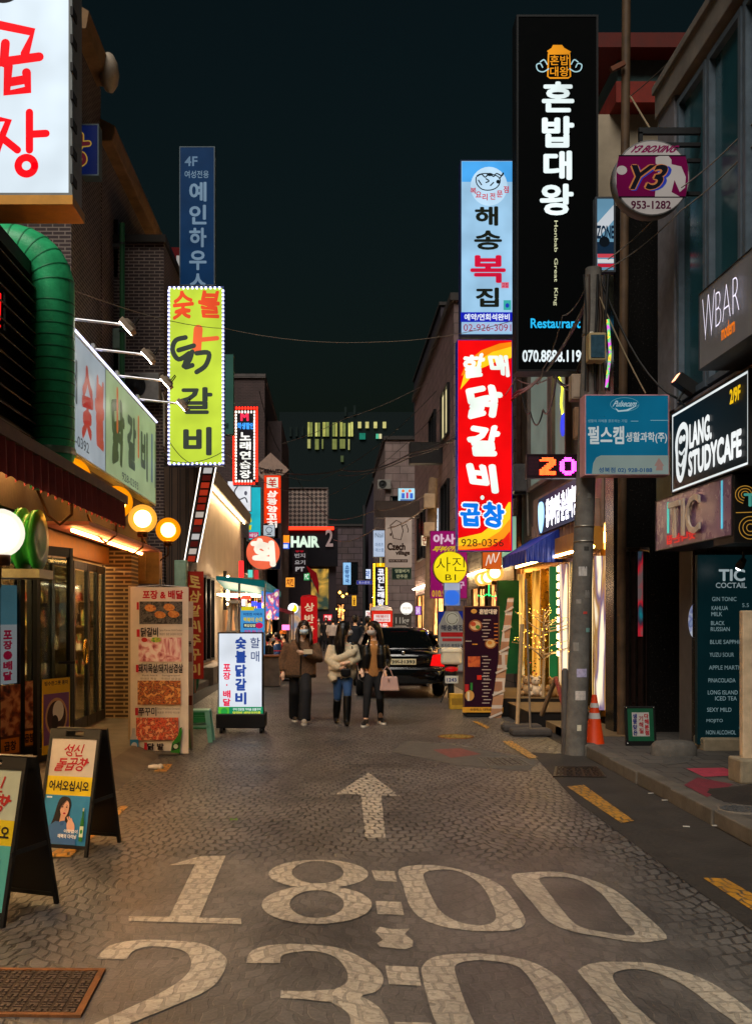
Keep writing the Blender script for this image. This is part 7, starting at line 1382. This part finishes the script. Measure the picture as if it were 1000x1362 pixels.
hr = soft(hair_mb(hc, yw, .36, [[(0,.09,0),(-.02,.11,-.12),(-.06,.12,-.28),(-.06,.1,-.4)],[(.06,.06,0),(.08,.09,-.14),(.09,.1,-.3),(.07,.08,-.42)]]), 'hair', M('060505', rough=.35, noise=.3, ns=50), o, .012, 3); strands(hr, hc, yw, .40, 2, 130)
b = MB(); c, p = Vector(J['chest']), Vector(J['pelvis'])
b.tube([Vector(J['neck'])+Vector((0,.02,-.03)), c+Vector((0,0,.04)), c.lerp(p,.6), p+Vector((0,0,.0)), p+Vector((-.02,0,-.08))], [.075,.125,.145,.15,.14], 18, sx=1.45)
for s in 'LR':
    sh, el, wr = (Vector(J[k+s]) for k in ('sh','el','wr')); b.tube([sh, sh.lerp(el,.5), el, el.lerp(wr,.5), el.lerp(wr,.9)], [.08,.085,.08,.072,.06], 12)
b.tube([c+Vector((-.2,-.06,-.12)), c+Vector((-.05,-.17,-.1)), c+Vector((.14,-.16,-.02)), c+Vector((.2,-.06,.02))], [.05,.06,.06,.04], 10)
b.tube([p+Vector((-.2,-.05,.06)), p+Vector((-.08,-.15,.08)), p+Vector((.12,-.15,.16))], [.06,.065,.05], 10)
b.tube([p+Vector((-.18,-.05,-.02)), p+Vector((-.13,-.1,-.14))], [.07,.06], 10)
soft(b, 'jacket', M('d2c2a2', rough=.98, noise=.25, ns=26, bump=.9), o, .014, 4)
b = MB()
for s in 'LR':
    hp, kn, an = (Vector(J[k+s]) for k in ('hip','kn','an')); b.tube([hp+Vector((0,0,.05)), hp, hp.lerp(kn,.5), kn, kn.lerp(an,.3)], [.09,.095,.08,.062,.055], 14)
b.tube([p+Vector((0,0,.03)), p+Vector((0,0,-.08))], [.11,.1], 14, sx=1.3)
soft(b, 'jeans', M('2c4a74', rough=.85, noise=.35, ns=8, bump=.4), o, .013, 4)
for s in 'LR':
    kn, an = Vector(J['kn'+s]), Vector(J['an'+s]); b = MB(); b.tube([kn+Vector((0,0,-.02)), kn.lerp(an,.25), kn.lerp(an,.6), an, an+Vector((0,.0,-.03))], [.066,.064,.062,.05,.046], 12); b.tube([an+Vector((0,.03,-.04)), an+Vector((0,-.06,-.045)), an+Vector((0,-.15,-.06))], [.042,.04,.02], 10)
    bo = soft(b, 'boot', M('080808', rough=.4, noise=.3), o, .011, 3); w = MB(); w.box(an.x-.025,an.x+.025,an.y+.015,an.y+.06,0,.05); w.build('heel', M('060606', rough=.4), bo)
bag = thing('belt_bag', 'small black quilted bag at the waist of the woman in cream', 'bag', Vector(o.location)+Vector(q(459.5,893,-.17))); w = MB(); w.ball((0,0,0), .085, 14, (1.05,.5,.85)); w.box(-.075,.075,-.04,.02,-.05,.06); soft(w, 'body', M('0c0c0e', rough=.35), bag, .011, 3); w = MB(); w.tube([(-.08,0,.05),(-.1,.05,.2),(-.13,.1,.38)], .008, 6); w.tube([(.08,0,.05),(.12,.06,.2),(.1,.1,.4)], .008, 6); w.build('strap', M('101010', rough=.5), bag)
# --- woman in the leather jacket
Y = 15.4; q = L2(497, 963, Y); o = thing('person', 'person in a black leather jacket over a tan top, looking aside, right of three', 'person', (P(497,0,Y).x, Y, 0))
hc = (q(496.5,836.5)[0], -.01, 1.475); yw = R(-42)
J = dict(neck=q(497,851,.01), chest=q(497,866,.02), pelvis=q(496,894,.02), shL=q(484,858,.02), elL=q(479.5,876,.07), wrL=q(481,889,-.04), shR=q(510,858,.02), elR=q(515.5,877,.06), wrR=q(512,892,-.08), hdR=Vector((-.3,-.5,-.8)),
  hipL=q(491,896,.02), knL=q(488.5,927,-.05), anL=q(487.5,958,.07), hipR=q(503,896,.02), knR=q(505,927,-.06), anR=q(507,958,-.1))
J['anL'] = (J['anL'][0]-.02, -.2, .085); J['anR'] = (J['anR'][0], .18, .085); J['knL'] = (*q(488,927)[:1], -.14, .49)
soft(body_mb(J, hc, yw), 'body', SKIN, o, .011, 3); face(o, hc, yw, 'b0aaa4')
hr = soft(hair_mb(hc, yw, .30, [[(.07,.03,0),(.1,.05,-.12),(.11,.07,-.26),(.09,.06,-.36)]]), 'hair', M('120b08', rough=.35, noise=.3, ns=50), o, .012, 3); strands(hr, hc, yw, .34, 3)
b = MB(); c, p = Vector(J['chest']), Vector(J['pelvis'])
b.tube([Vector(J['neck'])+Vector((0,.0,.0)), c+Vector((0,-.01,.06)), c.lerp(p,.6)+Vector((0,-.01,0)), p+Vector((0,0,-.02)), p+Vector((0,0,-.06))], [.055,.108,.106,.115,.112], 16, sx=1.2)
soft(b, 'sweater', M('a87440', rough=.95, noise=.2, ns=30, bump=.6), o, .013, 4)
b = MB()
for s, sx in (('L',-1),('R',1)):
    sh, el, wr = (Vector(J[k+s]) for k in ('sh','el','wr')); b.tube([sh, sh.lerp(el,.5), el, el.lerp(wr,.5), el.lerp(wr,.95)], [.076,.074,.066,.056,.045], 12)
    b.tube([c+Vector((sx*.115,-.075,.10)), c+Vector((sx*.11,-.095,-.05)), p+Vector((sx*.125,-.085,.08))], [.06,.078,.066], 10)
    b.tube([Vector(J['neck'])+Vector((sx*.05,.03,.02)), c+Vector((sx*.085,-.10,.06))], [.03,.03], 8)
b.tube([Vector(J['neck'])+Vector((0,.07,-.04)), c+Vector((0,.07,0)), p+Vector((0,.07,.08))], [.07,.085,.085], 14, sx=1.7)
soft(b, 'leather_jacket', M('0c0d0f', rough=.28, noise=.35, ns=7, bump=.5), o, .013, 3)
b = MB()
for s in 'LR':
    hp, kn, an = (Vector(J[k+s]) for k in ('hip','kn','an')); b.tube([hp+Vector((0,0,.05)), hp, hp.lerp(kn,.5), kn, kn.lerp(an,.4), an+Vector((0,0,.04))], [.09,.096,.082,.064,.06,.046], 14)
b.tube([p+Vector((0,0,.03)), p+Vector((0,0,-.09))], [.11,.1], 14, sx=1.3)
soft(b, 'jeans', M('161618', rough=.8, noise=.3, ns=9, bump=.3), o, .013, 4)
shoe(o, J['anL'], '181414', 'd0c8b8', -.3); shoe(o, J['anR'], '181414', 'd0c8b8', .3)
bag = thing('handbag', 'pale pink handbag hanging from the arm of the woman in leather', 'handbag', Vector(o.location)+Vector(q(517,917,-.14))); w = MB()
w.add([(-.15,-.06,0),(.15,-.06,0),(.15,.06,0),(-.15,.06,0),(-.12,-.035,.22),(.12,-.035,.22),(.12,.035,.22),(-.12,.035,.22)], [(0,3,2,1),(4,5,6,7),(0,1,5,4),(1,2,6,5),(2,3,7,6),(3,0,4,7)]); w.build('body', M('b89488', rough=.5, noise=.12), bag, bev=.02)
w = MB(); w.tube([(-.08,-.03,.2),(-.09,-.02,.31),(-.04,0,.38),(.02,-.02,.31),(.06,-.03,.2)], .008, 6); w.tube([(-.02,-.0615,.2),(-.02,-.063,.16)], .012, 6); w.build('handle', M('a8857a', rough=.5), bag)
# --- people farther off
def passer(label, px, Y, coat, legs, hair=HAIRM, skin=SKIN, h=1.7, back=False, mask='c8c8c8', group='people walking in the distance', long_coat=.0, yaw=0, seated=False, hat=None):
    o = thing('person', label, 'person', (P(px,0,Y).x, Y, 0), (math.pi if back else 0)+yaw, group); k = h/1.7; dz = -.42 if seated else 0
    S = lambda x, y, z: (x*k, y*k, (z+dz)*k)
    hc = S(0,-.01,1.55); J = dict(neck=S(0,.01,1.39), chest=S(0,.02,1.22), pelvis=S(0,.02,.93))
    for s, sx in (('L',-1),('R',1)):
        J['sh'+s] = S(sx*.19,.02,1.35); J['el'+s] = S(sx*.25,.04,1.08); J['wr'+s] = S(sx*.22,-.08,.88) if not seated else S(sx*.12,-.28,1.0)
        J['hip'+s] = S(sx*.09,.02,.9); J['kn'+s] = S(sx*.10,-.06*sx-.02,.5) if not seated else S(sx*.12,-.42,.92); J['an'+s] = (sx*.10*k, (.10*sx if not seated else -.42), .09)
    soft(body_mb(J, hc), 'body', skin, o, .022, 2); 
    if not back: face(o, hc, 0, mask)
    b = MB(); b.X = Matrix.Translation(Vector(hc)); b.ball((0,.02,.035), .1, 14); b.ball((0,.05,-.03), .085, 10)
    soft(b, 'hair', hair, o, .02, 2)
    if hat: b = MB(); b.X = Matrix.Translation(Vector(hc)); b.lathe([(.11,.05),(.11,.1),(.08,.16),(.001,.17)], n=16); b.build('hat', hat, o)
    b = MB(); c, p = Vector(J['chest']), Vector(J['pelvis']); b.tube([Vector(J['neck'])+Vector((0,.01,-.03)), c+Vector((0,0,.05)), c.lerp(p,.6), p+Vector((0,0,-.05-long_coat))], [.07,.12,.125,.13], 14, sx=1.5)
    for s in 'LR':
        sh, el, wr = (Vector(J[q_+s]) for q_ in ('sh','el','wr')); b.tube([sh, el, el.lerp(wr,.9)], [.075,.066,.052], 10)
    soft(b, 'coat', coat, o, .022, 3)
    b = MB()
    for s in 'LR':
        hp, kn, an = (Vector(J[q_+s]) for q_ in ('hip','kn','an')); b.tube([hp, kn, an], [.095,.075,.06], 10)
    b.tube([p, p+Vector((0,0,-.1*k))], .11, 12, sx=1.3); soft(b, 'trousers', legs, o, .022, 3)
    for s, sx in (('L',-1),('R',1)):
        w = MB(); a = Vector(J['an'+s]); w.tube([(a.x,a.y+.06,.05),(a.x,a.y-.05,.05),(a.x,a.y-.17,.035)], [.04,.045,.03], 8); w.build('shoe', M('2a2624', rough=.5), o)
    return o
BLKC = M('121216', rough=.8, noise=.3); TANC = M('8a7458', rough=.9, noise=.3); WHT = M('a8a098', rough=.9, noise=.25); NAVY = M('101824', rough=.8, noise=.3)
passer('person in a tan coat with a white mask, walking behind the woman in brown', 424, 52, TANC, BLKC, long_coat=.25)
passer('person in a long black coat beside the tan coat in the distance', 433.5, 50, BLKC, BLKC, mask='3a3a3a', long_coat=.4)
passer('person in a pale padded coat just left of the cream jacket', 443, 43, WHT, BLKC, back=True)
passer('man seen from behind in a black jacket between the two right women', 472.5, 30, NAVY, BLKC, h=1.78, back=True)
passer('person in a beige coat half hidden behind the leather jacket', 489, 34, TANC, BLKC, h=1.75, back=True)
passer('small far person in a dark coat near the red food booth', 481, 58, NAVY, BLKC, back=True)
passer('far person in a grey coat under the terrace string bulbs', 452, 60, M('4a4648', rough=.9), BLKC)
passer('far person in a brown coat next to the red balloon sign', 416, 56, M('5a4030', rough=.9), BLKC, long_coat=.2)
passer('seated person in black with a round hair bun at the stall table', 359, 26.2, BLKC, NAVY, yaw=R(80), group='people at the street stall', seated=True)
passer('seated person in an orange cap at the street stall', 377, 29.5, M('4a3a34', rough=.9), NAVY, yaw=R(-70), group='people at the street stall', seated=True, hat=M('c86a20', rough=.8))
passer('seated person in a blue jacket bending over the stall table', 368, 27.6, M('1c3a68', rough=.9, noise=.3), BLKC, yaw=R(-80), group='people at the street stall', seated=True)
# ---------------- black saloon seen from behind
X0, Y0c = 1.47, 20.25
car = thing('parked_car', 'black saloon car seen from behind with a pale number plate', 'car', (X0, Y0c, 0))
PAINT = M('050506', rough=.12, noise=.15, coat=1.0); CHR = M('c0c0c0', rough=.12, metal=1, noise=.1); TYRE = M('0c0c0c', rough=.85, noise=.2); CGL = M('060808', rough=.04, noise=0, spec=.8)
def loft(secs, n=24, pw=3.2):
    b = MB(); vs = []; k = len(secs)
    for y, z0, z1, hw in secs:
        for i in range(n):
            a = 2*math.pi*i/n; ca, sa = math.cos(a), math.sin(a); f_ = lambda c: math.copysign(abs(c)**(2/pw), c); vs.append((hw*f_(ca), y, (z0+z1)/2+(z1-z0)/2*f_(sa)))
    b.add(vs, [(j*n+i, j*n+(i+1) % n, (j+1)*n+(i+1) % n, (j+1)*n+i) for j in range(k-1) for i in range(n)]+[tuple(range(n)), tuple(range((k-1)*n, k*n))], True); return b
bd = loft([(0,.42,.86,.80),(.03,.36,.93,.845),(.10,.30,.975,.88),(.3,.25,.995,.905),(.95,.2,1.0,.92),(2.5,.2,.985,.925),(3.7,.2,.96,.915),(4.5,.22,.87,.88),(4.85,.3,.75,.80),(4.95,.38,.66,.7)])
bo = bd.build('body', PAINT, car)
cb = MB(); rings = []; n = 28
def rr_ring(y0, y1, hw, z, p=4):
    out = []
    for i in range(n):
        a = 2*math.pi*i/n; f_ = lambda c: math.copysign(abs(c)**(2/p), c); out.append((hw*f_(math.cos(a)), (y0+y1)/2+(y1-y0)/2*f_(math.sin(a)), z))
    return out
prof = [(.55,3.75,.84,.95),(.78,3.45,.81,1.08),(1.05,3.05,.74,1.27),(1.28,2.75,.67,1.39),(1.6,2.4,.52,1.44),(1.9,2.1,.15,1.455)]
vs = [v for p in prof for v in rr_ring(*p)]
cb.add(vs, [(j*n+i, j*n+(i+1) % n, (j+1)*n+(i+1) % n, (j+1)*n+i) for j in range(len(prof)-1) for i in range(n)]+[tuple(range((len(prof)-1)*n, len(prof)*n))], True); cb.build('cabin', PAINT, car)
def quad_glass(name, pts, out): w = MB(); w.add([Vector(p)+Vector(out) for p in pts], [tuple(range(len(pts)))]); return w.build(name, CGL, car)
quad_glass('rear_window', [(-.70,.735,1.03),(-.3,.70,1.03),(.3,.70,1.03),(.70,.735,1.03),(.56,1.20,1.345),(.3,1.17,1.36),(-.3,1.17,1.36),(-.56,1.20,1.345)], (0,-.03,.012))
for sx in (-1,1): quad_glass('side_window', [(sx*.80,1.1,1.06),(sx*.80,3.2,1.06),(sx*.69,2.75,1.36),(sx*.69,1.35,1.36)], (sx*.03,0,.0))
w = MB(); w.tube([(-.72,.70,1.01),(-.3,.665,1.01),(.3,.665,1.01),(.72,.70,1.01)], .008, 6); w.build('window_trim', CHR, car)
bm2 = loft([(-.07,.36,.60,.70),(-.055,.32,.64,.82),(.02,.30,.66,.885),(.3,.30,.64,.925)], 24, 4); bm2.build('bumper', PAINT, car)
w = MB(); w.tube([(-.86,.0,.635),(-.6,-.063,.635),(0,-.075,.635),(.6,-.063,.635),(.86,.0,.635)], .006, 6); w.tube([(-.30,-.006,.875),(.30,-.006,.875)], .007, 8); w.build('chrome_strip', CHR, car)
for sx in (-1,1):
    w = MB(); w.add([(sx*.84,.045,.66),(sx*.55,-.008,.68),(sx*.60,.004,.90),(sx*.86,.085,.93),(sx*.905,.22,.90),(sx*.91,.22,.70)]+[(sx*.84,-.0,.66),(sx*.55,-.03,.68),(sx*.60,-.022,.90),(sx*.86,.05,.93),(sx*.925,.2,.90),(sx*.93,.2,.70)],
        [(6,7,8,9),(6,9,10,11),(0,1,7,6),(1,2,8,7),(2,3,9,8),(3,4,10,9),(4,5,11,10),(5,0,6,11)]); w.build('tail_light', M('a80808', rough=.1, em=1.2, emcol='e01010'), car)
w = MB(); w.box(-.26,.26,-.03,-.018,.70,.82); pl = w.build('number_plate', M('c0b898', rough=.4, noise=.1), car, bev=.006)
m_ = MB(); gv, gf, _ = glyphs('39나1393', .03); m_.add([(-.235+.47*u, -.033, .72+.085*v) for u, v in gv], gf); m_.build('lettering', M('181818', rough=.5, noise=0), pl)
w = MB(); w.ball((0,-.012,.945), .035, 10, (1,.3,1)); w.build('emblem', CHR, car)
w = MB(); w.box(-.2,.2,.72,.75,1.30,1.33) if False else w.box(-.18,.18,1.12,1.16,1.335,1.36); w.build('stop_lamp', M('5a0808', rough=.2), car)
def wheel(x, y, sx):
    w = MB(); w.lathe([(.2,-.1),(.30,-.11),(.335,-.08),(.335,.08),(.30,.11),(.2,.1)], (x,y,.335), 28, Matrix.Rotation(R(90),3,'Y')); t_ = w.build('wheel', TYRE, car)
    w = MB(); w.lathe([(.21,.0),(.21,.07*sx),(.17,.08*sx),(.04,.06*sx),(.001,.065*sx)], (x,y,.335), 20, Matrix.Rotation(R(90),3,'Y')); w.build('rim', CHR, t_)
for sx in (-1,1):
    for y in (1.0, 3.95): wheel(sx*.82, y, sx)
    w = MB(); w.ball((sx*1.0,3.05,1.03), .1, 12, (1,.5,.75)); w.box(sx*.88-.04,sx*.88+.04,3.05,3.1,.98,1.02); w.build('mirror', PAINT, car)
    w = MB(); w.cyl((sx*.5,-.05,.3),(sx*.5,.1,.3), .035, n=12); w.build('exhaust', CHR, car)
    w = MB(); w.tube([(sx*.925,1.55,.8),(sx*.935,1.65,.8),(sx*.925,1.75,.8)], .012, 6); w.build('door_handle', CHR, car)
# another vehicle hidden behind the women: white van front end
v = thing('parked_scooter', 'dark delivery scooter with a big white top box beside the car', 'scooter', (P(600,0,19.1).x, 19.1, 0), R(-6))
w = MB(); w.box(-.20,.20,-.22,.2,.76,1.08); w.build('top_box', M('c0b8a4', rough=.5, noise=.12), v, bev=.05); w = MB(); w.box(-.205,.205,-.225,.205,.99,1.0); w.build('box_seam', M('8a8478'), v)
w = MB(); w.ball((0,-.28,.68), .09, 12, (1.4,.5,.6)); w.build('tail_light', M('c01010', rough=.15, em=.6, emcol='e01818'), v); w = MB(); w.box(-.12,.12,-.34,-.33,.42,.56); pl = w.build('number_plate', M('b8b8b0', rough=.5), v)
m_ = MB(); gv, gf, _ = glyphs('1243', .03); m_.add([(-.09+.18*u, -.342, .45+.07*v_) for u, v_ in gv], gf); m_.build('lettering', M('1a2a6a', noise=0), pl)
for y in (-.05, 1.2):
    w = MB(); w.lathe([(.17,-.045),(.24,-.05),(.265,-.02),(.265,.02),(.24,.05),(.17,.045)], (0,y,.265), 24, Matrix.Rotation(R(90),3,'Y')); t_ = w.build('wheel', TYRE, v); w = MB(); w.lathe([(.001,-.03),(.17,-.03),(.17,.03),(.001,.03)], (0,y,.265), 16, Matrix.Rotation(R(90),3,'Y')); w.build('rim', M('5a5a5a', metal=.8, rough=.4), t_)
w = MB(); w.tube([(0,-.3,.62),(0,.1,.7),(0,.45,.5),(0,.8,.42),(0,1.05,.6),(0,1.0,1.0)], [.1,.14,.13,.1,.08,.05], 10); w.tube([(-.1,-.3,.5),(-.12,0,.4),(-.1,.4,.35)], .05, 8); soft(w, 'body', M('141418', rough=.3, noise=.2, coat=.5), v, .02, 3)
w = MB(); w.tube([(0,-.05,.76),(0,.3,.78),(0,.5,.72)], [.1,.12,.08], 10, sx=1.3); w.build('seat', M('0c0c0c', rough=.7), v)
w = MB(); w.tube([(-.34,.9,1.02),(-.2,.98,1.05),(0,1.0,1.02),(.2,.98,1.05),(.34,.9,1.02)], .016, 8); w.build('handlebar', CHR, v)
for sx in (-1,1): w = MB(); w.tube([(sx*.22,.97,1.05),(sx*.3,.95,1.22)], .008, 6); w.ball((sx*.31,.94,1.27), .06, 10, (1,.25,.8)); w.build('mirror', M('101010', rough=.2), v)
w = MB(); w.tube([(-.08,.2,.3),(-.2,.1,.02)], .014, 6); w.build('kickstand', M('2a2a2a'), v)
o = thing('yellow_box', 'small yellow box on the road edge below the scooter', 'box', G(607,943)); w = MB(); w.box(-.13,.13,-.1,.1,0,.28); w.build('box', M('b08a28', rough=.6, noise=.35, ns=8), o, bev=.01); w = MB(); w.box(-.1,.1,-.102,-.1,.08,.2); w.build('label_patch', M('8a6a20'), o)
# ---------------- street stalls on the left
t = thing('street_stall', 'street food stall with teal canopy and hanging signs beside the white shop', 'stall', (-2.1,26,0)); a, b_ = P(318,790,26), P(352,766,26)
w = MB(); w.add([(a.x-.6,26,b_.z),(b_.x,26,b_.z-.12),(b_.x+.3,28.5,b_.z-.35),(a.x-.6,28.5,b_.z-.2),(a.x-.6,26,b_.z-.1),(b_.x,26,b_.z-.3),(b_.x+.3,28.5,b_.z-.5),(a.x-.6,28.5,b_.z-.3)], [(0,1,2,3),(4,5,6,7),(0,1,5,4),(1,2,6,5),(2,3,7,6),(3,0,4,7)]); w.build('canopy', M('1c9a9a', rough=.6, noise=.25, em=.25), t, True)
for x, y in ((a.x,26.1),(b_.x,26.1),(b_.x,28.3),(a.x,28.3)): w = MB(); w.cyl((x,y,0),(x,y,b_.z-.2), .03); w.build('pole', M('8a8a88', metal=.7, rough=.4), t, True)
c, d = P(348,824,27.4), P(371,784,27.4); w = MB(); w.box(c.x,d.x,27.4,27.43,c.z,d.z); w.build('printed_curtain', picture_mat(['1a50b0','28b8c0','e8d020','e0e8f0','c03068','1868c8'], 5, .5, .7, 3), t, True)
w = MB(); w.box(P(318,0,26.6).x,P(350,0,26.6).x,26.6,27.2,0,.9); w.build('counter', M('6a4a3a', rough=.6), t, True)
for i, (x0, y0, x1, y1, cc, e) in enumerate([(321,790,334,797,'ff3020',2.2),(335,800,342,806,'3040ff',2),(342,802,348,812,'2028e0',2.2),(322,797,326,806,'f0e8ff',1.5),(330,803,334,810,'f0e0a0',1.4),(318,746,324,768,'f02020',1.8),(330,758,336,768,'60c8b8',1.2),(338,758,344,770,'c83030',1)]):
    c, d = P(x0,y1,26.4+.1*i), P(x1,y0,26.4+.1*i); w = MB(); w.box(c.x,d.x,26.4+.1*i,26.44+.1*i,c.z,d.z); w.build('lit_panel', E(cc, e), t, True)
w = MB(); w.box(-3.0,-2.0,26.3,28.4,2.25,2.3); w.build('ceiling_lamp', E('ffe0b8', 9), t, True)
sign('stall_banner', 'light blue stall banner with yellow and pink writing behind the light box', (320, 809, 352, 900), 25.2, [('r',321,807,338,812,'e8d820',{'em':.8}), ('t','따뜻한 어묵과',324,815,349,819,'183878',{'b':.02}), ('t','떡볶이 순대',324,821,349,827,'e0c818',{'b':.04}), ('r',324,829,341,835,'14204a'), ('t','튀김김밥',325,830,340,834,'f0f0c0',{'b':.04}), ('e',345,832,5,4,'d82060'), ('t','포장 됩니다',325,838,349,843,'d83088',{'b':.03})], '4aa0e0', .75, '3a5a7a', .03, cat='banner', frame=0)
t = thing('stall_table', 'wooden topped steel table at the street stall', 'table', G(361,913)); w = MB(); w.box(-.24,.24,-.25,.35,.72,.76); w.build('top', M('9a5a28', rough=.5, noise=.3), t, bev=.01); w = MB(); w.box(-.2,.2,-.2,.3,.02,.72); w.build('base', M('7a7068', rough=.35, metal=.6, noise=.3), t)
t = thing('chair', 'red tubular metal chair at the stall table', 'chair', G(363,905)+Vector((0,.9,0))); CR = M('b01c28', rough=.4); w = MB(); w.tube([(-.2,.0,.45),(-.2,.02,1.0),(0,.03,1.1),(.2,.02,1.0),(.2,0,.45)], .02, 8); w.tube([(-.2,.01,.75),(.2,.01,.75)], .015, 6); w.build('backrest', CR, t); w = MB(); w.box(-.2,.2,-.4,0,.43,.46); w.build('seat', CR, t, bev=.01)
for sx in (-1,1):
    for y in (-.38,0): w = MB(); w.tube([(sx*.19,y,.44),(sx*.2,y,0)], .015, 6); w.build('leg', CR, t)
# more distant shop awning and lit fronts on the left
t = thing('shop_awning', 'maroon awning on posts beyond the stall with lit front', 'awning', (-2.6,31,0)); a, b_ = P(369,800,31), P(386,812,31); w = MB(); w.add([(-3.3,31,b_.z+.5),(b_.x,31,b_.z),(b_.x,34.5,b_.z),(-3.3,34.5,b_.z+.5),(-3.3,31,b_.z+.45),(b_.x,31,b_.z-.12),(b_.x,34.5,b_.z-.12),(-3.3,34.5,b_.z+.45)], [(0,1,2,3),(4,5,6,7),(0,1,5,4),(1,2,6,5),(2,3,7,6),(3,0,4,7)]); w.build('canopy', M('6a1c30', rough=.7), t, True)
w = MB(); w.tube([(b_.x,31.1,0),(b_.x,31.1,b_.z)], .04, 8); w.build('post', M('8a7a68'), t, True); w = MB(); w.box(-3.25,-3.2,31.2,34.4,.3,1.9); w.build('lit_front', picture_mat(['2a1a14','8a4a28','e0a868','c07040'], 2, .9), t, True); w = MB(); w.box(P(375,0,31).x,P(385,0,31).x,31.05,31.1,P(0,838,31).z,P(0,831,31).z); w.build('lit_panel', E('f070b0', 1.6), t, True)
# ---------------- overhead cables
def cable(label, pts, r=.012, sag=0, col='14110f'):
    w = MB(); out = []
    for i in range(len(pts)-1):
        a, b_ = Vector(pts[i]), Vector(pts[i+1])
        for k in range(9 if i == len(pts)-2 else 8): u = k/8; out.append(a.lerp(b_,u)+Vector((0,0,-sag*4*u*(1-u))))
    w.tube(out, r, 6); o = w.build('overhead_cable', M(col, rough=.4, noise=.2)); tag(o, label, 'cable', 'overhead cables'); return o
POLE = P(789,362,11.9); P2 = P(576,640,28)
cable('thick black cable running from the utility pole past the red sign to the far left', [P(783,395,11.9), P(690,520,18.6), P(548,602,30), P(455,625,40), P(345,622,46)], .026, .25)
cable('second black cable just below the thick one across the red sign', [P(783,400,11.9), P(690,524,18.5), P(548,607,29.5), P(450,632,41)], .018, .2)
cable('thin cable crossing the sky from the phone sign to the lime sign', [P(690,424,18.5), P(500,455,19), P(300,437,19.3), P(96,385,11.5)], .006, .1, '6a5a4a')
cable('thin cable from the round far pole to the dark corner salon', [P(576,650,28), P(500,678,40), P(436,690,62)], .02, .2, '4a3c30')
cable('thin cable below it from the far pole to the salon number', [P(576,665,28), P(500,702,42), P(444,718,61)], .02, .3, '6a5a50')
cable('thin cable climbing from the far pole toward the school block', [P(568,510,31), P(460,556,44), P(375,590,50)], .012, .1, '5a5048')
cable('upper of two pale wires crossing below the round sign at right', [P(1030,130,9.5), P(905,250,11.2), P(808,345,11.9)], .007, .06, '9a948c')
cable('lower of two pale wires crossing below the round sign at right', [P(1030,160,9.5), P(905,280,11.2), P(800,362,11.9)], .007, .06, '8a847c')
cable('black looped cable between the utility pole and the study cafe spotlight', [P(800,375,11.9), P(900,530,11.4), P(985,500,10.0)], .014, .25)
cable('pale service wire from the pole top down to the teal company sign', [P(797,395,11.8), P(858,523,11.65)], .009, .04, '8a7a60')
cable('pale curved wire falling from the pole across the black sign corner', [P(783,372,11.9), P(748,420,13.5), P(722,490,15), P(712,510,16)], .008, .1, '7a7468')
cable('drooping cable loops left of the LED board under the black sign', [P(775,470,12.2), P(740,500,14), P(722,545,17), P(705,548,18), P(692,505,18.6)], .014, .25)
cable('thin cable between the black sign base and the red sign edge', [P(780,520,12.2), P(735,500,15), P(688,505,18.7)], .01, .1)
cable('thin cable sagging over the letters at the base of the lime sign', [P(226,588,18.8), P(262,618,18.9), P(310,612,24), P(400,630,45)], .007, .1)
cable('second thin cable crossing the base of the lime sign', [P(224,612,18.8), P(298,600,18.9), P(345,625,30)], .007, .12)
cable('dark cable rising behind the long sign to the drain pipe', [P(150,500,18), P(200,575,18), P(225,600,18.8)], .007, .2)
cable('thin stay wire at the top right between post and glass facade', [P(838,128,12.6), P(948,18,11.5)], .006, .05, '4a4640')
# ---------------- air conditioners on the walls
def aircon(loc, rz, label):
    o = thing('air_conditioner', label, 'air conditioner', loc, rz, 'air conditioner units on the walls'); w = MB(); w.box(-.4,.4,-.3,0,0,.55); w.build('case', M('8a8680', rough=.5, noise=.3), o, bev=.015)
    w = MB(); ax_ = Matrix.Rotation(R(90),3,'X'); w.lathe([(.001,.301),(.06,.306),(.06,.301),(.21,.301),(.21,.315),(.235,.315),(.235,.301)], (-.1,0,.28), 24, ax_)
    for k in range(5): w.tube([(-.1+(.07+.032*k)*math.cos(q*.393), -.308, .28+(.07+.032*k)*math.sin(q*.393)) for q in range(17)], .004, 4)
    w.build('fan_guard', M('2a2a2a', rough=.5), o); w = MB(); w.box(-.35,-.3,-.28,0,-.06,0); w.box(.3,.35,-.28,0,-.06,0); w.build('bracket', M('3a3632'), o); w = MB(); w.tube([(.42,-.05,.2),(.46,-.05,.0),(.46,-.03,-.9)], .02, 6); w.build('hose', M('b8b0a0'), o); return o
ac = aircon((-3.9,20.6,6.1), 0, 'air conditioner on the brick wing left of the lime sign')
for loc, rz, lab in (((-5.4,19.5,5.6), 0, 'air conditioner on the tall brick wall beside the green duct'), ((4.35,30,8.6), 0, 'air conditioner on the mauve building beside the light blue sign'), ((3.2,60,9.4), 0, 'air conditioner on the pinkish block down the street'), ((-3.4,52,5.6), 0, 'air conditioner above the round orange sign'), ((3.98,20.4,4.2), R(-90), 'air conditioner beside the brown pipe over the blue awning')):
    c = copy_tree(ac); place(c, loc, rz); c['label'] = lab
for i, (lab, pts, r_) in enumerate((('thin cable spanning the street behind the lime sign', [P(232,560,26), P(420,640,34), P(580,520,30)], .01), ('second thin cable spanning the street behind the lime sign', [P(260,585,26), P(430,662,36), P(585,545,30)], .008), ('thin cable from the mesh board up to the black sign', [P(560,590,33), P(640,540,24), P(700,470,16)], .009), ('slack cable hanging along the brick block on the left', [P(345,520,49), P(372,600,52), P(440,690,62)], .02))): cable(lab, pts, r_, .35)
